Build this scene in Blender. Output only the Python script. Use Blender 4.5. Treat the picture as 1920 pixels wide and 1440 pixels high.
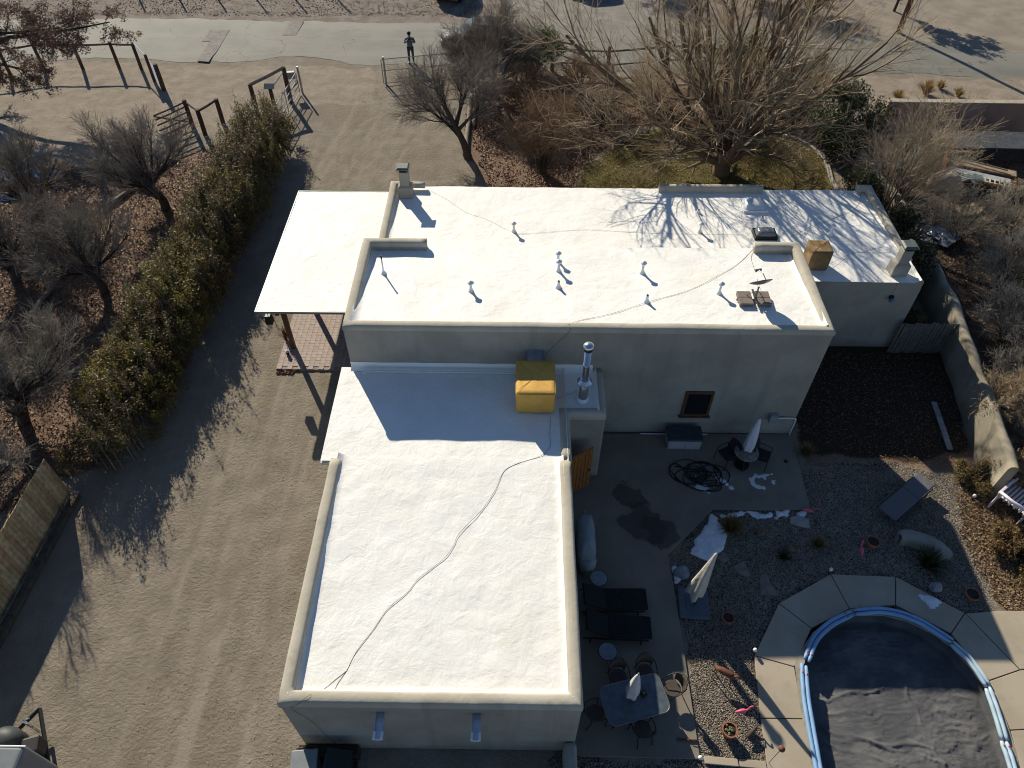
import bpy, bmesh, math, random
import numpy as np
from mathutils import Vector, Matrix

# ------------------------------------------------------------------ scene, camera, sky, sun
SC = bpy.context.scene
for o in list(bpy.data.objects):
    bpy.data.objects.remove(o)
COL = SC.collection
rad = math.radians

cd = bpy.data.cameras.new('camera')
cam = bpy.data.objects.new('camera', cd)
COL.objects.link(cam)
cd.sensor_width = 36.0
cd.lens = 1378.0 / 1920.0 * 36.0
cd.clip_end = 3000.0
cd.clip_start = 0.1
_p, _r, _y = rad(47.9), rad(0.30), rad(0.46)
fwd = Vector((-math.sin(_y) * math.cos(_p), math.cos(_y) * math.cos(_p), -math.sin(_p)))
right = Vector((math.cos(_y), math.sin(_y), 0.0))
up = right.cross(fwd)
c_, s_ = math.cos(_r), math.sin(_r)
right2 = right * c_ + up * s_
up2 = up * c_ - right * s_
cam.matrix_world = Matrix(((right2.x, up2.x, -fwd.x, 0.0), (right2.y, up2.y, -fwd.y, 0.0),
                           (right2.z, up2.z, -fwd.z, 20.0), (0, 0, 0, 1)))
SC.camera = cam

SUN_TO = Vector((-0.877, 1.616, 1.0)).normalized()      # direction towards the sun
ELEV = math.asin(SUN_TO.z)
AZ = math.atan2(SUN_TO.x, SUN_TO.y)
w = bpy.data.worlds.new('World')
SC.world = w
w.use_nodes = True
wn, wl = w.node_tree.nodes, w.node_tree.links
wn.clear()
sky = wn.new('ShaderNodeTexSky')
sky.sky_type = 'NISHITA'
sky.sun_disc = False
sky.sun_elevation = ELEV
sky.sun_rotation = AZ
sky.altitude = 1500
sky.air_density = 1.0
sky.dust_density = 0.1
sky.ozone_density = 3.0
bg = wn.new('ShaderNodeBackground')
bg.inputs['Strength'].default_value = 0.076
wo = wn.new('ShaderNodeOutputWorld')
wl.new(sky.outputs['Color'], bg.inputs['Color'])
wl.new(bg.outputs[0], wo.inputs['Surface'])
sl = bpy.data.lights.new('sun', 'SUN')
sl.energy = 5.0
sl.angle = rad(0.53)
sl.color = (1.0, 0.915, 0.75)
so = bpy.data.objects.new('sun', sl)
COL.objects.link(so)
so.location = (-20, 40, 40)
so.rotation_euler = SUN_TO.to_track_quat('Z', 'Y').to_euler()

SC.view_settings.view_transform = 'Standard'
SC.view_settings.look = 'None'
SC.view_settings.gamma = 1.0
SC.view_settings.use_curve_mapping = False
SC.view_settings.exposure = 0.40
SC.render.engine = 'CYCLES'
SC.cycles.max_bounces = 5
SC.cycles.pixel_filter_type = 'BLACKMAN_HARRIS'
SC.cycles.filter_width = 1.05
SC.cycles.transparent_max_bounces = 6

# ------------------------------------------------------------------ helpers
rng = np.random.default_rng(7)
random.seed(7)

def thing(name, label, cat, loc=(0, 0, 0), rz=0.0, group=None):
    o = bpy.data.objects.new(name, None)
    o.empty_display_size = 0.2
    COL.objects.link(o)
    o.location = loc
    o.rotation_euler = (0, 0, rz)
    return tag(o, label, cat, group)

def tag(o, label=None, cat=None, group=None, kind=None):
    if label: o['label'] = label
    if cat: o['category'] = cat
    if group: o['group'] = group
    if kind: o['kind'] = kind
    return o

def root_loc(o):
    while o.parent: o = o.parent
    return np.array(o.location)

def mesh_obj(name, me, m, parent=None, smooth=False):
    if m: me.materials.append(m)
    if smooth:
        me.polygons.foreach_set('use_smooth', np.ones(len(me.polygons), dtype=bool))
    o = bpy.data.objects.new(name, me)
    COL.objects.link(o)
    if parent: o.parent = parent
    return o

def np_mesh(name, V, F):
    """V (n,3), F (m,k) all faces with k corners"""
    me = bpy.data.meshes.new(name)
    V = np.ascontiguousarray(V, dtype=np.float32); F = np.ascontiguousarray(F, dtype=np.int32)
    me.vertices.add(len(V)); me.vertices.foreach_set('co', V.ravel())
    k = F.shape[1]
    me.loops.add(F.size); me.loops.foreach_set('vertex_index', F.ravel())
    me.polygons.add(len(F)); me.polygons.foreach_set('loop_start', np.arange(0, F.size, k, dtype=np.int32))
    me.polygons.foreach_set('loop_total', np.full(len(F), k, dtype=np.int32))
    me.update(calc_edges=True)
    return me

def np_obj(name, V, F, m, parent=None, smooth=False):
    if parent is not None: V = np.asarray(V) - root_loc(parent)
    return mesh_obj(name, np_mesh(name, V, F), m, parent, smooth)

class MB:
    def __init__(self): self.V = []; self.F = []
    def add(self, V, F):
        n = len(self.V)
        self.V += [tuple(map(float, v)) for v in V]
        self.F += [tuple(i + n for i in f) for f in F]
        return self
    def box(self, c, s, rz=0.0, rx=0.0, ry=0.0, taper=1.0):
        M = Matrix.Rotation(rz, 3, 'Z') @ Matrix.Rotation(ry, 3, 'Y') @ Matrix.Rotation(rx, 3, 'X')
        V = []
        for z in (-.5, .5):
            k = taper if z > 0 else 1.0
            for x, y in ((-.5, -.5), (.5, -.5), (.5, .5), (-.5, .5)):
                V.append(Vector(c) + M @ Vector((x * s[0] * k, y * s[1] * k, z * s[2])))
        return self.add(V, [(3, 2, 1, 0), (4, 5, 6, 7), (0, 1, 5, 4), (1, 2, 6, 5), (2, 3, 7, 6), (3, 0, 4, 7)])
    def prism(self, poly, z0, z1):
        n = len(poly)
        a = sum(poly[i][0] * poly[(i + 1) % n][1] - poly[(i + 1) % n][0] * poly[i][1] for i in range(n))
        if a < 0: poly = poly[::-1]
        V = [(p[0], p[1], z0) for p in poly] + [(p[0], p[1], z1) for p in poly]
        F = [tuple(range(n))[::-1], tuple(range(n, 2 * n))] + [(i, (i + 1) % n, n + (i + 1) % n, n + i) for i in range(n)]
        return self.add(V, F)
    def tube(self, pts, r, n=8, closed=False):
        pts = [Vector(p) for p in pts]
        m = len(pts)
        rr = [r] * m if not hasattr(r, '__len__') else r
        V = []; F = []; ref = None
        for i, p in enumerate(pts):
            if closed: t = (pts[(i + 1) % m] - pts[i - 1])
            else: t = (pts[min(i + 1, m - 1)] - pts[max(i - 1, 0)])
            t.normalize()
            if ref is None:
                ref = Vector((0, 0, 1)) if abs(t.z) < .9 else Vector((1, 0, 0))
            u = (ref - t * ref.dot(t)).normalized(); ref = u
            v = t.cross(u)
            for k in range(n):
                a = 2 * math.pi * k / n
                V.append(p + (u * math.cos(a) + v * math.sin(a)) * rr[i])
        for i in range(m if closed else m - 1):
            j = (i + 1) % m
            for k in range(n):
                F.append((i * n + k, i * n + (k + 1) % n, j * n + (k + 1) % n, j * n + k))
        if not closed:
            F.append(tuple(range(n))[::-1]); F.append(tuple((m - 1) * n + k for k in range(n)))
        return self.add(V, F)
    def lathe(self, prof, c=(0, 0, 0), n=16, sx=1.0, sy=1.0, wob=0.0):
        V = []; F = []
        m = len(prof)
        for (r, z) in prof:
            for k in range(n):
                a = 2 * math.pi * k / n
                q = r * (1 + wob * math.sin(3 * a + z * 7) + wob * math.sin(5 * a - z * 4) * .6)
                V.append((c[0] + q * sx * math.cos(a), c[1] + q * sy * math.sin(a), c[2] + z))
        for i in range(m - 1):
            for k in range(n):
                F.append((i * n + k, i * n + (k + 1) % n, (i + 1) * n + (k + 1) % n, (i + 1) * n + k))
        F.append(tuple(range(n))[::-1]); F.append(tuple((m - 1) * n + k for k in range(n)))
        return self.add(V, F)
    def build(self, name, m, parent=None, smooth=False, bevel=0.0, world=False, seg=2):
        V = self.V
        if world and parent is not None:
            L = root_loc(parent)
            V = [(v[0] - L[0], v[1] - L[1], v[2] - L[2]) for v in V]
        me = bpy.data.meshes.new(name)
        me.from_pydata(V, [], self.F)
        me.update()
        o = mesh_obj(name, me, m, parent, smooth)
        if bevel:
            b = o.modifiers.new('bevel', 'BEVEL'); b.width = bevel; b.segments = seg; b.limit_method = 'ANGLE'
            b.angle_limit = rad(40)
        return o

def copy_tree(o, parent=None, loc=None, rz=None, label=None):
    c = o.copy(); COL.objects.link(c); c.parent = parent
    for k in list(c.keys()):
        pass
    for ch in list(o.children): copy_tree(ch, c)
    if loc is not None: c.location = loc
    if rz is not None: c.rotation_euler = (0, 0, rz)
    if label: c['label'] = label
    return c

def vnoise(x, y, s=0):
    x = np.asarray(x, dtype=np.float64); y = np.asarray(y, dtype=np.float64)
    xi = np.floor(x).astype(np.int64); yi = np.floor(y).astype(np.int64)
    xf = x - xi; yf = y - yi
    def h(a, b):
        n = (a * 374761393 + b * 668265263 + s * 974711) & 0xffffffff
        n = ((n ^ (n >> 13)) * 1274126177) & 0xffffffff
        n = n ^ (n >> 16)
        return (n & 0xffff) / 65535.0
    u = xf * xf * (3 - 2 * xf); v = yf * yf * (3 - 2 * yf)
    return (h(xi, yi) * (1 - u) + h(xi + 1, yi) * u) * (1 - v) + (h(xi, yi + 1) * (1 - u) + h(xi + 1, yi + 1) * u) * v

def fbm(x, y, s=0, o=4):
    t = 0; a = .5
    for i in range(o):
        t = t + a * vnoise(x, y, s + i); x = x * 2.03 + 1.7; y = y * 2.03 + 5.1; a *= .5
    return t            # about 0..0.94

def inpoly(x, y, poly):
    x = np.asarray(x); y = np.asarray(y)
    r = np.zeros(x.shape, bool); n = len(poly)
    for i in range(n):
        x1, y1 = poly[i]; x2, y2 = poly[(i + 1) % n]
        c = ((y1 > y) != (y2 > y)) & (x < (x2 - x1) * (y - y1) / (y2 - y1 + 1e-12) + x1)
        r ^= c
    return r

def resample(path, step, closed=False):
    P = [np.array(p, float) for p in path]
    if closed: P = P + [P[0]]
    out = []
    for a, b in zip(P[:-1], P[1:]):
        n = max(1, int(np.linalg.norm(b - a) / step))
        for i in range(n): out.append(a + (b - a) * i / n)
    if not closed: out.append(P[-1])
    return out

def smooth_path(P, n=6):
    """Catmull-Rom through the points"""
    P = [np.array(p, float) for p in P]
    Q = [2 * P[0] - P[1]] + P + [2 * P[-1] - P[-2]]
    out = []
    for i in range(1, len(Q) - 2):
        for k in range(n):
            t = k / n
            out.append(.5 * ((2 * Q[i]) + (-Q[i - 1] + Q[i + 1]) * t + (2 * Q[i - 1] - 5 * Q[i] + 4 * Q[i + 1] - Q[i + 2]) * t * t
                             + (-Q[i - 1] + 3 * Q[i] - 3 * Q[i + 1] + Q[i + 2]) * t ** 3))
    out.append(P[-1])
    return out

# ------------------------------------------------------------------ materials
def nodes(name):
    m = bpy.data.materials.new(name); m.use_nodes = True
    nt = m.node_tree
    return m, nt, nt.nodes['Principled BSDF'], nt.nodes, nt.links

def lerp_col(nt, fac, a, b):
    mx = nt.nodes.new('ShaderNodeMix'); mx.data_type = 'RGBA'
    for sck, v in (('A', a), ('B', b)):
        i = [s for s in mx.inputs if s.name == sck and s.type == 'RGBA'][0]
        if isinstance(v, (tuple, list)): i.default_value = (*v[:3], 1)
        else: nt.links.new(v, i)
    f = mx.inputs['Factor']
    if isinstance(fac, (int, float)): f.default_value = fac
    else: nt.links.new(fac, f)
    return [s for s in mx.outputs if s.type == 'RGBA'][0]

def noise(nt, vec, scale, detail=4, rough=.55, dist=0.0):
    n = nt.nodes.new('ShaderNodeTexNoise'); n.inputs['Scale'].default_value = scale
    n.inputs['Detail'].default_value = detail; n.inputs['Roughness'].default_value = rough
    n.inputs['Distortion'].default_value = dist
    if vec is not None: nt.links.new(vec, n.inputs['Vector'])
    return n.outputs['Fac']

def ramp(nt, fac, lo, hi, a=0.0, b=1.0):
    r = nt.nodes.new('ShaderNodeMapRange'); r.inputs['From Min'].default_value = lo; r.inputs['From Max'].default_value = hi
    r.inputs['To Min'].default_value = a; r.inputs['To Max'].default_value = b; r.interpolation_type = 'SMOOTHSTEP'
    nt.links.new(fac, r.inputs['Value']); return r.outputs[0]

def math_n(nt, op, a, b=None):
    m = nt.nodes.new('ShaderNodeMath'); m.operation = op
    for i, v in enumerate((a, b)):
        if v is None: continue
        if isinstance(v, (int, float)): m.inputs[i].default_value = v
        else: nt.links.new(v, m.inputs[i])
    return m.outputs[0]

def bump(nt, bsdf, h, strength, dist=0.02, prev=None):
    b = nt.nodes.new('ShaderNodeBump'); b.inputs['Strength'].default_value = strength; b.inputs['Distance'].default_value = dist
    nt.links.new(h, b.inputs['Height'])
    if prev is not None: nt.links.new(prev, b.inputs['Normal'])
    nt.links.new(b.outputs[0], bsdf.inputs['Normal'])
    return b.outputs[0]

def objco(nt):
    return nt.nodes.new('ShaderNodeTexCoord').outputs['Object']

def sc(c, k): return tuple(min(1, max(0, x * k)) for x in c)

MATS = {}
def mat(name, col, rough=.8, var=.18, scale=5.0, bmp=.0, bscale=40.0, bdist=.01, metal=0.0, spec=.3, island=0.0, dirt=None, dirtamt=.5):
    if name in MATS: return MATS[name]
    m, nt, b, N, L = nodes(name)
    oc = objco(nt)
    f = noise(nt, oc, scale, 5)
    c = lerp_col(nt, ramp(nt, f, .3, .7), sc(col, 1 - var), sc(col, 1 + var))
    if island:
        g = N.new('ShaderNodeNewGeometry')
        k = ramp(nt, g.outputs['Random Per Island'], 0, 1, 1 - island, 1 + island)
        h = N.new('ShaderNodeHueSaturation'); L.new(k, h.inputs['Value']); L.new(c, h.inputs['Color'])
        c = h.outputs[0]
    if dirt:
        f2 = noise(nt, oc, scale * .37, 6, .65)
        c = lerp_col(nt, ramp(nt, f2, .45, .75, 0, dirtamt), c, dirt)
    L.new(c, b.inputs['Base Color'])
    b.inputs['Roughness'].default_value = rough
    b.inputs['Metallic'].default_value = metal
    b.inputs['Specular IOR Level'].default_value = spec
    if bmp:
        bump(nt, b, noise(nt, oc, bscale, 4), bmp, bdist)
    MATS[name] = m
    return m

def leafmat(name, a, b_, trans=.3, brown=None, rough=.55):
    m, nt, b, N, L = nodes(name)
    g = N.new('ShaderNodeNewGeometry')
    r = g.outputs['Random Per Island']
    c = lerp_col(nt, r, a, b_)
    if brown:
        f = noise(nt, g.outputs['Position'], .9, 3)
        c = lerp_col(nt, ramp(nt, f, .48, .62, 0, .8), c, brown)
    L.new(c, b.inputs['Base Color']); b.inputs['Roughness'].default_value = rough; b.inputs['Specular IOR Level'].default_value = .25
    t = N.new('ShaderNodeBsdfTranslucent'); L.new(c, t.inputs['Color'])
    mx = N.new('ShaderNodeMixShader'); mx.inputs[0].default_value = trans
    L.new(b.outputs[0], mx.inputs[1]); L.new(t.outputs[0], mx.inputs[2])
    L.new(mx.outputs[0], N['Material Output'].inputs['Surface'])
    MATS[name] = m
    return m

def barkmat(name, col, tip, var=.3):
    m, nt, b, N, L = nodes(name)
    g = N.new('ShaderNodeNewGeometry')
    r = g.outputs['Random Per Island']
    c = lerp_col(nt, r, sc(col, 1 - var), sc(tip, 1 + var))
    f = noise(nt, objco(nt), 9, 5)
    c = lerp_col(nt, ramp(nt, f, .35, .7, 0, .45), c, sc(col, .6))
    L.new(c, b.inputs['Base Color']); b.inputs['Roughness'].default_value = .85; b.inputs['Specular IOR Level'].default_value = .2
    bump(nt, b, noise(nt, objco(nt), 30, 4), .5, .02)
    MATS[name] = m
    return m

# ------------------------------------------------------------------ ground
POOL = [(7.71, 7.81), (7.99, 8.22), (8.43, 8.71), (9.12, 9.19), (9.73, 9.43), (10.61, 9.44), (11.23, 9.27), (11.8, 8.94),
        (12.24, 8.53), (12.57, 7.9), (12.77, 7.3), (12.76, 6.48), (12.69, 5.71), (12.59, 5.34), (12.5, 4.3), (11.8, 3.2), (10.2, 2.8), (8.6, 3.2), (7.7, 4.2),
        (7.52, 5.4), (7.59, 6.68)]
def grow(poly, d):
    c = np.mean(np.array(poly), axis=0)
    out = []
    for p in poly:
        v = np.array(p) - c; l = np.linalg.norm(v)
        out.append(tuple(c + v * (l + d) / l))
    return out

fx = np.arange(-42, 42.01, .2); fy_ = np.arange(-4, 62.01, .2)
gx = np.concatenate([[-1500, -600, -250, -120, -80, -55], fx, [55, 80, 120, 250, 600, 1500]])
gy = np.concatenate([[-600, -250, -120, -60, -25, -10], fy_, [68, 80, 100, 140, 250, 600, 1500]])
X, Y = np.meshgrid(gx, gy)
def soft(poly, k=3):
    m = inpoly(X + (fbm(X * 1.1, Y * 1.1, 5) - .47) * 1.2, Y + (fbm(X * 1.1, Y * 1.1, 9) - .47) * 1.2, poly).astype(float)
    for _ in range(k):
        p = np.pad(m, 1, mode='edge')
        m = (p[1:-1, 1:-1] * 2 + p[:-2, 1:-1] + p[2:, 1:-1] + p[1:-1, :-2] + p[1:-1, 2:]) / 6
    return m
litter = soft([(-33.23, 31.31), (-25.43, 31.44), (-22.97, 32.45), (-18.91, 31.56), (-17.44, 33.55), (-15.16, 35.17), (-13.53, 36.58), (-12.99, 33.13), (-13.34, 29.38), (-13.32, 21.3), (-13.81, 17.35), (-13.7, 14.06), (-14.93, 13.61), (-15.25, 12.39), (-20.82, 11.54)])
litter = np.maximum(litter, soft([(-2.96, 35.93), (-2.42, 41.03), (1.76, 42.11), (9.44, 41.26), (15.23, 39.78), (17.22, 38.3), (19.22, 36.34), (17.73, 31.73), (15.9, 32.17), (15.58, 34.4), (14.03, 35.97), (9.4, 37), (6.24, 36.94), (4.65, 34.99), (3, 32.42), (2.2, 28.79), (-1.01, 28.73), (-1.91, 32.34), (-2.51, 33.82)]))
litter = np.maximum(litter, .9 * soft([(9.66, 15.86), (11.75, 20.19), (16.6, 20.56), (15.61, 14.26), (13.05, 14.49), (9.7, 14.57)]))
side_dark = soft([(9.6, 15.2), (9.6, 20.4), (16.6, 20.4), (15.9, 16.5), (15.4, 15.0), (13.5, 14.75), (11, 14.8)])  # side yard zone, ground colour taken down to near black
track = np.zeros_like(X)
for x0_, bend, ph, w_, st_ in ((-10.3, .5, .2, .17, .9), (-8.7, .5, .2, .17, .9), (-9.2, .9, 1.4, .14, .6), (-7.6, .9, 1.4, .14, .6), (-8.2, .35, 2.6, .2, .8), (-6.7, .35, 2.6, .2, .8), (-11.2, 1.2, .9, .13, .5)):
    cxx = x0_ + bend * np.sin(Y * .11 + ph) + np.clip((Y - 30) / 8, 0, 1) * 1.6
    track = np.maximum(track, st_ * np.exp(-((X - cxx) / w_) ** 2) * (.45 + .8 * fbm(X * .6, Y * .25, 55)))
for cx_, cy_, r_ in ((-15.5, 2.0, 9.5), (-15.5, 2.0, 8.0), (-4.5, 34.5, 4.6), (-4.5, 34.5, 3.2)):      # turning arcs
    track = np.maximum(track, .6 * np.exp(-((np.hypot(X - cx_, Y - cy_) - r_) / .15) ** 2) * (vnoise(X * .5, Y * .5, 63) > .38))
track *= np.clip((42 - Y) / 5, 0, 1) * ((X > -13.2) & (X < -3)) * np.where(X > -5.6, np.clip((Y - 27) / 2, 0, 1), 1)
bed = soft([(14.81, 14.47), (19.79, 15.2), (16.54, 8.98), (14.19, 9.42), (13.89, 10.93), (13.83, 12.41)])
gravel = soft([(9.53, 14.61), (13.03, 14.44), (14.64, 14.04), (13.79, 9.58), (14.62, 7.19), (16, 0), (1.0, 0), (1.0, 5.45), (4.69, 5.43), (4.63, 11.16), (6.36, 12.73), (9.25, 12.8)])
sand = soft([(-47.66, 43.94), (-31.52, 44.11), (-23.63, 43.83), (-8.75, 43.42), (-8.1, 38.73), (-11.17, 39.28), (-14.1, 36.57), (-18.78, 35.1), (-22.91, 32.95), (-25.65, 31.92), (-38.42, 31.22)])
sand = np.maximum(sand, soft([(18.56, 43.11), (41.08, 41.87), (39.07, 38.71), (20.86, 39.58), (15.68, 39.17)]))
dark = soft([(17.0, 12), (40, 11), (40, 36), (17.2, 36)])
lawnm = soft([(2.98, 31.94), (4.61, 34.46), (6.18, 36.38), (9.36, 36.71), (13.99, 35.8), (15.4, 34.24), (15.43, 31.45), (14.62, 29), (3.2, 28.81)])
far = (Y > 49.6).astype(float)
Z = (fbm(X * .35, Y * .35, 21) - .47) * .07 + (fbm(X * 1.6, Y * 1.6, 33) - .47) * .035 + (vnoise(X * 3.1, Y * 3.1, 41) - .5) * .018
Z *= np.clip((46 - np.hypot(X, Y - 28)) / 8, .15, 1)
calm = np.clip((X - 3.2) / 2, 0, 1) * np.clip((19 - Y) / 2, 0, 1)
Z *= 1 - .75 * calm
Z = np.where((Y > 43) & (Y < 51.5), Z * .2 - .012, Z)
# wheel ruts up the drive
for cx, ph in ((-9.6, 0.3), (-7.9, .8)):
    d = X - (cx + .35 * np.sin(Y * .16 + ph))
    Z -= .02 * np.exp(-(d / .22) ** 2) * np.clip((38 - Y) / 4, 0, 1) * np.clip((Y - 1) / 4, 0, 1)
nx, ny = len(gx), len(gy)
V = np.stack([X.ravel(), Y.ravel(), Z.ravel()], 1)
ii = np.arange(nx * ny).reshape(ny, nx)
F = np.stack([ii[:-1, :-1].ravel(), ii[:-1, 1:].ravel(), ii[1:, 1:].ravel(), ii[1:, :-1].ravel()], 1)
cen = V[F].mean(1)
F = F[~inpoly(cen[:, 0], cen[:, 1], grow(POOL, .28))]
gme = np_mesh('ground', V, F)
for nm, ch in (('zone', (litter, gravel, sand)), ('zone_b', (dark, lawnm, np.maximum(far, 0) )), ('zone_c', (bed, side_dark, track))):
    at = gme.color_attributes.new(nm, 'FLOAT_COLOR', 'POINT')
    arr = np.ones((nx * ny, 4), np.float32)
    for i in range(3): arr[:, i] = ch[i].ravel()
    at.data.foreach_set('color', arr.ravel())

def ground_mat():
    m, nt, b, N, L = nodes('ground_soil')
    pos = N.new('ShaderNodeNewGeometry').outputs['Position']
    def att(n):
        a = N.new('ShaderNodeAttribute'); a.attribute_name = n
        s = N.new('ShaderNodeSeparateColor'); L.new(a.outputs['Color'], s.inputs[0]); return s.outputs
    z1, z2, z3 = att('zone'), att('zone_b'), att('zone_c')
    n1 = noise(nt, pos, 1.3, 6, .6); n2 = noise(nt, pos, 9, 5, .65); n3 = noise(nt, pos, 34, 4, .6); nb = noise(nt, pos, .30, 5, .6)
    mp = N.new('ShaderNodeMapping'); mp.inputs['Scale'].default_value = (1.7, .13, 1); L.new(pos, mp.inputs[0])
    st = noise(nt, mp.outputs[0], 1.0, 5, .6, .4)
    c = lerp_col(nt, ramp(nt, n1, .33, .68), (.195, .167, .128), (.256, .220, .174))
    c = lerp_col(nt, ramp(nt, st, .48, .70, 0, .40), c, (.285, .242, .198))
    c = lerp_col(nt, ramp(nt, nb, .47, .62, 0, .6), c, (.200, .162, .121))
    c = lerp_col(nt, ramp(nt, n3, .56, .75, 0, .5), c, (.36, .32, .27))
    tf = math_n(nt, 'ADD', z3[2], math_n(nt, 'MULTIPLY', math_n(nt, 'SUBTRACT', n2, .5), .8))
    c = lerp_col(nt, ramp(nt, tf, .25, .75, 0, .55), c, lerp_col(nt, ramp(nt, nb, .42, .58), (.170, .136, .100), (.30, .262, .212)))
    def mixin(c, z, col, lo=.38, hi=.6):
        f = math_n(nt, 'ADD', z, math_n(nt, 'MULTIPLY', math_n(nt, 'SUBTRACT', n2, .5), .9))
        return lerp_col(nt, ramp(nt, f, lo, hi), c, col)
    sandc = lerp_col(nt, ramp(nt, n1, .3, .7), (.235, .192, .148), (.310, .262, .208))
    c = mixin(c, z1[2], sandc)
    farc = lerp_col(nt, ramp(nt, n1, .35, .65), (.20, .158, .128), (.27, .235, .20))
    farc = lerp_col(nt, ramp(nt, n3, .45, .7, 0, .7), farc, (.10, .08, .065))
    c = mixin(c, z2[2], farc)
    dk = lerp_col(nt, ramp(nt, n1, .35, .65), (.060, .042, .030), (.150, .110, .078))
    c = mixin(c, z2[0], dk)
    lit = lerp_col(nt, ramp(nt, n2, .3, .7), (.125, .080, .055), (.24, .165, .118))
    lit = lerp_col(nt, ramp(nt, n3, .5, .72, 0, .8), lit, (.27, .19, .135))
    c = mixin(c, z1[0], lit)
    lw = lerp_col(nt, ramp(nt, n2, .3, .7), (.105, .088, .034), (.175, .142, .062))
    c = mixin(c, z2[1], lw)
    vo = N.new('ShaderNodeTexVoronoi'); vo.inputs['Scale'].default_value = 26; L.new(pos, vo.inputs['Vector'])
    sp = N.new('ShaderNodeSeparateColor'); L.new(vo.outputs['Color'], sp.inputs[0])
    gr = lerp_col(nt, sp.outputs[0], (.13, .108, .086), (.30, .26, .21))
    gr = lerp_col(nt, ramp(nt, vo.outputs['Distance'], .3, .75), gr, (.045, .038, .032))
    c = mixin(c, z1[1], gr)
    bd = lerp_col(nt, ramp(nt, n3, .3, .7), (.085, .052, .028), (.24, .175, .10))
    c = mixin(c, z3[0], bd)
    sidec = lerp_col(nt, ramp(nt, n2, .3, .7), (.030, .022, .016), (.062, .044, .030))
    c = mixin(c, z3[1], sidec)
    L.new(c, b.inputs['Base Color']); b.inputs['Roughness'].default_value = .95; b.inputs['Specular IOR Level'].default_value = .12
    mp2 = N.new('ShaderNodeMapping'); mp2.inputs['Rotation'].default_value = (0, 0, .5); mp2.inputs['Scale'].default_value = (1, 1.25, 1); L.new(pos, mp2.inputs[0])
    h = math_n(nt, 'ADD', math_n(nt, 'MULTIPLY', noise(nt, mp2.outputs[0], 7.5, 6, .68, .3), 1.0), math_n(nt, 'MULTIPLY', n3, .22))
    tb = math_n(nt, 'SUBTRACT', 1.0, math_n(nt, 'MULTIPLY', z3[2], .7))
    p = bump(nt, b, math_n(nt, 'MULTIPLY', h, tb), .7, .08)
    hv = math_n(nt, 'MULTIPLY', math_n(nt, 'SUBTRACT', 1.0, vo.outputs['Distance']), z1[1])
    bump(nt, b, hv, .8, .02, p)
    return m
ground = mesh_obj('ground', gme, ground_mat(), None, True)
tag(ground, 'bare earth drive, leafy planting ground and gravel yard', None, None, 'structure')

# ------------------------------------------------------------------ road
def road_mat():
    m, nt, b, N, L = nodes('old_asphalt')
    pos = N.new('ShaderNodeNewGeometry').outputs['Position']
    n1 = noise(nt, pos, .5, 5); n3 = noise(nt, pos, 40, 3)
    mp = N.new('ShaderNodeMapping'); mp.inputs['Scale'].default_value = (.05, 1.1, 1); L.new(pos, mp.inputs[0])
    st = noise(nt, mp.outputs[0], 1.0, 3)
    c = lerp_col(nt, ramp(nt, n1, .35, .65), (.16, .154, .131), (.196, .188, .16))
    c = lerp_col(nt, ramp(nt, st, .5, .62, 0, .5), c, (.215, .206, .175))
    c = lerp_col(nt, ramp(nt, n3, .5, .75, 0, .5), c, (.10, .095, .085))
    vo = N.new('ShaderNodeTexVoronoi'); vo.feature = 'DISTANCE_TO_EDGE'; vo.inputs['Scale'].default_value = .16
    L.new(math_vec(nt, pos, .35), vo.inputs['Vector'])
    c = lerp_col(nt, ramp(nt, vo.outputs['Distance'], .0, .004, .75, 0), c, (.055, .05, .045))
    L.new(c, b.inputs['Base Color']); b.inputs['Roughness'].default_value = .8; b.inputs['Specular IOR Level'].default_value = .3
    bump(nt, b, n3, .3, .01)
    return m
def math_vec(nt, pos, amt):
    n = nt.nodes.new('ShaderNodeTexNoise'); n.inputs['Scale'].default_value = .6; n.inputs['Detail'].default_value = 4; nt.links.new(pos, n.inputs['Vector'])
    mx = nt.nodes.new('ShaderNodeVectorMath'); mx.operation = 'MULTIPLY_ADD'; mx.inputs[1].default_value = (3, 3, 0)
    nt.links.new(n.outputs['Color'], mx.inputs[0]); nt.links.new(pos, mx.inputs[2]); return mx.outputs[0]
near = [(-400, 47), (-60, 46.2), (-31.24, 43.54), (-27.65, 44.19), (-23.89, 44.55), (-20.47, 44.04), (-16.89, 43.97), (-13.56, 45.05), (-8.81, 43.84), (-5.58, 43.76), (0.83, 43.6), (9.74, 43.36), (18.72, 43.67), (23.08, 43.41), (29.74, 42.71), (60, 41.5), (400, 35)]
farr = [(-400, 51.5), (-60, 50.6), (-34.38, 50.06), (-25.95, 50.24), (-13.21, 50.16), (-6.14, 49.96), (0.88, 49.77), (10.64, 49.63), (21.59, 49.03), (26.6, 47.69), (31.41, 46.4), (60, 46.5), (400, 41)]
def edge(pts, s):
    P = resample(pts, .35 if s else .35)
    out = []
    for p in P:
        a = (fbm(p[0] * .5, s * 9.1, 3) - .47) * .7 + (vnoise(p[0] * 2.6, s * 3.3, 6) - .5) * .28 if abs(p[0]) < 70 else 0
        out.append((p[0], p[1] + float(a)))
    return out
A = edge(near, 1); B = edge(farr, 2)
NX = 420; xs = np.concatenate([[-400, -150, -80], np.linspace(-50, 50, NX), [80, 150, 400]])
ya = np.interp(xs, [p[0] for p in A], [p[1] for p in A]); yb = np.interp(xs, [p[0] for p in B], [p[1] for p in B])
rows = 9
V = []; F = []
for j in range(rows):
    t = j / (rows - 1)
    zc = .035 * (1 - (2 * t - 1) ** 2) + (.022 if 0 < j < rows - 1 else .0)
    V.append(np.stack([xs, ya + (yb - ya) * t, np.full(len(xs), zc)], 1))
V = np.concatenate(V); n = len(xs)
ii = np.arange(rows * n).reshape(rows, n)
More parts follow.
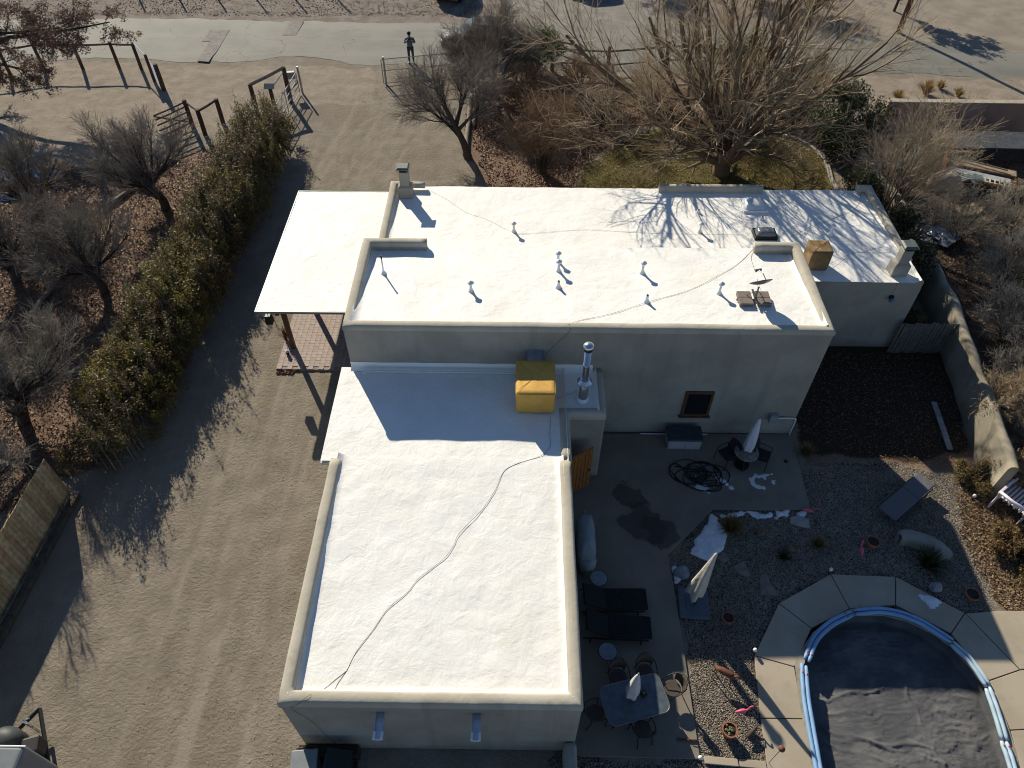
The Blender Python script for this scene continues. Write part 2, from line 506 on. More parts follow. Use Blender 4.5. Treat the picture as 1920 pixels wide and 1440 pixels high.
F = np.stack([ii[:-1, :-1].ravel(), ii[:-1, 1:].ravel(), ii[1:, 1:].ravel(), ii[1:, :-1].ravel()], 1)
tag(np_obj('road', V, F, road_mat(), None, True), 'worn pale grey asphalt road across the back', None, None, 'structure')
patchm = mat('asphalt_patch', (.165, .15, .135), .85, .2, 3, .3, 60)
def flat_patch(name, pts, z):
    P = resample(pts, .4, True)
    mb = MB(); mb.prism([(p[0] + random.uniform(-.03, .03), p[1] + random.uniform(-.03, .03)) for p in P], z - .03, z)
    return mb.build(name, patchm)
tag(flat_patch('road_patch', [(-20.01, 48.51), (-18.7, 48.53), (-18.69, 46), (-18.75, 43.93), (-19.5, 44.06), (-19.5, 46.76), (-19.97, 46.75)], .072), 'grey asphalt trench repair across the road, wide at one end', None, None, 'structure')
tag(flat_patch('road_patch', [(-15.07, 49.95), (-14.25, 50.05), (-14.31, 47.81), (-15.16, 47.8)], .07), 'small grey rectangular asphalt repair on the road', None, None, 'structure')
lotm = mat('lot_concrete', (.19, .175, .15), .8, .2, 1.2, .25, 30)
mb = MB(); mb.prism([(-1.57, 49.55), (0.87, 49.43), (11.29, 49.31), (14, 70), (-3, 70), (-0.57, 54.03), (-1.26, 51.72)], -.03, .016)
tag(mb.build('parking_lot', lotm), 'pale paved parking apron beyond the road', None, None, 'structure')
mb = MB(); mb.prism([(22.88, 48.73), (26.54, 47.53), (31.34, 46.24), (60, 46.6), (60, 70), (22, 70), (23.41, 52.68)], -.03, .014)
tag(mb.build('driveway_apron', mat('apron_dirt', (.235, .20, .155), .9, .15, .8, .3, 25)), 'tan packed gravel apron joining the road', None, None, 'structure')

# ------------------------------------------------------------------ concrete patio and pool deck
def conc_mat(name, a, b_, stain=None):
    m, nt, b, N, L = nodes(name)
    pos = N.new('ShaderNodeNewGeometry').outputs['Position']
    n1 = noise(nt, pos, .7, 6, .6); n3 = noise(nt, pos, 45, 3); n2 = noise(nt, pos, 3.2, 5)
    c = lerp_col(nt, ramp(nt, n1, .35, .65), a, b_)
    c = lerp_col(nt, ramp(nt, n2, .55, .75, 0, .35), c, sc(a, .7))
    c = lerp_col(nt, ramp(nt, n3, .55, .75, 0, .3), c, sc(a, .72))
    if stain:
        for (x, y, r) in stain:
            d = N.new('ShaderNodeVectorMath'); d.operation = 'DISTANCE'; L.new(pos, d.inputs[0]); d.inputs[1].default_value = (x, y, .08)
            f = math_n(nt, 'ADD', d.outputs['Value'], math_n(nt, 'MULTIPLY', math_n(nt, 'SUBTRACT', noise(nt, pos, 1.6, 4), .5), 1.3))
            c = lerp_col(nt, ramp(nt, f, r * .8, r, .72, 0), c, (.045, .04, .035))
    L.new(c, b.inputs['Base Color']); b.inputs['Roughness'].default_value = .75; b.inputs['Specular IOR Level'].default_value = .3
    bump(nt, b, n3, .25, .006)
    return m
concm = conc_mat('patio_concrete', (.175, .150, .118), (.22, .19, .15), [(4.01, 12.18, .75), (4.56, 11.9, .6), (3.7, 13.26, .5)])
deckm = conc_mat('deck_concrete', (.35, .295, .22), (.41, .35, .265))
PATIO = [(1.3, 15.7), (9.5, 15.84), (9.4, 12.8), (7.88, 12.76), (6.29, 12.75), (4.66, 11.13), (4.71, 9.62), (4.72, 5.43), (1.72, 5.46), (1.3, 5.62)]
mb = MB(); mb.prism(PATIO, -.1, .07)
tag(mb.build('patio', concm, bevel=.012), 'grey concrete patio slab along the house', None, None, 'structure')

deck = bpy.data.objects.new('pool_deck', None); COL.objects.link(deck); deck.location = (10, 8, 0)
tag(deck, 'tan concrete slabs around the pool', None, None, 'structure')
inner = [(7.66, 7.78), (8.41, 8.87), (9.65, 9.47), (11.01, 9.6), (12.28, 8.77), (12.81, 7.48), (12.82, 6.22)]
outer = [(6.62, 8.08), (7.65, 9.62), (9.41, 10.57), (11.32, 10.51), (12.92, 9.39)]
def slab(poly, gap=.014):
    c = np.mean(np.array(poly), axis=0)
    P = []
    n = len(poly)
    for i in range(n):                       # inset every edge by the joint gap
        a, b_, d = (np.array(poly[i - 1]), np.array(poly[i]), np.array(poly[(i + 1) % n]))
        e1 = (b_ - a) / np.linalg.norm(b_ - a); e2 = (d - b_) / np.linalg.norm(d - b_)
        n1 = np.array([-e1[1], e1[0]]); n2 = np.array([-e2[1], e2[0]])
        if np.dot(n1, c - b_) < 0: n1 = -n1
        if np.dot(n2, c - b_) < 0: n2 = -n2
        k = n1 + n2; k = k / max(.5, np.dot(k, k) / 2)
        P.append(tuple(b_ + k * gap))
    q = MB(); q.prism(P, -.12, .055 + random.uniform(-.004, .004))
    return q.build('slab', deckm, deck, world=True, bevel=.008)
slab([outer[0], outer[1], inner[1], inner[0]]); slab([outer[1], outer[2], inner[2], inner[1]])
slab([outer[2], outer[3], inner[3], inner[2]]); slab([outer[3], outer[4], inner[4], inner[3]])
slab([inner[4], outer[4], (13.77, 7.78), inner[5]])
slab([outer[4], (13.91, 9.48), (15.75, 9.51), (15.15, 7.98), (13.77, 7.78)])
slab([inner[5], (13.77, 7.78), (15.29, 7.96), (14.75, 6.33), inner[6]])
slab([inner[6], (14.75, 6.33), (14.41, 4.88), (12.57, 4.86)])
slab([outer[0], inner[0], (7.57, 6.43), (6.44, 6.43)]); slab([(6.44, 6.43), (7.57, 6.43), (7.56, 5.15), (6.35, 5.14)])
slab([(6.35, 5.14), (7.56, 5.15), (7.7, 4.2), (8.6, 3.2), (8.2, 2.0), (6.3, 2.2)])
slab([(8.2, 2.0), (8.6, 3.2), (10.2, 2.75), (11.8, 3.2), (12.5, 4.3), (12.57, 4.86), (14.41, 4.88), (14.2, 1.6)])
# concrete kerb across the gravel strip
mb = MB()
kerb = bpy.data.objects.new('kerb_strip', None); COL.objects.link(kerb); kerb.location = (5.5, 5.4, 0); tag(kerb, 'low concrete kerb across the gravel strip', None, None, 'structure')
for a, b_ in (((4.83, 5.42), (5.66, 5.36)), ((5.69, 5.36), (6.35, 5.31))):
    q = MB(); q.prism([(a[0], a[1] - .09), (b_[0], b_[1] - .09), (b_[0], b_[1] + .09), (a[0], a[1] + .09)], -.1, .06); q.build('kerb_stone', deckm, kerb, world=True, bevel=.01)

# ------------------------------------------------------------------ the pool
pool = thing('swimming_pool', 'oval in-ground pool with dark blue liner wall', 'pool', (10, 6.5, 0))
P = resample(POOL, .25, True)
linerm = mat('pool_liner', (.020, .034, .070), .35, .2, 2, spec=.4)
V = []; F = []; n = len(P)
for z in (.045, -.5):
    V += [(p[0], p[1], z) for p in P]
F = [(i, (i + 1) % n, n + (i + 1) % n, n + i) for i in range(n)]
q = MB(); q.add(V, F); q.build('liner_wall', linerm, pool, world=True, smooth=True)
q = MB(); q.add([(p[0], p[1], -.49) for p in P], [tuple(range(n))]); q.build('floor', linerm, pool, world=True)
# coping strip under the tubes
V = []
PI = grow(P, -.16); PO = grow(P, .05)
q = MB(); n = len(P)
q.add([(p[0], p[1], .06) for p in PI] + [(p[0], p[1], .06) for p in PO] + [(p[0], p[1], .02) for p in PI], [(i, (i + 1) % n, n + (i + 1) % n, n + i) for i in range(n)] + [(i, 2 * n + i, 2 * n + (i + 1) % n, (i + 1) % n) for i in range(n)])
q.build('coping', mat('coping', (.30, .27, .22), .7, .2, 4, .3, 40), pool, world=True)

# winter cover: wrinkled dark sheet hanging from the coping and lying on the water
def cover_mat():
    m, nt, b, N, L = nodes('pool_cover')
    pos = N.new('ShaderNodeNewGeometry').outputs['Position']
    n1 = noise(nt, pos, 1.2, 5); n2 = noise(nt, pos, 11, 4, .6, .6)
    c = lerp_col(nt, ramp(nt, n1, .4, .65), (.085, .087, .095), (.155, .152, .15))
    c = lerp_col(nt, ramp(nt, n2, .58, .8, 0, .35), c, (.21, .205, .195))
    L.new(c, b.inputs['Base Color']); b.inputs['Roughness'].default_value = .52; b.inputs['Specular IOR Level'].default_value = .42
    mp = N.new('ShaderNodeMapping'); mp.inputs['Scale'].default_value = (1, 2.4, 1); L.new(pos, mp.inputs[0])
    h1 = noise(nt, mp.outputs[0], 4.5, 5, .6, 1.2)
    p = bump(nt, b, h1, .6, .03)
    bump(nt, b, noise(nt, mp.outputs[0], 17, 4, .65, 2.2), 1.0, .034, p)
    return m
st = .035
cx0, cx1, cy0, cy1 = 7.2, 13.2, 2.6, 9.8
X, Y = np.meshgrid(np.arange(cx0, cx1, st), np.arange(cy0, cy1, st))
ang = np.arctan2(Y - 6.3, X - 10.1)
PP = np.array(P); pr = np.hypot(PP[:, 0] - 10.1, PP[:, 1] - 6.3); pa = np.arctan2(PP[:, 1] - 6.3, PP[:, 0] - 10.1)
o_ = np.argsort(pa); rr = np.interp(ang.ravel(), np.concatenate([pa[o_] - 2 * np.pi, pa[o_], pa[o_] + 2 * np.pi]), np.tile(pr[o_], 3)).reshape(ang.shape)
R = np.hypot(X - 10.1, Y - 6.3)
d = rr - R                                        # distance inside the rim
def ridge(x, y, sd, o=4):
    t = 0; a = .5
    for i in range(o):
        t = t + a * (1 - np.abs(2 * vnoise(x, y, sd + i) - 1)) ** 4; x = x * 2.1 + 3.1; y = y * 1.9 + 1.7; a *= .55
    return t
wx = X + .35 * fbm(X * 1.5, Y * 1.5, 81); wy = Y + .35 * fbm(X * 1.5, Y * 1.5, 91)
wr = ridge(wx * 1.2 + wy * .3, wy * 4.6 - wx * .6, 60, 4) * .060 + ridge(wx * 5.5, wy * 14 + wx * 1.5, 70, 3) * .036
wr = wr * (.5 + .8 * np.clip(fbm(X * .6, Y * .6, 77) * 1.6 - .3, 0, 1)) * np.clip(d / .6, .25, 1)
Z = -.32 + wr + .02 * (fbm(X * 1.3, Y * 1.3, 71) - .5)
for (x1, y1, x2, y2, hh) in ((7.75, 6.75, 9.5, 6.75, .05), (7.8, 6.4, 11.0, 5.55, .06), (8.0, 6.0, 10.4, 5.3, .05), (8.0, 7.0, 9.9, 7.35, .05), (7.9, 6.1, 10.9, 5.9, .04), (10.55, 8.2, 11.0, 5.4, .04)):
    t = np.clip(((X - x1) * (x2 - x1) + (Y - y1) * (y2 - y1)) / ((x2 - x1) ** 2 + (y2 - y1) ** 2), 0, 1)
    dd = np.hypot(X - x1 - t * (x2 - x1) + .05 * np.sin(Y * 9), Y - y1 - t * (y2 - y1) - .05 * np.sin(X * 5))
    Z += hh * np.exp(-(dd / .045) ** 2)
tt = np.clip(1 - d / .17, 0, 1)
Z = Z - .06 + tt ** 1.3 * .42
ok = (d > .03)
ii = np.arange(X.size).reshape(X.shape)
F = np.stack([ii[:-1, :-1].ravel(), ii[:-1, 1:].ravel(), ii[1:, 1:].ravel(), ii[1:, :-1].ravel()], 1)
F = F[ok.ravel()[F].all(1)]
use = np.unique(F); re = -np.ones(X.size, int); re[use] = np.arange(len(use))
V = np.stack([X.ravel(), Y.ravel(), Z.ravel()], 1)[use]
pc = np_obj('pool_cover', V, re[F], cover_mat(), None, True)
tag(pc, 'dark wrinkled vinyl winter cover sagging on the pool water', 'pool cover')

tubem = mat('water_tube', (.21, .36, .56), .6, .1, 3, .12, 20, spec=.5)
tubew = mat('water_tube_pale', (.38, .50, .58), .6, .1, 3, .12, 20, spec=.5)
redm = mat('red_plastic', (.65, .05, .06), .4, .05)
def water_tube(path, label, m, ends=(1, 1)):
    c = np.mean(np.array(path), axis=0)
    t = thing('water_tube', label, 'water tube', (float(c[0]), float(c[1]), .06), 0, 'blue water tubes holding the pool cover')
    pc_ = np.array([10.1, 6.3])
    for k, off in enumerate((.02, .14)):
        Q = smooth_path([(p[0], p[1], 0) for p in path], 7)
        pts = []
        for i, p in enumerate(Q):
            v = np.array(p[:2]) - pc_; v /= np.linalg.norm(v)
            sag = .004 * math.sin(i * 1.3 + k)
            pts.append((p[0] - c[0] - v[0] * off, p[1] - c[1] - v[1] * off, .062 + sag))
        r = [.056] * len(pts); r[0] = .035; r[-1] = .035; r[1] = .052; r[-2] = .052
        q = MB(); q.tube(pts, r, 10); q.build('chamber', m, t, smooth=True)
        for e, i in ((0, 2), (1, -3)):
            if ends[e]:
                q = MB(); q.lathe([(.022, 0), (.026, .02), (.012, .03)], (pts[i][0], pts[i][1], pts[i][2] + .054), 8); q.build('cap', redm, t)
    return t
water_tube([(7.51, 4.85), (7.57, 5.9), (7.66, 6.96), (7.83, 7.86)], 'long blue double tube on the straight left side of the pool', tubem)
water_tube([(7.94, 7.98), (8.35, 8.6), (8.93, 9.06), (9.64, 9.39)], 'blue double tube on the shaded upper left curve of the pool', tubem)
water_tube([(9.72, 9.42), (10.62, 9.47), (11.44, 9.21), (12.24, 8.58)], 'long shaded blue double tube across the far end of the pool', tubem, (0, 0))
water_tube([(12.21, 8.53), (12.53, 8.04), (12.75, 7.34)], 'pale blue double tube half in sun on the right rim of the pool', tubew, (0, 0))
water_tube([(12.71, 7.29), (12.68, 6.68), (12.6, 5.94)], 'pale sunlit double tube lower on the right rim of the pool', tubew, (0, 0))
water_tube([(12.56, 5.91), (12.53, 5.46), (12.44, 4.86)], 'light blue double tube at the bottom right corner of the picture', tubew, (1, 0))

# ------------------------------------------------------------------ the house
def stucco_mat(name, a, b_):
    m, nt, b, N, L = nodes(name)
    oc = N.new('ShaderNodeNewGeometry').outputs['Position']
    n1 = noise(nt, oc, .8, 6, .6); n2 = noise(nt, oc, 28, 4, .6)
    mp = N.new('ShaderNodeMapping'); mp.inputs['Scale'].default_value = (2.2, 2.2, .18); L.new(oc, mp.inputs[0])
    st = noise(nt, mp.outputs[0], 1.0, 4)
    c = lerp_col(nt, ramp(nt, n1, .35, .68), a, b_)
    c = lerp_col(nt, ramp(nt, st, .52, .72, 0, .45), c, sc(a, .72))
    c = lerp_col(nt, ramp(nt, n2, .55, .8, 0, .25), c, sc(a, .7))
    sz_ = N.new('ShaderNodeSeparateXYZ'); L.new(oc, sz_.inputs[0])
    spl = math_n(nt, 'ADD', sz_.outputs[2], math_n(nt, 'MULTIPLY', n1, .9))
    c = lerp_col(nt, ramp(nt, spl, .45, .95, .5, 0), c, (.16, .13, .10))
    L.new(c, b.inputs['Base Color']); b.inputs['Roughness'].default_value = .92; b.inputs['Specular IOR Level'].default_value = .15
    p = bump(nt, b, noise(nt, oc, 5, 4), .35, .03)
    bump(nt, b, n2, .5, .008, p)
    return m
stucco = stucco_mat('tan_stucco', (.295, .276, .235), (.360, .337, .290))
capstucco = stucco_mat('cream_stucco', (.41, .375, .30), (.48, .44, .36))
def roof_mat():
    m, nt, b, N, L = nodes('white_roof_coating')
    pos = N.new('ShaderNodeNewGeometry').outputs['Position']
    n1 = noise(nt, pos, .9, 6, .6); n2 = noise(nt, pos, 6, 5, .6, .4); n3 = noise(nt, pos, 30, 4)
    c = lerp_col(nt, ramp(nt, n1, .35, .65), (.81, .79, .735), (.85, .84, .80))
    c = lerp_col(nt, ramp(nt, noise(nt, pos, .45, 5, .65), .54, .70, 0, .55), c, (.74, .71, .60))
    c = lerp_col(nt, ramp(nt, noise(nt, pos, 3.1, 6, .75), .64, .78, 0, .6), c, (.46, .44, .40))
    L.new(c, b.inputs['Base Color']); b.inputs['Roughness'].default_value = .6; b.inputs['Specular IOR Level'].default_value = .3
    p = bump(nt, b, noise(nt, pos, 2.2, 5, .6, .5), .45, .06)
    p = bump(nt, b, n2, .4, .02, p)
    bump(nt, b, n3, .35, .005, p)
    return m
roofm = roof_mat()

house = thing('house', 'flat-roofed tan stucco house with bright white roof coating', 'house', (2.1, 15.9, 0))

def wall(poly, z0, z1, name='wall', m=None, bevel=.07):
    q = MB(); q.prism(poly, z0, z1); return q.build(name, m or stucco, house, world=True, bevel=bevel, seg=3)

def parapet(path, w=.30, h=.16, seed=0, closed=False, m=None):
    """rounded stucco coping swept along path of (x, y, ztop); 5 mm proud of the wall below"""
    P = resample(path, .22, closed)
    n = len(P); V = []; F = []
    hw = w / 2
    prof = [(-hw - .005, -h), (-hw - .006, -.07), (-hw + .03, -.022), (-hw * .55, -.002), (0, .004), (hw * .55, -.002), (hw - .03, -.022), (hw + .006, -.07), (hw + .005, -h)]
    k = len(prof)
    for i, p in enumerate(P):
        a = P[i - 1] if (i > 0 or closed) else P[i]
        b_ = P[(i + 1) % n] if (i < n - 1 or closed) else P[i]
        d1 = (p - a)[:2]; d2 = (b_ - p)[:2]
        if np.linalg.norm(d1) < 1e-6: d1 = d2
        if np.linalg.norm(d2) < 1e-6: d2 = d1
        d1 = d1 / np.linalg.norm(d1); d2 = d2 / np.linalg.norm(d2)
        nn = np.array([-(d1 + d2)[1], (d1 + d2)[0]]); nn = nn / np.linalg.norm(nn)
        mit = 1 / max(.5, np.dot(nn, np.array([-d1[1], d1[0]])))
        for (o_, z) in prof:
            wo = (vnoise(p[0] * 1.3 + p[1] * 1.1, o_ * 3 + 7, seed) - .5) * .022
            wz = (vnoise(p[0] * .9 + p[1] * 1.3, seed * 3.7, seed + 5) - .5) * .024 if z > -h else 0
            V.append((p[0] + nn[0] * (o_ + wo * (abs(o_) > hw * .6) * (z > -h)) * mit, p[1] + nn[1] * (o_ + wo * (z > -h)) * mit, p[2] + z + wz))
    for i in range(n if closed else n - 1):
        j = (i + 1) % n
        for q in range(k - 1): F.append((i * k + q, j * k + q, j * k + q + 1, i * k + q + 1))
    mb = MB(); mb.add(V, F)
    if not closed: mb.F += [tuple(range(k)), tuple((n - 1) * k + q for q in range(k))[::-1]]
    return mb.build('parapet', m or capstucco, house, world=True, smooth=True)

def roof(x0, x1, y0, y1, zf, cants='', st=.1, seed=1, amp=1.0, cw=.13, ch=.13, name='roof'):
    X, Y = np.meshgrid(np.arange(x0, x1 + st * .5, st), np.arange(y0, y1 + st * .5, st))
    X = x0 + (X - x0) * (x1 - x0) / (X.max() - x0); Y = y0 + (Y - y0) * (y1 - y0) / (Y.max() - y0)
    Z = zf(X, Y) + amp * ((fbm(X * .8, Y * .8, seed) - .47) * .055 + (fbm(X * 3, Y * 2.4, seed + 9) - .47) * .018)
    nz = .55 + .9 * fbm(X * 2.2, Y * 2.2, seed + 3)
    for c in cants:
        d = {'w': X - x0, 'e': x1 - X, 's': Y - y0, 'n': y1 - Y}[c]
        Z = Z + ch * np.clip(1 - d / (cw * nz * 1.4), 0, 1) ** 1.6
    ii = np.arange(X.size).reshape(X.shape)
    F = np.stack([ii[:-1, :-1].ravel(), ii[:-1, 1:].ravel(), ii[1:, 1:].ravel(), ii[1:, :-1].ravel()], 1)
    return np_obj(name, np.stack([X.ravel(), Y.ravel(), Z.ravel()], 1), F, roofm, house, True)

x0, x1, fy, by, zt = -5.2, 9.46, 15.85, 20.2, 4.95
T_ = .30
zm = lambda X, Y: 4.90 - (Y - fy) * .068
xl, xr = -3.05, 7.95
# upper block: C-shaped wall open at the back
wall([(x0, fy), (x1, fy), (x1, by), (xr, by), (xr, by - T_), (x1 - T_, by - T_), (x1 - T_, fy + T_), (x0 + T_, fy + T_), (x0 + T_, by - T_), (xl, by - T_), (xl, by), (x0, by)], 0, zt - .10)
wall([(xl, by - .25), (xr, by - .25), (xr, by - .01), (xl, by - .01)], 0, 4.57, bevel=0)
parapet([(xl, by - .15, zt), (x0 + .15, by - .15, zt), (x0 + .15, fy + .15, zt), (x1 - .15, fy + .15, zt), (x1 - .15, by - .15, zt), (xr, by - .15, zt)], .30, .18, 3)
main_roof = roof(x0 + .2, x1 - .2, fy + .22, by + .03, zm, 'we', .1, 1)
main_roof.modifiers.clear()
# rear block, lower, wider to the right
rx0, rx1, ry0, ry1, rz = -5.2, 14.38, 20.22, 26.25, 3.28
zr = lambda X, Y: 3.24 - (Y - ry0) * .042 - .0 * X
wall([(rx0, ry0), (x0 + .02, ry0), (x0 + .02, ry0 + .01), (x1 - .02, ry0 + .01), (x1 - .02, ry0), (rx1, ry0), (rx1, ry1), (rx0, ry1)], 0, 2.90)
q = MB(); q.prism([(x1 + .05, ry0 + .004), (rx1 - .004, ry0 + .004), (rx1 - .004, ry0 + .35), (x1 + .05, ry0 + .35)], 2.85, 3.21); q.build('wall', stucco, house, world=True, bevel=.03)
for (a, b_, c, d, zz) in ((rx0, rx0 + .28, ry0 + .02, ry1, 3.2), (rx1 - .28, rx1, ry0 + .36, ry1, 3.2), (rx0 + .29, rx1 - .29, ry1 - .2, ry1, 2.94)):
    q = MB(); q.prism([(a, c), (b_, c), (b_, d), (a, d)], 2.88, zz - .04); q.build('wall', stucco, house, world=True)
parapet([(rx0 + .14, ry0 + .1, rz), (rx0 + .14, ry1 - .14, rz), (-3.79, 26.08, rz)], .28, .16, 8)

parapet([(5.75, ry1 - .14, rz), (9.95, ry1 - .14, rz)], .28, .36, 11)
parapet([(rx1 - .62, ry1 - .14, rz + .04), (rx1 - .14, ry1 - .14, rz + .04), (rx1 - .14, ry0 + 1.25, rz + .02)], .28, .18, 13)
rear_roof = roof(rx0 + .2, rx1 - .16, ry0 - .05, ry1 + .04, zr, 'we', .1, 2)
q = MB(); q.prism([(rx0 + .02, ry1 - .02), (rx1 - .02, ry1 - .02), (rx1 - .02, ry1 + .05), (rx0 + .02, ry1 + .05)], 2.86, 2.965); q.build('roof_edge', mat('drip_edge', (.62, .60, .54), .5, .1), house, world=True)
# small step in the rear roof, seen as a fine ridge
# low wing and garage
gx0, gx1, gy0, gy1, gz = -5.2, 1.56, 5.58, 12.3, 3.27
zl = lambda X, Y: np.where(Y > 12.3, 3.14, 3.14 - (12.3 - Y) * .016)
wall([(x0 + .02, 12.4), (1.60, 12.4), (1.60, 14.0), (2.70, 14.0), (2.70, fy + .05), (x0 + .02, fy + .05)], 0, 3.02)
wall([(gx0, gy0), (gx1, gy0), (gx1, 12.5), (gx0, 12.5)], 0, 2.94)
wall([(gx0, gy0 + .001), (gx1, gy0 + .001), (gx1, gy0 + .30), (gx0, gy0 + .30)], 2.92, gz - .1, bevel=0)
wall([(gx0, gy0 + .29), (gx0 + .30, gy0 + .29), (gx0 + .30, 12.3), (gx0, 12.3)], 2.9, gz - .1, bevel=0)
wall([(gx1 - .30, gy0 + .29), (gx1, gy0 + .29), (gx1, 12.3), (gx1 - .30, 12.3)], 2.9, gz - .1, bevel=0)
wall([(gx1 - .30, 3.6), (gx1 + .02, 3.6), (gx1 + .02, gy0 - .005), (gx1 - .30, gy0 - .005)], 0, .85, bevel=.1)
parapet([(gx0 + .15, 12.22, gz), (gx0 + .15, gy0 + .15, gz), (gx1 - .15, gy0 + .15, gz), (gx1 - .15, 12.25, gz)], .30, .24, 17)
parapet([(1.45, 12.32, 3.24), (1.45, 14.1, 3.24), (2.56, 14.12, 3.24), (2.56, fy - .02, 3.24)], .28, .26, 23)
low_roof = roof(gx0 - .30, 1.5, 12.25, fy + .02, zl, 'e', .1, 3)
q = MB(); q.prism([(gx0 - .30, 12.2), (1.5, 12.2), (1.5, fy), (gx0 - .30, fy)], 2.98, 3.085); q.build('roof_edge', mat('drip_edge', (.62, .60, .54)), house, world=True)
roof(1.32, 2.5, 14.1, fy + .02, lambda X, Y: 3.145 + 0 * X, 'e', .1, 4)
garage_roof = roof(gx0 + .2, gx1 - .2, gy0 + .2, 12.45, lambda X, Y: zl(X, Y) + .012 * np.clip((Y - 11.6) / .4, 0, 1) * np.clip((12.6 - Y) / .3, 0, 1), 'wes', .1, 3)
# cant of blue-white flashing where the low roof meets the tall wall
q = MB(); n = 60
V = []
for i in range(n + 1):
    x = -5.18 + (2.4 + 5.18) * i / n
    jj = float(vnoise(i * .37, 2.2, 8)) * .02
    V += [(x, fy - .012, 3.40 + jj), (x, fy - .03, 3.22), (x, fy - .16, 3.15)]
F = []
for i in range(n):
    for k in range(2): F.append((3 * i + k, 3 * i + 3 + k, 3 * i + 4 + k, 3 * i + 1 + k))
q.add(V, F); q.build('flashing', roofm, house, world=True, smooth=True)
q = MB(); q.tube([(-4.75, fy - .28, 3.22), (-4.72, fy - .24, 3.24), (-2, fy - .23, 3.24), (.2, fy - .24, 3.23), (1.35, fy - .23, 3.23)], .03, 8)
q.build('conduit', mat('white_pvc', (.7, .7, .68), .4, .05), house, world=True, smooth=True)

# front of the garage: recessed door, scuppers
spm = mat('galvanised', (.55, .58, .62), .35, .12, 8, metal=.7, spec=.5)
for px in (-2.96, -.80):
    s = MB(); zc = 2.70; y0_ = gy0 + .02; L_ = .58
    s.box((px, y0_ - L_ / 2, zc), (.20, L_, .015)); s.box((px - .095, y0_ - L_ / 2, zc + .045), (.012, L_, .09)); s.box((px + .095, y0_ - L_ / 2, zc + .045), (.012, L_, .09))
    so_ = s.build('scupper', spm, house, world=True)
    s = MB(); s.box((px - .085, y0_ - L_ + .06, zc + .05), (.05, .16, .10)); s.box((px + .085, y0_ - L_ + .06, zc + .05), (.05, .16, .10)); s.box((px, y0_ - L_ - .005, zc + .004), (.22, .03, .03))
    s.build('lip', mat('white_metal', (.75, .76, .78), .4, .05), so_, world=True)

# window on the tall wall
wz0, wz1 = 1.02, 2.22
wx0, wx1 = 5.52, 6.44
win = MB()
for (cx, cz, sx, sz) in (((wx0 + wx1) / 2, wz0 + .045, wx1 - wx0, .09), ((wx0 + wx1) / 2, wz1 - .045, wx1 - wx0, .09), (wx0 + .045, (wz0 + wz1) / 2, .09, wz1 - wz0 - .18), (wx1 - .045, (wz0 + wz1) / 2, .09, wz1 - wz0 - .18)):
    win.box((cx, fy - .02, cz), (sx, .10, sz))
wo_ = win.build('window', mat('brown_frame', (.10, .055, .03), .5, .15), house, world=True, bevel=.008)
g = MB(); g.box(((wx0 + wx1) / 2, fy - .012, (wz0 + wz1) / 2), (wx1 - wx0 - .18, .02, wz1 - wz0 - .18)); g.build('pane', mat('dark_glass', (.012, .014, .017), .08, .05, spec=.6), wo_, world=True)
g = MB(); g.box(((wx0 + wx1) / 2, fy - .05, wz0 - .02), (wx1 - wx0 + .12, .14, .05)); g.build('sill', MATS['brown_frame'], wo_, world=True, bevel=.008)

# wooden door standing open beside the wing
dr = MB(); dx, dy = 2.02, 13.42
ang = .55
door = MB(); door.box((dx, dy, 1.06), (.86, .045, 2.02), ang); do = door.build('door', mat('orange_wood', (.30, .12, .035), .45, .25, 14), house, world=True, bevel=.005)
for k in range(6):
    s = MB(); o_ = -.34 + k * .137
    s.box((dx + o_ * math.cos(ang) + .03 * math.sin(ang), dy + o_ * math.sin(ang) - .03 * math.cos(ang), 1.06), (.118, .02, 1.9), ang); s.build('plank', MATS['orange_wood'], do, world=True, bevel=.006)
s = MB(); s.lathe([(.012, 0), (.032, .02), (.03, .05), (.01, .06)], (dx + .38 * math.cos(ang), dy + .38 * math.sin(ang) - .09, 1.0), 8); s.build('handle', mat('black_metal', (.02, .02, .022), .4, .1, metal=.3), do, world=True)

# flood light on the rear block wall
fl = MB(); fl.box((13.45, ry0 - .06, 2.55), (.14, .1, .14)); fo = fl.build('flood_light', mat('black_metal', (.02, .02, .022)), house, world=True, bevel=.01)
s = MB(); s.lathe([(.05, 0), (.12, -.07), (.125, -.09), (.03, -.095)], (13.45, ry0 - .17, 2.56), 12); s.build('shade', mat('lamp_shade', (.16, .2, .25), .35, .1), fo, world=True, smooth=True)

# meter box and conduit on the tall wall corner
eb = MB(); eb.box((8.62, fy - .1, 1.02), (.26, .18, .34)); eo = eb.build('meter_box', mat('grey_box', (.24, .27, .30), .5, .1), house, world=True, bevel=.012)
s = MB(); s.tube(smooth_path([(8.75, fy - .09, .98), (9.1, fy - .07, .98), (9.38, fy - .07, .95), (9.42, fy - .07, .8), (9.42, fy - .07, .08)], 5), .024, 8); s.build('conduit', mat('white_pvc', (.7, .7, .68)), eo, world=True, smooth=True)

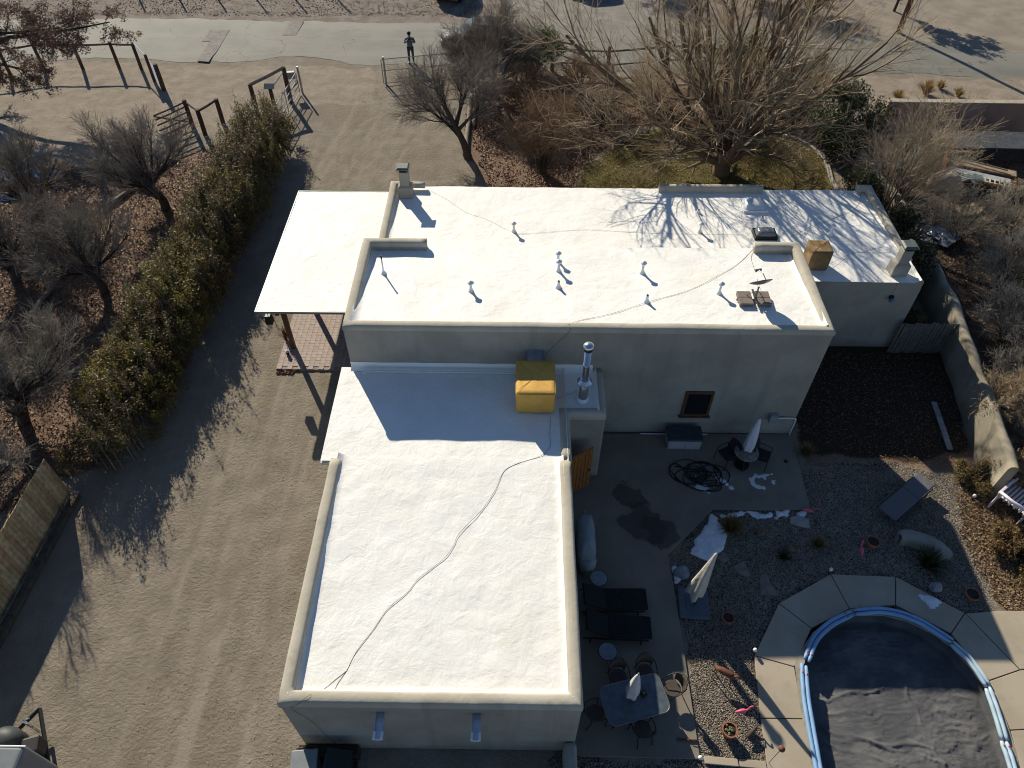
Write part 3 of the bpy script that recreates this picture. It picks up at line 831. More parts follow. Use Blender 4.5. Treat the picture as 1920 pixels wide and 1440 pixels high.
# vents, chimneys, skylights are parts of their roofs
ventm = mat('vent_white', (.80, .80, .78), .45, .06, spec=.4)
ventg = mat('vent_cap_grey', (.70, .72, .74), .4, .08, spec=.4)
ventb = mat('vent_black', (.02, .02, .02), .6, .1)
def vent(rf, x, y, z, h, cap=True, cone=.10):
    q = MB(); q.lathe([(cone * 1.25, -.03), (cone, .015), (.055, .10), (.043, .16), (.040, h)], (x, y, z), 12, wob=.03)
    v = q.build('vent_pipe', ventm, rf, world=True, smooth=True)
    if cap:
        q = MB(); q.lathe([(.050, 0), (.062, .02), (.062, .08), (.045, .085)], (x, y, z + h - .02), 12); q.lathe([(.105, 0), (.11, .012), (.07, .05), (.012, .085)], (x, y, z + h + .065), 12)
        q.build('cap', ventg, v, world=True, smooth=False)
    else:
        q = MB(); q.lathe([(.03, 0), (.036, .0), (.036, .03), (.028, .03)], (x, y, z + h - .012), 10); q.build('rim', ventb, v, world=True)
for (x, y, h, c) in ((1.34, 19.31, .30, 1), (1.34, 18.79, .34, 1), (1.31, 17.93, .24, 0), (4.06, 18.75, .34, 1), (4.02, 17.23, .26, 0), (6.35, 17.69, .33, 1), (-1.45, 17.67, .28, 1)):
    vent(main_roof, x, y, 4.90 - (y - fy) * .068, h, c)
px_, py_ = -4.32, 18.56
q = MB(); q.lathe([(.12, -.03), (.09, .02), (.035, .12), (.024, .17), (.022, .62)], (px_, py_, 4.72), 10, wob=.04); vp = q.build('mast_pipe', ventm, main_roof, world=True, smooth=True)
q = MB(); q.lathe([(.024, .60), (.026, .60), (.026, .74), (.02, .74)], (px_, py_, 4.72), 10); q.build('black_tip', ventb, vp, world=True)
for (x, y, h, c) in ((-0.15, 23.08, .30, 1), (6.93, 23.16, .32, 1), (7.1, 24.52, .12, 0), (9.5, 24.07, .12, 0)):
    vent(rear_roof, x, y, 3.24 - (y - ry0) * .042, h, c)
q = MB(); vx, vy = 11.86, 23.04
q.lathe([(.13, -.03), (.10, .03), (.06, .08), (.055, .35), (.075, .36), (.075, .44), (.04, .45)], (vx, vy, 3.15), 12, wob=.03); q.build('vent_pipe', ventm, rear_roof, world=True, smooth=True)

def chimney(x, y, z, h, lean=0, w=.56, s=.36):
    c = MB()
    c.box((x, y, z + .22), (w, w * .9, .55), .0); c.box((x, y, z + .53), (w, w * .9, .10), 0, taper=.62)
    c.box((x, y, z + .53 + (h - .5) / 2), (s, s, h - .5))
    co = c.build('chimney', stucco, house, world=True, bevel=.025)
    k = MB()
    for dx_ in (-1, 1):
        for dy_ in (-1, 1): k.box((x + dx_ * s * .42, y + dy_ * s * .42, z + h + .09), (.03, .03, .16))
    k.box((x, y, z + h + .18), (s + .16, s + .16, .03)); k.box((x, y, z + h + .215), (s + .14, s + .14, .05), taper=.75)
    k.build('cap', mat('chimney_cap', (.10, .115, .105), .5, .15), co, world=True, bevel=.004)
    k = MB(); k.box((x, y, z + h + .055), (s - .06, s - .06, .09)); k.build('flue', mat('soot', (.012, .012, .012), .9, .1), co, world=True)
chimney(-4.52, 25.55, 3.03, 1.12)
chimney(13.55, 20.75, 3.20, 1.05)

def skylight(px, py, z, sx, sy, m, fm):
    c = MB(); c.box((px, py, z + .06), (sx, sy, .22)); co = c.build('skylight', fm, rear_roof, world=True, bevel=.01)
    V = []; F = []; n = 10
    for j in range(n + 1):
        for i in range(n + 1):
            u, v = i / n * 2 - 1, j / n * 2 - 1
            V.append((px + u * (sx / 2 - .05), py + v * (sy / 2 - .05), z + .165 + .17 * ((1 - u ** 4) * (1 - v ** 4)) ** .7))
    for j in range(n):
        for i in range(n): F.append((j * (n + 1) + i, j * (n + 1) + i + 1, (j + 1) * (n + 1) + i + 1, (j + 1) * (n + 1) + i))
    d = MB(); d.add(V, F); d.build('dome', m, co, world=True, smooth=True)
sx_, sy_ = 9.36, 24.96
skylight(sx_, sy_, 3.0, .95, .9, mat('white_dome', (.62, .65, .68), .2, .05, spec=.6), ventm)
sx_, sy_ = 9.35, 22.97
skylight(sx_, sy_, 3.1, .85, .6, mat('smoked_dome', (.17, .18, .19), .12, .05, spec=.7), mat('black_metal', (.02, .02, .022)))

# stove flue on the low roof
fx_, fy2 = 2.03, 14.62
q = MB(); q.lathe([(.24, -.02), (.21, .04), (.19, .09), (.15, .13)], (fx_, fy2, 3.15), 16, wob=.03); fo = q.build('flue_pipe', ventm, low_roof, world=True, smooth=True)
steel = mat('stainless', (.62, .63, .64), .22, .08, 6, metal=.95, spec=.5)
q = MB(); q.lathe([(.135, .10), (.135, .86)], (fx_, fy2, 3.15), 16); q.build('lower_pipe', mat('dull_steel', (.30, .31, .32), .4, .1, metal=.7), fo, world=True, smooth=True)
q = MB(); q.lathe([(.23, .80), (.23, .82), (.14, .92), (.11, .92)], (fx_, fy2, 3.15), 16); q.build('storm_collar', steel, fo, world=True)
q = MB(); q.lathe([(.095, .86), (.095, 1.5), (.102, 1.5), (.102, 1.54), (.095, 1.54), (.095, 2.15)], (fx_, fy2, 3.15), 16); q.build('upper_pipe', steel, fo, world=True, smooth=True)
q = MB(); q.lathe([(.11, 2.10), (.125, 2.13), (.125, 2.24), (.11, 2.25)], (fx_, fy2, 3.15), 16); q.build('cap_band', ventb, fo, world=True, smooth=True)
q = MB(); q.lathe([(.12, 2.24), (.165, 2.26), (.165, 2.29), (.13, 2.34), (.06, 2.375), (.01, 2.385)], (fx_, fy2, 3.15), 18); q.build('cap', steel, fo, world=True, smooth=True)

# ------------------------------------------------------------------ carport
cp = thing('carport', 'white-roofed carport on brown posts left of the house', 'carport', (-7.3, 22.6, 0))
X, Y = np.meshgrid(np.linspace(-9.08, -5.22, 39), np.linspace(18.93, 26.28, 70))
Z = 2.70 + (fbm(X * .8, Y * .8, 5) - .47) * .03 + (fbm(X * 3, Y * 2.4, 15) - .47) * .012
ii = np.arange(X.size).reshape(X.shape)
F = np.stack([ii[:-1, :-1].ravel(), ii[:-1, 1:].ravel(), ii[1:, 1:].ravel(), ii[1:, :-1].ravel()], 1)
crf = np_obj('roof', np.stack([X.ravel(), Y.ravel(), Z.ravel()], 1), F, roofm, cp, True)
brownw = mat('brown_timber', (.105, .048, .030), .65, .2, 9, .2, 50)
q = MB(); q.box((-7.15, 22.6, 2.655), (3.86, 7.35, .055)); q.build('deck', brownw, cp, world=True)
q = MB()
q.box((-7.16, 18.905, 2.655), (3.88, .05, .10)); q.box((-7.16, 26.30, 2.655), (3.88, .05, .10)); q.box((-9.105, 22.6, 2.655), (.05, 7.44, .10))
q.build('gutter', mat('grey_metal_edge', (.20, .22, .21), .4, .1, metal=.3), crf, world=True, bevel=.008)
for yy in (19.28, 22.6, 25.95):
    q = MB(); q.box((-7.1, yy, 2.53), (3.7, .10, .19)); q.build('rafter', brownw, cp, world=True, bevel=.008)
q = MB(); q.box((-8.5, 22.6, 2.35), (.14, 6.9, .17)); q.build('beam', brownw, cp, world=True, bevel=.008)
for yy in (19.75, 22.6, 25.6):
    q = MB(); q.box((-8.5, yy, 1.15), (.16, .16, 2.24)); q.build('post', brownw, cp, world=True, bevel=.01)
lan = thing('hanging_lantern', 'black box lantern hanging under the carport front corner', 'lantern', (-8.86, 19.25, 1.78))
q = MB(); q.box((0, 0, .25), (.26, .26, .36), taper=.8); q.build('body', mat('black_metal', (.02, .02, .022)), lan, bevel=.01)
q = MB(); q.tube([(0, 0, .43), (0, 0, .78)], .012, 6); q.build('rod', MATS['black_metal'], lan)

# brick terrace under the carport, every paver a piece
ter = bpy.data.objects.new('brick_terrace', None); COL.objects.link(ter); ter.location = (-7, 21, 0)
tag(ter, 'pink brick paved terrace under the carport', None, None, 'structure')
q = MB(); q.prism([(-8.92, 18.62), (-5.22, 18.62), (-5.22, 26.2), (-8.92, 26.2)], -.08, .072); q.build('bedding', mat('mortar', (.29, .235, .205), .95, .2), ter, world=True)
bm_ = [mat('paver_%d' % i, c, .85, .14, 7, .3, 60) for i, c in enumerate(((.375, .305, .268), (.385, .312, .275), (.365, .295, .26), (.395, .322, .285)))]
bw, bl = .2, .3
bmesh_p = []
for i in range(4):
    q = MB(); q.box((0, 0, 0), (bw - .012, bl - .012, .05)); me = bpy.data.meshes.new('brick'); me.from_pydata(q.V, [], q.F); me.materials.append(bm_[i]); bmesh_p.append(me)
cnt = 0
for iy in range(26):
    for ix in range(19):
        x = -8.92 + .1 + ix * .195; y = 18.62 + .15 + iy * .3 + (.15 if ix % 2 else 0)
        if x > -5.3 or y > 23.4: continue
        o = bpy.data.objects.new('brick', random.choice(bmesh_p)); COL.objects.link(o); o.parent = ter
        o.location = (x + 7, y - 21, .066 + random.uniform(-.003, .004)); o.rotation_euler = (random.gauss(0, .01), random.gauss(0, .01), random.gauss(0, .008)); cnt += 1
        if cnt >= 290: break
    if cnt >= 290: break
sol = thing('path_light', 'small black solar path light on the brick terrace', 'path light', (-8.63, 19.36, .07))
q = MB(); q.lathe([(.05, 0), (.05, .05), (.07, .07), (.07, .16), (.04, .2)], (0, 0, 0), 10); q.build('body', mat('black_metal', (.02, .02, .022)), sol)
q = MB(); q.lathe([(.055, .18), (.085, .19), (.02, .26)], (0, 0, 0), 10); q.build('cap', ventg, sol)

# ------------------------------------------------------------------ things on the roofs
blackm = MATS['black_metal']
def cooler(name, label, loc, s, m, rz=0.0):
    t = thing(name, label, 'cooler', loc, rz)
    n = 12; sx, sy, sz = s
    V = []; F = []
    # cloth cover: rounded box with creases, drawn in at the hem
    levels = [(0.0, .90), (.06, .97), (.25, 1.0), (.85, .99), (.97, .975), (1.0, .93)]
    ring = []
    per = 48
    for (h, k) in levels:
        for i in range(per):
            a = 2 * math.pi * i / per
            c, s_ = math.cos(a), math.sin(a)
            e = .09
            x = math.copysign(abs(c) ** e, c); y = math.copysign(abs(s_) ** e, s_)
            f = 1 + .006 * math.sin(i * 2.3 + h * 9) * (1 - h * .5)
            V.append((x * sx / 2 * k * f, y * sy / 2 * k * f, h * sz))
    for j in range(len(levels) - 1):
        for i in range(per): F.append((j * per + i, j * per + (i + 1) % per, (j + 1) * per + (i + 1) % per, (j + 1) * per + i))
    top0 = (len(levels) - 1) * per
    # top sheet with wrinkles, as concentric rings
    prev = list(range(top0, top0 + per))
    for k in (.75, .45, .15):
        cur = []
        for i in range(per):
            v = V[top0 + i]
            cur.append(len(V)); V.append((v[0] * k / .93, v[1] * k / .93, sz + .004 * math.sin(i * 1.9 + k * 20)))
        for i in range(per): F.append((prev[i], prev[(i + 1) % per], cur[(i + 1) % per], cur[i]))
        prev = cur
    F.append(tuple(prev))
    q = MB(); q.add(V, F); q.build('cover', m, t, smooth=True, bevel=0)
    q = MB(); q.tube([(sx / 2 * .99 * math.copysign(abs(math.cos(a)) ** .09, math.cos(a)), sy / 2 * .99 * math.copysign(abs(math.sin(a)) ** .09, math.sin(a)), sz * .955) for a in [2 * math.pi * i / 64 for i in range(64)]], .012, 5, closed=True)
    q.build('seam', m, t, smooth=True)
    q = MB()
    for dx in (-1, 1):
        for dy in (-1, 1): q.box((dx * sx * .35, dy * sy * .35, .0), (.1, .1, .12))
    q.build('foot', blackm, t)
    return t
yel = mat('ochre_canvas', (.60, .35, .075), .7, .06, 2.5, .35, 9, .03, dirt=(.30, .17, .05), dirtamt=.4)
cooler('evaporative_cooler', 'bright ochre canvas covered cooler on the shaded low roof', (.575, 14.68, 3.17), (1.16, 1.36, .92), yel)
tanm = mat('tan_canvas', (.235, .155, .07), .8, .2, 2.5, .6, 7, .04, dirt=(.12, .085, .045), dirtamt=.7)
cooler('evaporative_cooler', 'small tan canvas covered cooler beside the tall block on the rear roof', (10.72, 21.15, 3.21), (.74, .72, .84), tanm)
t = thing('cooler_duct', 'grey sheet metal duct box between yellow cooler and tall wall', 'duct', (.56, 15.6, 3.6))
q = MB(); q.box((0, .0, .22), (.46, .50, .34)); q.build('box', mat('duct_metal', (.30, .33, .36), .45, .12, metal=.4), t, bevel=.01)
q = MB(); q.box((0, .225, .22), (.54, .04, .42)); q.build('flange', MATS['duct_metal'], t, bevel=.006)

# satellite dish on ballast pavers
dz = 4.83
t = thing('satellite_dish', 'dark grey satellite dish on a ballast tray, right end of the upper roof', 'satellite dish', (7.42, 17.22, dz))
wood = mat('grey_paver', (.20, .165, .135), .85, .15, 7, .3, 40)
for i in range(2):
    for j in range(2):
        for k in range(2):
            q = MB(); q.box((-.36 + (k - .5) * .0 + (i - .0) * .56, -.06 + j * .30 + .0, .055 + k * .07 - .02), (.42, .285, .06)); q.build('paver', wood, t, bevel=.008)
q = MB(); q.box((-.08, .09, .03), (1.06, .06, .04)); q.box((-.08, .09, .17), (.06, .66, .03)); q.tube([(-.08, .0, .15), (-.08, .0, .62)], .026, 8)
q.tube([(-.30, .2, .15), (-.08, 0, .48)], .012, 6); q.tube([(.16, .2, .15), (-.08, 0, .48)], .012, 6); q.build('mast', mat('grey_pole', (.13, .14, .15), .4, .1, metal=.5), t, smooth=False)
dn = Vector((-.15, .72, .66)).normalized()
u = dn.cross(Vector((0, 0, 1))).normalized(); v = u.cross(dn) * -1
c = Vector((.0, .08, .66)); V = []; F = []; nr, na = 6, 24
for j in range(nr + 1):
    r = .34 * j / nr
    for i in range(na):
        a = 2 * math.pi * i / na
        V.append(c + u * math.cos(a) * r * 1.0 + v * math.sin(a) * r * 1.08 + dn * (.085 * (j / nr) ** 2))
for j in range(nr):
    for i in range(na): F.append((j * na + i, j * na + (i + 1) % na, (j + 1) * na + (i + 1) % na, (j + 1) * na + i))
q = MB(); q.add(V, F); rf_ = q.build('reflector', mat('dish_grey', (.085, .09, .09), .4, .1, spec=.4), t, smooth=True)
md = rf_.modifiers.new('solid', 'SOLIDIFY'); md.thickness = .012
lnb = c + dn * .46 + v * .06
q = MB(); q.tube([c - v * .34 + dn * .06, c - v * .2 + dn * .3, lnb], .014, 6); q.build('feed_arm', MATS['grey_pole'], t)
q = MB(); q.tube([lnb - u * .10, lnb + u * .10], .035, 8); q.tube([lnb - dn * .06 - u * .07, lnb + dn * .03 - u * .07], .03, 8); q.tube([lnb - dn * .06 + u * .07, lnb + dn * .03 + u * .07], .03, 8); q.build('receiver', mat('receiver_grey', (.22, .23, .23), .4, .1), t, smooth=True)

# cables lying on the roofs
cablem = mat('black_cable', (.025, .025, .027), .6, .1)
greyc = mat('grey_cable', (.13, .13, .14), .6, .1)
def cable(label, pts, r=.014, m=None):
    r *= .35; P = smooth_path(pts, 6); c = P[0]
    q = MB(); q.tube([p - c for p in P], r, 5)
    o = q.build('cable', m or cablem, None, smooth=True); o.location = c
    return tag(o, label, 'cable', 'cables running over the roofs')
Zm = lambda x, y: (x, y, 4.905 - (y - fy) * .068 + .014)
Zr = lambda x, y: (x, y, 3.24 - (y - ry0) * .042 + .016)
Zl = lambda x, y: (x, y, (3.14 if y > 12.3 else 3.14 - (12.3 - y) * .016) + .016)
cable('thin grey cable from rear left parapet to the capped vent', [Zr(-3.75, 26.09), Zr(-2.81, 25.23), Zr(-2.01, 24.33), Zr(-1.22, 23.89), Zr(-0.52, 23.27), Zr(-0.05, 22.91)], .009, greyc)
cable('thin grey cable drooping along the rear roof behind the upper roof edge', [Zr(-0.05, 22.91), Zr(0.8, 22.99), Zr(2.64, 23.23), Zr(4.66, 23.06), Zr(6.68, 23.02), Zr(8.6, 23.02)], .009, greyc)
cable('black cable from rear of the upper roof down to the satellite dish', [Zm(8.1, 20.29), Zm(7.81, 19.7), Zm(7.76, 19.14), Zm(7.72, 18.4), (7.36, 17.3, 5.2)], .011)
cable('long black cable crossing the upper roof diagonally past a vent', [Zm(8.04, 20.26), Zm(7.31, 19.32), Zm(6.47, 18.6), Zm(5.4, 17.81), Zm(4.07, 17.21), Zm(2.94, 16.63), Zm(1.87, 16.25), (1.54, 15.97, 4.97)], .012)
cable('black cable hanging down the tall wall to the yellow cooler', [(1.6, fy - .03, 4.99), (1.55, fy - .03, 4.8), (1.2, fy - .03, 4.3), (.95, fy - .05, 3.95), (.8, 15.5, 3.86)], .012)
cable('black cable trailing from yellow cooler to the stove flue', [(1.18, 14.6, 3.2), Zl(1.51, 14.78), Zl(1.81, 14.93), Zl(1.99, 15.22), (1.9, 14.6, 3.5)], .010)
cable('long black cable winding from the yellow cooler across the garage roof', [Zl(1.05, 13.93), Zl(1, 13.26), Zl(1.01, 12.87), Zl(0.74, 12.49), Zl(0.06, 12.2), Zl(-0.31, 11.93), Zl(-0.54, 11.31), Zl(-0.86, 10.71), Zl(-1.43, 9.98), Zl(-1.57, 9.59), Zl(-1.82, 9.2), Zl(-2.38, 8.68), Zl(-2.61, 8.32), Zl(-3.05, 7.88), Zl(-3.33, 7.36), Zl(-3.64, 6.85), Zl(-3.81, 6.38)], .014)
cable('loose black cable end curving left over the garage front parapet and down the wall', [Zl(-3.81, 6.38), Zl(-4.13, 6.09), Zl(-4.44, 5.8), (-4.48, 5.75, 3.30), (-4.75, 5.56, 3.2), (-4.92, 5.55, 3.0), (-4.65, 5.55, 2.2), (-4.5, 5.55, 1.2), (-4.3, 5.55, .3)], .011)
cable('short black cable tail near the garage front parapet', [Zl(-3.81, 6.38), Zl(-3.96, 6.11), Zl(-4.06, 5.81)], .011)
cable('black cable across the rear roof to the right parapet', [Zr(10.27, 22.85), Zr(11.28, 23.61), Zr(12.52, 24.29), Zr(13.49, 25.03), Zr(14.05, 26.17)], .012)
cable('black cable loop on the rear roof beside the tan cooler', [(11.1, 21.0, 3.3), Zr(12.38, 21.88), Zr(13.17, 21.92), Zr(13.75, 21.99), Zr(13.69, 22.31), Zr(12.81, 22.01)], .012)
cable('black cable dropping over the rear block wall to the flood light', [Zr(12.96, 21.85), Zr(13.05, 20.94), (13.36, ry0 + .1, 3.25), (13.42, ry0 - .03, 3.15), (13.45, ry0 - .04, 2.65)], .013)

# ------------------------------------------------------------------ patio furniture
pz = .07
canvas = mat('pale_canvas', (.58, .54, .52), .8, .08, 3, .4, 9, .03)
def closed_umbrella(label, loc, zb, zt_, r, m, lean=(0, 0)):
    t = thing('closed_umbrella', label, 'umbrella', loc)
    n = 22; V = []; F = []
    prof = [(0, .80), (.03, .95), (.12, 1.0), (.35, .92), (.6, .70), (.8, .48), (.93, .28), (1.0, .05)]
    for (h, k) in prof:
        z = zb + (zt_ - zb) * h
        for i in range(n):
            a = 2 * math.pi * i / n
            f = r * k * (1 + .16 * math.cos(a * 5 + h * 1.4) * (1 - h))
            V.append((f * math.cos(a) + lean[0] * z, f * math.sin(a) + lean[1] * z, z + (.03 * math.sin(a * 5) if h == 0 else 0)))
    for j in range(len(prof) - 1):
        for i in range(n): F.append((j * n + i, j * n + (i + 1) % n, (j + 1) * n + (i + 1) % n, (j + 1) * n + i))
    F.append(tuple(range(n))[::-1]); F.append(tuple((len(prof) - 1) * n + i for i in range(n)))
    q = MB(); q.add(V, F); q.build('cover', m, t, smooth=True)
    q = MB(); q.tube([(0, 0, 0), (lean[0] * zt_, lean[1] * zt_, zt_ + .05)], .022, 8); q.build('pole', mat('pole_grey', (.2, .2, .2), .4, .1, metal=.4), t, smooth=True)
    q = MB(); q.lathe([(.24, 0), (.24, .04), (.06, .09), (.04, .28)], (0, 0, 0), 14); q.build('base', blackm, t)
    return t
# bistro set
bx_, by_ = 7.54, 14.50
t = thing('bistro_table', 'small round mottled stone bistro table by the tall wall', 'table', (bx_, by_, pz))
q = MB(); q.lathe([(.38, .68), (.395, .69), (.395, .715), (.38, .725)], (0, 0, 0), 28); q.build('table_top', mat('mottled_stone', (.21, .185, .16), .5, .4, 9), t)
for a in (.4, 2.5, 4.6):
    q = MB(); q.tube([(.30 * math.cos(a), .30 * math.sin(a), 0), (.12 * math.cos(a), .12 * math.sin(a), .4), (.22 * math.cos(a), .22 * math.sin(a), .68)], .016, 6); q.build('leg', blackm, t)
closed_umbrella('closed white market umbrella standing in the bistro table', (bx_, by_, pz), .86, 2.45, .17, mat('white_canvas', (.60, .62, .66), .8, .06, 3, .4, 9, .03))
wick = mat('dark_sling', (.022, .021, .022), .8, .25, 30)
def sling_chair(label, loc, rz):
    t = thing('patio_chair', label, 'chair', loc, rz, 'dark sling chairs at the bistro table')
    q = MB(); q.add([(-.25, -.25, .44), (.25, -.25, .44), (.27, .22, .40), (-.27, .22, .40), (-.25, -.25, .46), (.25, -.25, .46), (.27, .22, .42), (-.27, .22, .42)], [(0, 3, 2, 1), (4, 5, 6, 7), (0, 1, 5, 4), (1, 2, 6, 5), (2, 3, 7, 6), (3, 0, 4, 7)]); q.build('seat', wick, t, bevel=.008)
    V = []; F = []
    for j in range(6):
        for i in range(9):
            a = (i / 8 - .5) * 1.5
            V.append((math.sin(a) * .36, .22 + .10 * j / 5 + (math.cos(a) - 1) * .30, .42 + .48 * j / 5))
    for j in range(5):
        for i in range(8): F.append((j * 9 + i, j * 9 + i + 1, (j + 1) * 9 + i + 1, (j + 1) * 9 + i))
    q = MB(); q.add(V, F); b = q.build('backrest', wick, t, smooth=True); b.modifiers.new('s', 'SOLIDIFY').thickness = .02
    for sx in (-1, 1):
        q = MB(); q.tube([(sx * .27, -.28, 0), (sx * .28, -.24, .62), (sx * .29, .18, .64)], .014, 6); q.build('armrest', blackm, t)
        q = MB(); q.tube([(sx * .26, .30, 0), (sx * .26, .22, .4), (sx * .29, .18, .64)], .014, 6); q.build('leg', blackm, t)
    return t
sling_chair('dark sling chair left of the bistro table', (7.02, 14.62, pz), -1.1)
sling_chair('dark sling chair right of the bistro table', (8.12, 14.6, pz), -5.2)

# deck storage box
t = thing('deck_box', 'pale plastic deck storage box with dark lid under the window', 'storage box', (5.68, 15.38, pz))
q = MB(); q.box((0, 0, .24), (1.10, .56, .48), taper=1.03); q.build('bin', mat('pale_plastic', (.34, .35, .36), .5, .08), t, bevel=.02)
for i in range(2):
    q = MB(); q.box((-.28 + i * .56, -.288, .24), (.48, .02, .30)); q.build('panel', MATS['pale_plastic'], t, bevel=.008)
q = MB(); q.box((0, 0, .52), (1.18, .64, .09)); q.build('lid', mat('dark_plastic', (.045, .05, .055), .55, .15), t, bevel=.03)
t = thing('white_pipe', 'thin white pipe lying along the wall behind the deck box', 'pipe', (5.6, 15.75, pz))
q = MB(); q.tube([(-1.3, 0, .02), (1.0, .01, .02)], .018, 6); q.build('pipe', MATS['white_pvc'], t)

# tangled hose
hose = bpy.data.objects.new('garden_hose', None); bpy.data.objects.remove(hose)
P = []; random.seed(12)
cx, cy = 6.05, 14.05
for i in range(150):
    a = i * .47 + .3 * math.sin(i * .21)
    rr_ = .38 + .22 * math.sin(i * .137) + .14 * math.sin(i * .53 + 1)
    P.append((cx + .22 * math.sin(i * .09) + rr_ * 1.1 * math.cos(a), cy + .1 * math.cos(i * .11) + rr_ * .8 * math.sin(a), .03 + .05 * (i / 150) + .03 * math.sin(i * .9)))
for k in range(3):
    P = [(cx - .75 + .1 * k, cy + .35 - k * .3, .02)] + P if k == 0 else P
P += [(6.7, 13.55, .02), (6.2, 13.42, .02), (5.6, 13.62, .02), (5.25, 14.0, .02), (5.12, 14.35, .02), (5.35, 14.5, .02), (5.6, 14.3, .02)]
Q = smooth_path(P, 4)
q = MB(); q.tube([(p[0] - cx, p[1] - cy, p[2] - .01) for p in Q], .016, 6); o = q.build('garden_hose', mat('black_rubber', (.012, .012, .013), .5, .15), None, smooth=True); o.location = (cx, cy, pz + .01)
tag(o, 'tangled coil of black hose on the patio', 'hose')
t = thing('dog_bed', 'flat round black mat beside the hose coil', 'mat', (5.35, 14.75, pz)) if False else None
t = thing('drain_cap', 'small black drain cap at the right patio edge', 'drain', (9.05, 14.65, pz))
q = MB(); q.lathe([(.06, 0), (.06, .03), (.03, .05)], (0, 0, 0), 10); q.build('cap', blackm, t)

# covered grill
t = thing('covered_grill', 'barbecue under a pale grey fitted cover against the garage wall', 'grill', (2.12, 11.2, pz))
covm = mat('grey_cover', (.22, .255, .275), .75, .15, 3, .6, 6, .05)
q = MB(); V = []; F = []
prof = [(0, .26, .66), (.5, .27, .68), (.8, .28, .70), (1.0, .24, .66), (1.12, .15, .50), (1.16, .04, .2)]
n = 28
for (z, a, b_) in prof:
    for i in range(n):
        g_ = 2 * math.pi * i / n
        cx_, sx_ = math.cos(g_), math.sin(g_)
        f = 1 + .03 * math.sin(i * 2.1 + z * 5)
        V.append((math.copysign(abs(cx_) ** .5, cx_) * a * f, math.copysign(abs(sx_) ** .5, sx_) * b_ * f + (.05 if z > .9 else 0), z))
for j in range(len(prof) - 1):
    for i in range(n): F.append((j * n + i, j * n + (i + 1) % n, (j + 1) * n + (i + 1) % n, (j + 1) * n + i))
F.append(tuple((len(prof) - 1) * n + i for i in range(n)))
q.add(V, F); q.build('cover', covm, t, smooth=True)
q = MB(); q.lathe([(.25, 0), (.25, .66), (.22, .72), (.05, .74)], (.04, -.62, 0), 18, wob=.03); q.build('side_cover', covm, t, smooth=True)
q = MB(); q.tube([(-.02, .72, .8), (-.02, .86, .95)], .05, 8); q.build('handle', mat('bare_wood', (.30, .20, .13), .7, .2), t, smooth=True)

def side_table(label, loc):
    t = thing('side_table', label, 'table', loc)
    q = MB(); q.lathe([(.235, .42), (.245, .425), (.245, .44), (.235, .445)], (0, 0, 0), 26); q.build('table_top', mat('frosted_glass', (.15, .18, .20), .25, .15, spec=.5), t)
    q = MB(); q.tube([(.25 * math.cos(a), .25 * math.sin(a), .435) for a in [2 * math.pi * i / 28 for i in range(28)]], .010, 6, closed=True); q.build('rim', blackm, t)
    for a in (.5, 2.6, 4.7):
        q = MB(); q.tube([(.22 * math.cos(a), .22 * math.sin(a), .42), (.16 * math.cos(a), .16 * math.sin(a), .2), (.26 * math.cos(a), .26 * math.sin(a), 0)], .010, 6); q.build('leg', blackm, t)
side_table('small round glass side table between grill and black loungers', (2.45, 10.1, pz))
side_table('small round glass side table between black loungers and dining table', (2.55, 7.95, pz))

cush = mat('black_cushion', (.014, .014, .016), .9, .3, 12, .5, 14, .03)
def lounger(label, loc, rz, L=1.95, W=.64, m=None, fm=None, back=.75, bang=.55, sl=True):
    t = thing('sun_lounger', label, 'lounger', loc, rz)
    m = m or cush; fm = fm or blackm
    q = MB(); q.box((L / 2 - back / 2 - (L / 2 - (L - back) / 2) + back, 0, .34), (L - back, W, .09)) if False else q.box((back / 2, 0, .33), (L - back, W, .09)); q.build('seat', m, t, bevel=.035, seg=3)
    bx2 = -(L - back) / 2 + back / 2
    q = MB(); q.box((bx2 - math.cos(bang) * back / 2, 0, .34 + math.sin(bang) * back / 2), (back, W, .09), 0, 0, bang); q.build('backrest', m, t, bevel=.035, seg=3)
    for sy in (-1, 1):
        q = MB(); q.box((-.02, sy * (W / 2 + .02), .27), (L * .92, .03, .05)); q.build('side_rail', fm, t)
        for sx in (-.36, .36):
            q = MB(); q.box((sx * L, sy * (W / 2 + .02), .125), (.035, .03, .25)); q.build('leg', fm, t)
    return t
lounger('black cushioned patio lounger nearer the grill', (2.82, 9.50, pz), 0.02)
lounger('black cushioned patio lounger nearer the dining table', (2.85, 8.70, pz), -.03)

# dining set
tx, ty = 3.10, 6.62
t = thing('dining_table', 'rounded rectangular glass patio dining table with dark frame', 'table', (tx, ty, pz), .26)
def rrect(a, b_, r, n=6):
    P = []
    for (cx_, cy_, s0) in ((a - r, b_ - r, 0), (-a + r, b_ - r, 1), (-a + r, -b_ + r, 2), (a - r, -b_ + r, 3)):
        for i in range(n + 1):
            g_ = (s0 + i / n) * math.pi / 2; P.append((cx_ + r * math.cos(g_), cy_ + r * math.sin(g_)))
    return P
RP = rrect(.82, .50, .2)
q = MB(); q.prism(RP, .70, .712); q.build('table_top', mat('tinted_glass', (.085, .105, .12), .15, .2, 6, spec=.5), t)
q = MB(); q.tube([(p[0], p[1], .705) for p in RP], .017, 6, closed=True); q.build('rim', mat('bronze_frame', (.16, .15, .14), .35, .1, metal=.4), t, smooth=True)
for sx in (-1, 1):
    for sy in (-1, 1):
        q = MB(); q.tube([(sx * .62, sy * .34, 0), (sx * .55, sy * .28, .4), (sx * .66, sy * .36, .70)], .018, 6); q.build('leg', blackm, t)
closed_umbrella('closed pale umbrella standing through the glass dining table', (tx - .10, ty + .03, pz), .95, 2.30, .165, mat('mauve_canvas', (.56, .53, .54), .8, .08, 3, .4, 9, .03))
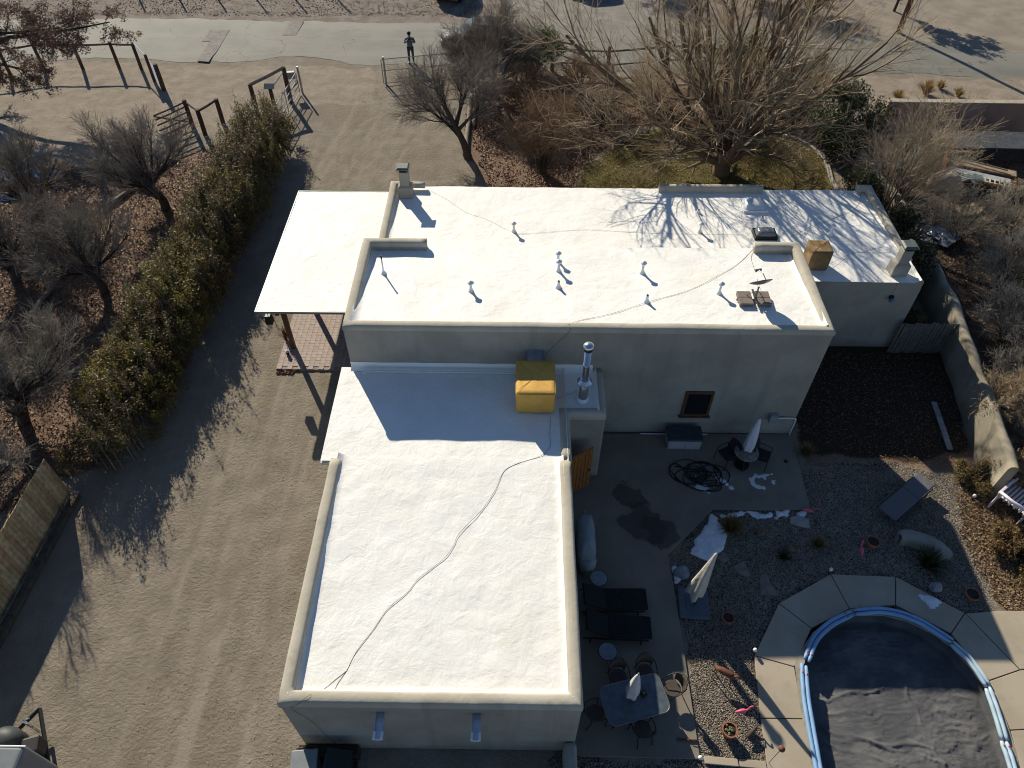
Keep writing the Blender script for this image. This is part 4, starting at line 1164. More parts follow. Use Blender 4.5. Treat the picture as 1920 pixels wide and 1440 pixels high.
t = thing('table_caddy', 'small dark square candle holder on the glass dining table', 'candle holder', (tx + .24, ty + .12, pz + .715), .6)
q = MB(); q.box((0, 0, .05), (.16, .16, .10), taper=.85); q.build('holder', mat('dark_wicker', (.03, .022, .018), .8, .2, 20), t, bevel=.01)
q = MB(); q.lathe([(.035, .05), (.035, .12), (.01, .125)], (0, 0, 0), 8); q.build('candle', mat('wax', (.2, .15, .12), .6, .1), t)
mesh_seat = mat('mesh_seat', (.07, .055, .045), .7, .2, 40)
def round_chair(label, loc, rz):
    t = thing('dining_chair', label, 'chair', loc, rz, 'round-backed metal chairs at the glass dining table')
    q = MB(); q.lathe([(.21, .42), (.225, .43), (.21, .445), (.05, .44)], (0, 0, 0), 18); q.build('seat', mesh_seat, t)
    V = []; F = []
    for j in range(4):
        for i in range(9):
            a = math.pi * (.2 + .6 * i / 8)
            V.append((math.cos(a) * (.25 + .02 * j), math.sin(a) * (.24 + .025 * j), .52 + .11 * j - .02 * abs(i - 4) * j * .3))
    for j in range(3):
        for i in range(8): F.append((j * 9 + i, j * 9 + i + 1, (j + 1) * 9 + i + 1, (j + 1) * 9 + i))
    q = MB(); q.add(V, F); b = q.build('backrest', mesh_seat, t, smooth=True); b.modifiers.new('s', 'SOLIDIFY').thickness = .012
    q = MB(); q.tube([(-.27, -.20, .0), (-.27, -.18, .6), (-.28, .02, .66), (-.24, .20, .74), (-.12, .31, .86), (0, .34, .88), (.12, .31, .86), (.24, .20, .74), (.28, .02, .66), (.27, -.18, .6), (.27, -.20, 0)], .013, 6); q.build('frame', blackm, t, smooth=True)
    for sx in (-1, 1):
        q = MB(); q.tube([(sx * .2, .30, 0), (sx * .19, .17, .43), (sx * .22, .24, .74)], .013, 6); q.build('leg', blackm, t)
round_chair('dark round-backed chair at the far left side of the glass dining table', (2.78, 7.28, pz), .15)
round_chair('dark round-backed chair at the far right side of the glass dining table', (3.50, 7.42, pz), .1)
round_chair('sunlit round-backed chair at the right end of the glass dining table', (4.16, 7.0, pz), -1.25)
round_chair('round-backed chair at the left end of the glass dining table', (2.12, 6.36, pz), 1.9)
round_chair('round-backed chair at the near side of the glass dining table', (3.28, 5.98, pz), 3.4)

# cantilever umbrella with weighted base
t = thing('cantilever_umbrella', 'closed beige side-post umbrella on a square grey weighted base in the gravel', 'umbrella', (5.18, 9.56, 0), -.06)
q = MB(); q.box((0, 0, .07), (.86, .92, .13)); q.build('base', mat('grey_base', (.10, .12, .14), .55, .12), t, bevel=.04, seg=3)
q = MB(); q.box((0, .02, .145), (.42, .46, .02)); q.build('base_plate', MATS['grey_base'], t, bevel=.008)
q = MB(); q.tube(smooth_path([(.02, .0, .14), (.05, .03, .5), (.10, .08, 1.2), (.13, .10, 2.0), (.10, .1, 2.7)], 5), .028, 8); q.build('mast', mat('grey_pole', (.13, .14, .15)), t, smooth=True)
q = MB(); q.lathe([(.05, 0), (.05, .22), (.03, .24)], (.02, 0, .14), 10); q.tube([(.02, 0, .3), (-.08, -.04, .32)], .02, 6); q.build('crank', blackm, t)
V = []; F = []; n = 20
bc = mat('beige_canvas', (.50, .46, .40), .8, .1, 3, .5, 9, .03)
prof = [(.62, .24), (.85, .23), (1.3, .19), (1.9, .13), (2.4, .075), (2.72, .045), (2.80, .01)]
for (z, r) in prof:
    for i in range(n):
        a = 2 * math.pi * i / n
        f = r * (1 + .28 * math.cos(a * 4 + z * .8) * (1 - (z - .62) / 2.4))
        V.append((-.12 + .085 * z + f * math.cos(a) * .9, .06 + .02 * z + f * math.sin(a), z + (.1 * math.sin(a * 4) if z < .7 else 0)))
for j in range(len(prof) - 1):
    for i in range(n): F.append((j * n + i, j * n + (i + 1) % n, (j + 1) * n + (i + 1) % n, (j + 1) * n + i))
q = MB(); q.add(V, F); q.F.append(tuple((len(prof) - 1) * n + i for i in range(n))); q.build('canopy', bc, t, smooth=True)

# grey chaise on the gravel, pool ladder chair
lounger('grey sling chaise on the gravel, half out of the shade', (12.42, 13.12, 0.01), .66 + math.pi, 2.1, .62, mat('grey_sling', (.125, .125, .135), .75, .12, 25), mat('dark_frame', (.05, .055, .06), .5, .1), .82, .10)
t = thing('plastic_chair', 'white plastic reclining chair in the dry brush at the right edge', 'chair', (15.75, 12.9, .02), 2.2); t.scale = (1.4, 1.4, 1.4)
wp = mat('white_plastic', (.68, .62, .66), .4, .06, 4, spec=.4)
for k in range(7):
    q = MB(); q.box((-.24 + k * .08, -.05, .40), (.055, .62, .02)); q.build('slat', wp, t, bevel=.005)
q = MB(); q.tube(smooth_path([(-.30, .28, .38), (-.30, .62, .85), (-.22, .82, 1.06), (0, .90, 1.12), (.22, .82, 1.06), (.30, .62, .85), (.30, .28, .38)], 5), .038, 8); q.build('back_frame', wp, t, smooth=True)
for k in range(4):
    q = MB(); q.tube([(-.18 + k * .12, .30, .40), (-.18 + k * .12, .66, .88)], .022, 6); q.build('back_slat', wp, t)
for sx in (-1, 1):
    q = MB(); q.box((sx * .33, .1, .62), (.06, .62, .035)); q.build('armrest', wp, t, bevel=.01)
    for yy in (-.3, .3):
        q = MB(); q.tube([(sx * .31, yy, .62 if yy > 0 else .62), (sx * .32, yy * 1.15, 0)], .026, 6); q.build('leg', wp, t)

# curved banco wall and its yucca, pots, stones, flamingos
t = thing('garden_bench', 'low curved stucco garden bench wall with rounded top in the gravel', 'bench', (12.35, 11.4, 0))
arc = smooth_path([(-.62, .28, 0), (-.35, .34, 0), (0, .24, 0), (.38, .02, 0), (.66, -.42, 0)], 6)
V = []; F = []; prof = [(-.19, 0), (-.20, .30), (-.15, .42), (0, .46), (.15, .42), (.20, .30), (.19, 0)]; k = len(prof)
for i, p in enumerate(arc):
    d_ = arc[min(i + 1, len(arc) - 1)] - arc[max(i - 1, 0)]; nn = np.array([-d_[1], d_[0]]); nn = nn / np.linalg.norm(nn)
    e = min(i, len(arc) - 1 - i); f = (.45, .8, 1)[min(e, 2)]
    for (o_, z) in prof: V.append((p[0] + nn[0] * o_ * f, p[1] + nn[1] * o_ * f, z * (.9 + .1 * f)))
for i in range(len(arc) - 1):
    for q_ in range(k - 1): F.append((i * k + q_, (i + 1) * k + q_, (i + 1) * k + q_ + 1, i * k + q_ + 1))
q = MB(); q.add(V, F); q.F += [tuple(range(k))[::-1], tuple((len(arc) - 1) * k + i for i in range(k))]; q.build('bench_wall', stucco, t, smooth=True)

terra = mat('terracotta', (.30, .115, .065), .8, .2, 6, .2, 40)
soil = mat('pot_soil', (.035, .028, .022), .95, .3, 20)
def pot(label, x, y, r, h, plant=None):
    t = thing('flower_pot', label, 'pot', (x, y, .01))
    q = MB(); q.lathe([(r * .65, 0), (r * .95, h * .78), (r * 1.05, h * .8), (r * 1.05, h), (r * .88, h), (r * .85, h * .85)], (0, 0, 0), 18); q.build('pot', terra, t)
    q = MB(); q.lathe([(r * .86, h * .86), (r * .6, h * .89), (r * .1, h * .90)], (0, 0, 0), 14, wob=.05); q.build('soil', soil, t)
    if plant:
        q = MB(); random.seed(int(x * 100))
        for i in range(14):
            a = random.uniform(0, 6.28); rr_ = random.uniform(0, r * .7)
            q.lathe([(.005, 0), (.035, .02), (.03, .05), (.005, .07)], (rr_ * math.cos(a), rr_ * math.sin(a), h * .85), 6)
        q.build('plant', mat('succulent', (.16, .17, .08), .7, .3), t)
pot('sunlit terracotta pot with a succulent near the patio corner', 5.52, 6.05, .19, .34, True)
pot('shaded terracotta pot left of the curved garden bench', 10.9, 11.54, .19, .30)
pot('terracotta pot at the shade edge by the right pool deck', 13.28, 9.9, .20, .22)
pot('squat dark pot beside the weighted umbrella base', 6.06, 9.07, .17, .26)
# stones
def rock(name, label, cat, x, y, r, h, m, seed, group=None):
    random.seed(seed)
    b = bmesh.new(); bmesh.ops.create_icosphere(b, subdivisions=2, radius=1)
    for v in b.verts:
        k = 1 + .22 * math.sin(v.co.x * 3 + seed) * math.cos(v.co.y * 4 + seed * 2) + random.uniform(-.07, .07)
        v.co = Vector((v.co.x * r * k, v.co.y * r * .85 * k, v.co.z * h * k))
    me = bpy.data.meshes.new(name); b.to_mesh(me); b.free()
    o = mesh_obj(name, me, m); o.location = (x, y, h * .55)
    return tag(o, label, cat, group)
bluem = mat('blue_grey_stone', (.20, .23, .26), .7, .25, 5, .4, 20)
brownst = mat('brown_stone', (.15, .10, .07), .8, .3, 6, .4, 20)
rock('boulder', 'blue grey boulder beside the patio edge near the weighted umbrella', 'boulder', 4.96, 10.5, .24, .24, bluem, 3)
rock('boulder', 'round grey boulder on the pool deck corner by the melting snow', 'boulder', 12.35, 10.15, .19, .20, mat('pale_stone', (.24, .25, .26), .7, .25, 5, .4, 20), 5)
rock('boulder', 'brown rock in the gravel below the dry grass tuft', 'boulder', 7.62, 11.94, .17, .12, brownst, 7)
rock('boulder', 'brown rock in the gravel beside a small cactus', 'boulder', 8.4, 11.4, .16, .10, brownst, 9)
flag = mat('flagstone', (.20, .165, .135), .85, .22, 4, .4, 22)
flag2 = mat('flagstone_pale', (.34, .315, .28), .85, .15, 4, .4, 22)
def flagstone(label, pts, m):
    c = np.mean(np.array(pts), axis=0)
    q = MB(); q.prism([(p[0] - c[0], p[1] - c[1]) for p in pts], -.02, .035)
    o = q.build('flagstone', m, None, bevel=.012); o.location = (c[0], c[1], 0.01)
    return tag(o, label, 'flagstone', 'flagstones set in the gravel')
flagstone('pale irregular flagstone in the upper gravel below the patio corner', [(8.71, 12.53), (9.03, 12.6), (9.26, 12.44), (9.2, 12.12), (8.89, 12.19), (8.63, 12.3)], flag2)
flagstone('brown diamond flagstone at the snow edge', [(6.1, 11.06), (6.38, 11.28), (6.51, 11.05), (6.31, 10.88)], flag)
flagstone('brown flagstone, middle one of the stepping path', [(6.6, 10.8), (6.92, 10.98), (7.04, 10.49), (6.91, 10.44), (6.62, 10.57)], flag)
flagstone('large brown triangular flagstone nearest the pool deck', [(7.31, 10.49), (7.5, 10.57), (7.6, 10.16), (7.74, 9.87), (7.18, 9.87)], flag)
pinkm = mat('flamingo_pink', (.70, .12, .19), .45, .1, 6)
def flamingo(label, x, y, rz, lying=False):
    t = thing('plastic_flamingo', label, 'flamingo', (x, y, .01), rz); t.scale = (.82, .82, .82)
    h = .10 if lying else .42
    q = MB(); q.lathe([(.01, -.22), (.05, -.16), (.09, -.02), (.085, .08), (.04, .16), (.02, .18)], (0, 0, 0), 10)
    q.V = [(v[2], v[0] * .8, h + v[1]) for v in q.V]; q.build('body', pinkm, t, smooth=True)
    q = MB(); q.tube(smooth_path([(.14, 0, h), (.22, .02, h + .06), (.24, .02, h + .2), (.30, .02, h + .26), (.36, .02, h + .2)], 4), [.026] * 16 + [.012], 6); q.build('neck', pinkm, t, smooth=True)
    for s_ in (-.03, .03):
        q = MB(); q.tube([(0, s_, h), (.02 if not lying else -.4, s_, 0 if not lying else .04)], .006, 5); q.build('leg', MATS['pole_grey'], t)
flamingo('pink plastic flamingo standing in the sunlit gravel strip', 5.90, 6.50, .15)
flamingo('pink plastic flamingo in the shaded gravel left of the bench', 10.41, 11.17, 1.3)
flamingo('pink plastic flamingo lying at the patio corner beside the snow strip', 9.28, 12.74, -.3, True)
# rusted metal animal sculpture
rust = mat('rust', (.15, .06, .035), .8, .3, 9, .4, 30)
t = thing('garden_sculpture', 'rusty metal animal yard sculpture on the sunlit gravel', 'sculpture', (5.62, 7.45, .01), -.5)
q = MB(); q.tube([(-.26, 0, .46), (-.1, 0, .48), (.15, 0, .47), (.26, 0, .45)], [.05, .09, .09, .06], 10); q.build('body', rust, t, smooth=True)
for sx in (-.2, .2):
    for sy in (-.07, .07):
        q = MB(); q.tube([(sx, sy, .42), (sx * 1.25, sy * 1.3, 0)], .014, 5); q.build('leg', rust, t)
q = MB(); q.tube([(.24, 0, .47), (.36, 0, .60), (.48, 0, .57)], [.04, .055, .02], 8); q.build('head', rust, t, smooth=True)
q = MB(); q.tube([(-.26, 0, .47), (-.38, 0, .55)], .012, 5); q.build('tail', rust, t)
t = thing('garden_sculpture', 'small dark metal bird ornament in the sunlit gravel', 'sculpture', (6.06, 6.0, .01), .7)
q = MB(); q.tube([(-.16, 0, .16), (0, 0, .18), (.12, 0, .2), (.2, 0, .28), (.28, 0, .24)], [.015, .07, .06, .03, .01], 8); q.build('body', mat('dark_iron', (.06, .04, .035), .7, .3), t, smooth=True)
for s_ in (-.04, .04):
    q = MB(); q.tube([(0, s_, .14), (0, s_, 0)], .008, 5); q.build('leg', MATS['dark_iron'], t)
t = thing('ball_stake', 'rusty ball on a thin garden stake at the kerb end', 'garden stake', (6.42, 5.36, .05))
q = MB(); q.tube([(0, 0, 0), (.02, .02, .55), (.06, .05, .95)], .007, 5); q.build('stake', blackm, t)
q = MB(); q.lathe([(.01, -.08), (.06, -.055), (.085, 0), (.06, .055), (.01, .08)], (.06, .05, 1.0), 12); q.build('ball', rust, t, smooth=True)
t = thing('metal_edging_pipe', 'thin rusty pipe end on the patio corner', 'pipe', (4.45, 5.85, pz)); q = MB(); q.tube([(-.25, .02, .03), (.25, 0, .03)], .03, 8); q.build('pipe', rust, t, smooth=True)
q = None
def ballstud(label, x, y):
    t = thing('path_light', label, 'path light', (x, y, .05)); q = MB(); q.lathe([(.02, 0), (.02, .1), (.055, .13), (.05, .19), (.01, .21)], (0, 0, 0), 10); q.build('globe', ventm, t, smooth=True)
    q = MB(); q.lathe([(.03, 0), (.03, .03)], (0, 0, 0), 8); q.build('foot', blackm, t)
ballstud('white globe path light at the left corner of the pool deck', 6.63, 8.17); ballstud('white globe path light at the top left joint of the pool deck', 9.39, 10.63); ballstud('white globe path light at the kerb and patio corner', 4.69, 5.42); ballstud('white globe path light in the dry brush at right', 14.72, 13.29)

# snow left in the shade
def snow_mat():
    m, nt, b, N, L = nodes('old_snow')
    n1 = noise(nt, objco(nt), 6, 5)
    c = lerp_col(nt, ramp(nt, n1, .35, .7), (.60, .62, .66), (.76, .77, .79)); L.new(c, b.inputs['Base Color']); b.inputs['Roughness'].default_value = .7
    bump(nt, b, noise(nt, objco(nt), 14, 4), .7, .03); return m
snowm = snow_mat()
def snow(label, pts, h, seed, z=.02, st=.035, thr=.42):
    P = np.array(pts); a0, a1 = P.min(0) - .1, P.max(0) + .1
    X, Y = np.meshgrid(np.arange(a0[0], a1[0], st), np.arange(a0[1], a1[1], st))
    m = inpoly(X + (fbm(X * 3, Y * 3, seed) - .47) * .5, Y + (fbm(X * 3, Y * 3, seed + 4) - .47) * .5, pts) & (fbm(X * 4.5, Y * 4.5, seed + 8) + .12 * (thr < .4) > thr)
    mf = m.astype(float)
    for _ in range(4):
        p = np.pad(mf, 1); mf = (p[1:-1, 1:-1] * 2 + p[:-2, 1:-1] + p[2:, 1:-1] + p[1:-1, :-2] + p[1:-1, 2:]) / 6
    Z = h * np.clip(mf - .15, 0, 1) + .02 * fbm(X * 5, Y * 5, seed + 2) * mf
    ii = np.arange(X.size).reshape(X.shape)
    F = np.stack([ii[:-1, :-1].ravel(), ii[:-1, 1:].ravel(), ii[1:, 1:].ravel(), ii[1:, :-1].ravel()], 1)
    F = F[(mf.ravel()[F] > .2).all(1)]
    if len(F) == 0: return
    use = np.unique(F); re = -np.ones(X.size, int); re[use] = np.arange(len(use))
    c = P.mean(0); V = np.stack([X.ravel() - c[0], Y.ravel() - c[1], Z.ravel()], 1)[use]
    o = mesh_obj('snow_patch', np_mesh('snow_patch', V, re[F]), snowm, None, True); o.location = (c[0], c[1], z)
    return tag(o, label, 'snow', 'patches of old snow in the shade')
snow('largest snow patch, between patio corner and the weighted umbrella', [(6.26, 12.65), (6.5, 12.4), (6.53, 11.65), (6.3, 11.28), (5.81, 10.96), (5.31, 11.17), (5.74, 11.82), (6.01, 12.2)], .06, 3, .02, .035, .38)
snow('broken strip of snow along the lower patio edge', [(6.53, 12.74), (9.33, 12.78), (9.27, 12.58), (6.52, 12.54)], .06, 12, .0, .03, .40)
snow('thin melting snow on the patio right of the hose', [(7.55, 14.04), (8.1, 14.16), (8.6, 14.06), (8.51, 13.64), (8.2, 13.43), (7.64, 13.62)], .012, 21, .066, .03, .50)
snow('scraps of snow on the patio below the hose coil', [(5.77, 13.91), (6.93, 14.03), (7.03, 13.61), (6.3, 13.4), (5.81, 13.6)], .012, 33, .066, .025, .56)
snow('small white snow patch on the pool deck', [(11.75, 9.99), (12.1, 9.98), (12.33, 9.75), (12.15, 9.62), (11.93, 9.6), (11.78, 9.78)], .03, 41, .052, .03, .2)
snow('snow clinging beside the blue grey boulder', [(4.7, 10.72), (4.89, 10.72), (4.95, 10.2), (4.69, 10.2)], .06, 51, .02, .03, .35)

# ------------------------------------------------------------------ walls and fences
t = thing('garden_wall', 'long leaning tan stucco boundary wall right of the house', 'wall', (16.4, 22, 0))
path = [(15.35, 13.4), (15.72, 15.6), (16.12, 18.0), (16.45, 20.5), (16.72, 24), (16.75, 27.5), (16.4, 32)]
V = []; F = []; P = resample(path, .3); prof = [(-.16, -.1), (-.15, 1.45), (-.11, 1.58), (0, 1.62), (.11, 1.58), (.15, 1.45), (.16, -.1)]; k = len(prof)
for i, p in enumerate(P):
    d_ = P[min(i + 1, len(P) - 1)] - P[max(i - 1, 0)]; nn = np.array([d_[1], -d_[0]]); nn = nn / np.linalg.norm(nn)
    hz = 1 + .04 * math.sin(i * .31) + .03 * math.sin(i * .83)
    for (o_, z) in prof: V.append((p[0] + nn[0] * (o_ + .015 * math.sin(i * 1.3)) - 16.4, p[1] + nn[1] * o_ - 22, z * hz))
for i in range(len(P) - 1):
    for q_ in range(k - 1): F.append((i * k + q_, i * k + q_ + 1, (i + 1) * k + q_ + 1, (i + 1) * k + q_))
q = MB(); q.add(V, F); q.F += [tuple(range(k)), tuple((len(P) - 1) * k + i for i in range(k))[::-1]]
q.build('wall', stucco_mat('weathered_stucco', (.235, .208, .155), (.325, .29, .225)), t, smooth=True)
t = thing('plank_gate', 'weathered grey plank gate between house and boundary wall', 'gate', (15.2, 19.9, 0))
gw = mat('grey_plank', (.135, .125, .115), .85, .3, 8, .4, 30)
for i in range(17):
    q = MB(); q.box((-1.0 + i * .125, random.uniform(-.015, .015), .78 + random.uniform(-.03, .03)), (.105, .03, 1.5), 0, 0, random.uniform(-.012, .012)); q.build('plank', gw, t)
for z in (.35, 1.25):
    q = MB(); q.box((0, .05, z), (2.1, .05, .1)); q.build('rail', gw, t)
t = thing('timber_beam', 'pale weathered plank lying on dark leaf litter by the boundary wall', 'plank', (14.87, 16.3, .03), -.115)
q = MB(); q.box((0, 0, .035), (.19, 2.15, .055)); q.build('plank', mat('pale_plank', (.25, .25, .25), .8, .25, 5, .4, 25), t, bevel=.012)

pink = stucco_mat('pink_stucco', (.34, .215, .165), (.42, .275, .215))
t = thing('pink_wall', 'pink stucco wall with pale top along the neighbour yard by the road', 'wall', (24, 36.2, 0))
q = MB(); q.prism([(-5.0, .02), (-5.0, .30), (40, .0), (40, -.30)], -.1, 1.78); q.build('wall', pink, t, bevel=.03)
q = MB(); q.prism([(-5.06, -.03), (-5.06, .35), (40, .05), (40, -.35)], 1.785, 1.84); q.build('coping', mat('wall_coping', (.36, .31, .24), .9, .15), t, bevel=.02)

# board fence lower left, each board its own piece
t = thing('board_fence', 'tan vertical board fence with base timber at the left edge', 'fence', (-14.4, 9.5, 0))
fb = [mat('fence_board_%d' % i, c, .75, .25, 6, .3, 40) for i, c in enumerate(((.44, .34, .185), (.39, .285, .155), (.48, .375, .22), (.36, .24, .14)))]
for i in range(66):
    y = 13.05 - i * .15
    x = -14.32 - (13.05 - y) * .045
    q = MB(); q.box((x + 14.4, y - 9.5, .95 + random.uniform(-.01, .01)), (.028, .14, 1.82), .045); q.build('board', random.choice(fb), t)
for z in (.35, 1.0, 1.65):
    q = MB(); q.box((-.05 - .19, -1.4, z), (.05, 9.9, .09), -.045); q.build('rail', fb[1], t)
t = thing('timber_beam', 'dark railway sleeper at the foot of the board fence', 'timber', (-14.2, 9.6, .0), -.045)
q = MB(); q.box((.02, -1.2, .10), (.22, 9.2, .22)); q.build('timber', mat('dark_sleeper', (.075, .065, .05), .9, .3, 6, .4, 25), t, bevel=.02)
q = MB(); q.box((.02, 3.43, .20), (.18, .08, .05)); q.build('stone_cap', mat('pale_stone', (.24, .25, .26)), t, bevel=.02)

logm = mat('log_wood', (.10, .075, .055), .9, .3, 7, .5, 22)
greylog = mat('grey_log', (.21, .175, .14), .9, .25, 7, .5, 22)
def log(label, a, b_, r=.09, m=None, cat='log'):
    a = np.array(a, float); b_ = np.array(b_, float); c = a.copy()
    P = [a + (b_ - a) * i / 8 + np.array([.02 * math.sin(i * 2), .02 * math.cos(i * 1.7), 0]) for i in range(9)]
    q = MB(); q.tube([p - c for p in P], [r * (1 - .015 * i) for i in range(9)], 8); o = q.build('log', m or greylog, None, smooth=True); o.location = c
    return tag(o, label, cat)
log('grey log lying on leaf litter beside the upper left bare tree', (-19.07, 28.94, .10), (-17.33, 33.05, .12), .11)
log('long grey log lying left of the middle left bare tree', (-19.36, 20.84, .10), (-19.07, 24.54, .12), .10)
log('squared grey timber lying behind the dark bare tree in the planting', (-2.42, 36.5, .12), (-2.52, 42.02, .12), .10)
log('mossy grey timber lying against the dark bare tree trunk', (-2.71, 33.51, .12), (-2.71, 40.07, .14), .13)

# posts and rails by the road
darkp = mat('dark_post', (.085, .055, .038), .9, .3, 7, .5, 25)
def post_part(t, x, y, h, r=.085, m=None, z=0):
    L_ = t.location
    q = MB(); q.tube([(x - L_.x, y - L_.y, z - .1), (x - L_.x + .01, y - L_.y, z + h * .5), (x - L_.x, y - L_.y + .01, z + h)], [r, r * .97, r * .93], 9); return q.build('post', m or darkp, t)
def rail_part(t, a, b_, r=.05, m=None, name='rail'):
    L_ = t.location
    q = MB(); q.tube([(a[0] - L_.x, a[1] - L_.y, a[2]), ((a[0] + b_[0]) / 2 - L_.x, (a[1] + b_[1]) / 2 - L_.y, (a[2] + b_[2]) / 2 - .02), (b_[0] - L_.x, b_[1] - L_.y, b_[2])], r, 7); return q.build(name, m or darkp, t)
t = thing('post_rail_fence', 'dark post and rail roadside fence under the leafy branches', 'fence', (-24, 43.4, 0))
pp = [(-31.35, 41.57), (-29.96, 42.16), (-28.3, 42.9), (-25.99, 42.95), (-23.89, 43.13), (-22.55, 43.07)]
for p in pp: post_part(t, p[0], p[1], 1.55, .10)
for a, b_ in zip(pp[:-1], pp[1:]): rail_part(t, (a[0], a[1], 1.42), (b_[0], b_[1], 1.42), .055)
silver = mat('silver_rail', (.52, .53, .54), .35, .1, metal=.6)
t = thing('ranch_gate', 'narrow dark gate with shiny wire rungs between tall posts by the road', 'gate', (-19.5, 41, 0))
ga, gb = (np.array(p) for p in ((-21.23, 41.5), (-20.33, 40.44)))
post_part(t, ga[0], ga[1], 1.55, .09); post_part(t, gb[0], gb[1], 1.5, .13)
rail_part(t, (pp[-1][0] + .1, pp[-1][1], 1.5), (ga[0], ga[1], 1.48), .035, silver)
for i in range(9):
    z = .3 + i * .13; rail_part(t, (ga[0] + .1, ga[1] - .03, z), (gb[0] - .12, gb[1] + .03, z - .05), .014, silver, 'rung')
t = thing('timber_gate', 'dark timber farm gate and posts beside the upper left bare tree', 'gate', (-17, 38, 0))
A_, B_, C_ = (np.array(p) for p in ((-17.43, 36.36), (-16.53, 35.55), (-15.89, 36.7)))
D_ = np.array((-18.58, 34.97))
for p, h in ((A_, 1.5), (B_, 1.4), (C_, 1.4)): post_part(t, p[0], p[1], h, .12)
rail_part(t, (A_[0], A_[1], 1.42), (B_[0], B_[1], 1.32), .05); rail_part(t, (B_[0], B_[1], 1.3), (C_[0], C_[1], 1.34), .06)
for z in (.25, .55, .85, 1.15, 1.38): rail_part(t, (A_[0], A_[1], z), (D_[0], D_[1], z - .04), .04)
rail_part(t, (A_[0], A_[1], .25), (D_[0], D_[1], 1.3), .035, None, 'brace')
t = thing('brace_posts', 'weathered H-brace of dark posts with a log rail at the drive entrance', 'fence', (-13.4, 38, 0))
A_, B_ = (np.array(p) for p in ((-14.25, 37.63), (-12.77, 39.15)))
post_part(t, A_[0], A_[1], 1.75, .12); post_part(t, B_[0], B_[1], 2.0, .13); rail_part(t, (A_[0], A_[1], 1.72), (B_[0], B_[1], 1.95), .085, greylog)
C_ = np.array((-13.25, 37.69)); post_part(t, C_[0], C_[1], 1.5, .11); rail_part(t, (C_[0], C_[1], 1.42), (B_[0], B_[1], 1.8), .03, silver, 'brace')
q = MB(); q.box((C_[0] + 13.4 - .02, C_[1] - 38, 1.62), (.55, .34, .03), 0, .5); q.build('solar_panel', mat('solar', (.16, .19, .17), .25, .1, spec=.6), t, bevel=.004)
# open pipe gate at the drive entrance
def pipe_gate(label, h0, h1, H=1.25, rails=(.12, .5, .85, 1.25), ups=(0, .5, 1), m=None, post=1.55):
    h0, h1 = np.array(h0), np.array(h1)
    t = thing('pipe_gate', label, 'gate', (float(h0[0]), float(h0[1]), 0))
    m = m or mat('grey_pipe', (.34, .34, .35), .4, .15, metal=.5)
    for z in rails: rail_part(t, (*h0, z), (*h1, z), .026, m)
    for u_ in ups:
        p = h0 + (h1 - h0) * u_; rail_part(t, (*p, rails[0]), (*p, rails[-1]), .026, m, 'upright')
    post_part(t, h0[0] + .12, h0[1] + .1, post, .06, m)
    L_ = t.location; q = MB(); n = 18; d_ = h1 - h0
    for i in range(1, n):      # wire mesh
        p = h0 + d_ * i / n - h0; q.tube([(p[0], p[1], rails[0]), (p[0], p[1], rails[-1])], .004, 3)
    for z in np.arange(rails[0] + .1, rails[-1], .12): q.tube([(0, 0, z), (d_[0], d_[1], z)], .004, 3)
    o = q.build('wire_mesh', m, t); return t
t = pipe_gate('grey pipe gate swung open beside the dark H-brace posts', (-12.44, 40.07), (-12.75, 35.64))
q = MB(); q.box((-.35, .25, 1.0), (.42, .22, .38), .2); q.build('opener_box', mat('opener_grey', (.24, .26, .27), .5, .1), t, bevel=.02)
rail_part(t, (*(-12.44, 40.07), .7), (*(-12.66, 38.95), .75), .03, None, 'opener_arm')
pipe_gate('long galvanised pipe gate standing open beside the person', (-7.83, 41.26), (-1.23, 42.87), 1.5, (.12, .85, 1.5), (0, .36, .7, 1), mat('pale_pipe', (.40, .38, .35), .45, .15, metal=.4), 1.6)
t = thing('post_rail_fence', 'brown post and rail fence behind the big bare tree', 'fence', (8, 43, 0))
pp = [(1.94, 43.34), (5.2, 43.0), (8.74, 43.76), (10.46, 43.93), (14.0, 42.5), (17.5, 42.3)]
brp = mat('brown_post', (.16, .09, .055), .9, .3, 7, .5, 25)
for i, p in enumerate(pp): post_part(t, p[0], p[1], 1.75 if i == 0 else 1.6, .12, brp)
for a, b_ in zip(pp[:-1], pp[1:]):
    rail_part(t, (*a, 1.3), (*b_, 1.3), .055, logm); rail_part(t, (*a, .5), (*b_, .5), .045, logm)
rail_part(t, (pp[0][0], pp[0][1], .75), (pp[0][0] + .95, pp[0][1], 1.27), .04, greylog, 'brace')
for i, (x, y) in enumerate(((-26.4, 53.6), (-23.6, 53.6), (-20.9, 53.6), (-18.2, 53.6), (-15.5, 53.6), (-12.6, 53.7))):
    o = MB(); o.tube([(0, 0, -.1), (0, 0, 1.35)], .06, 7); ob = o.build('fence_post', darkp); ob.location = (x, y, 0)
    tag(ob, ('thin dark fence post across the road, ' + ['leftmost of the row', 'second from the left', 'third from the left', 'fourth from the left', 'fifth from the left', 'last before the small trailer'][i]), 'post', 'fence posts across the road')

# utility pole and its guy wire
pb = np.array((24.51, 49.09))
t = thing('utility_pole', 'brown wooden utility pole beyond the big bare tree', 'pole', (pb[0], pb[1], 0))
q = MB(); q.tube([(0, 0, -.2), (.02, 0, 4), (.03, 0, 9.5)], [.17, .155, .12], 12); q.build('pole', brp, t, smooth=True)
q = MB(); q.tube([(.45, -.6, 0), (.3, -.4, 4), (.1, -.1, 9)], .012, 5); q.build('guy_wire', MATS['silver_rail'], t)
q = MB(); q.tube([(.45, -.6, 0), (.37, -.5, 2.4)], .035, 6); q.build('wire_guard', mat('wire_guard', (.6, .6, .58), .5, .1), t)
q = MB(); q.box((.03, 0, 9.0), (2.2, .1, .12), .3); q.build('cross_arm', brp, t)

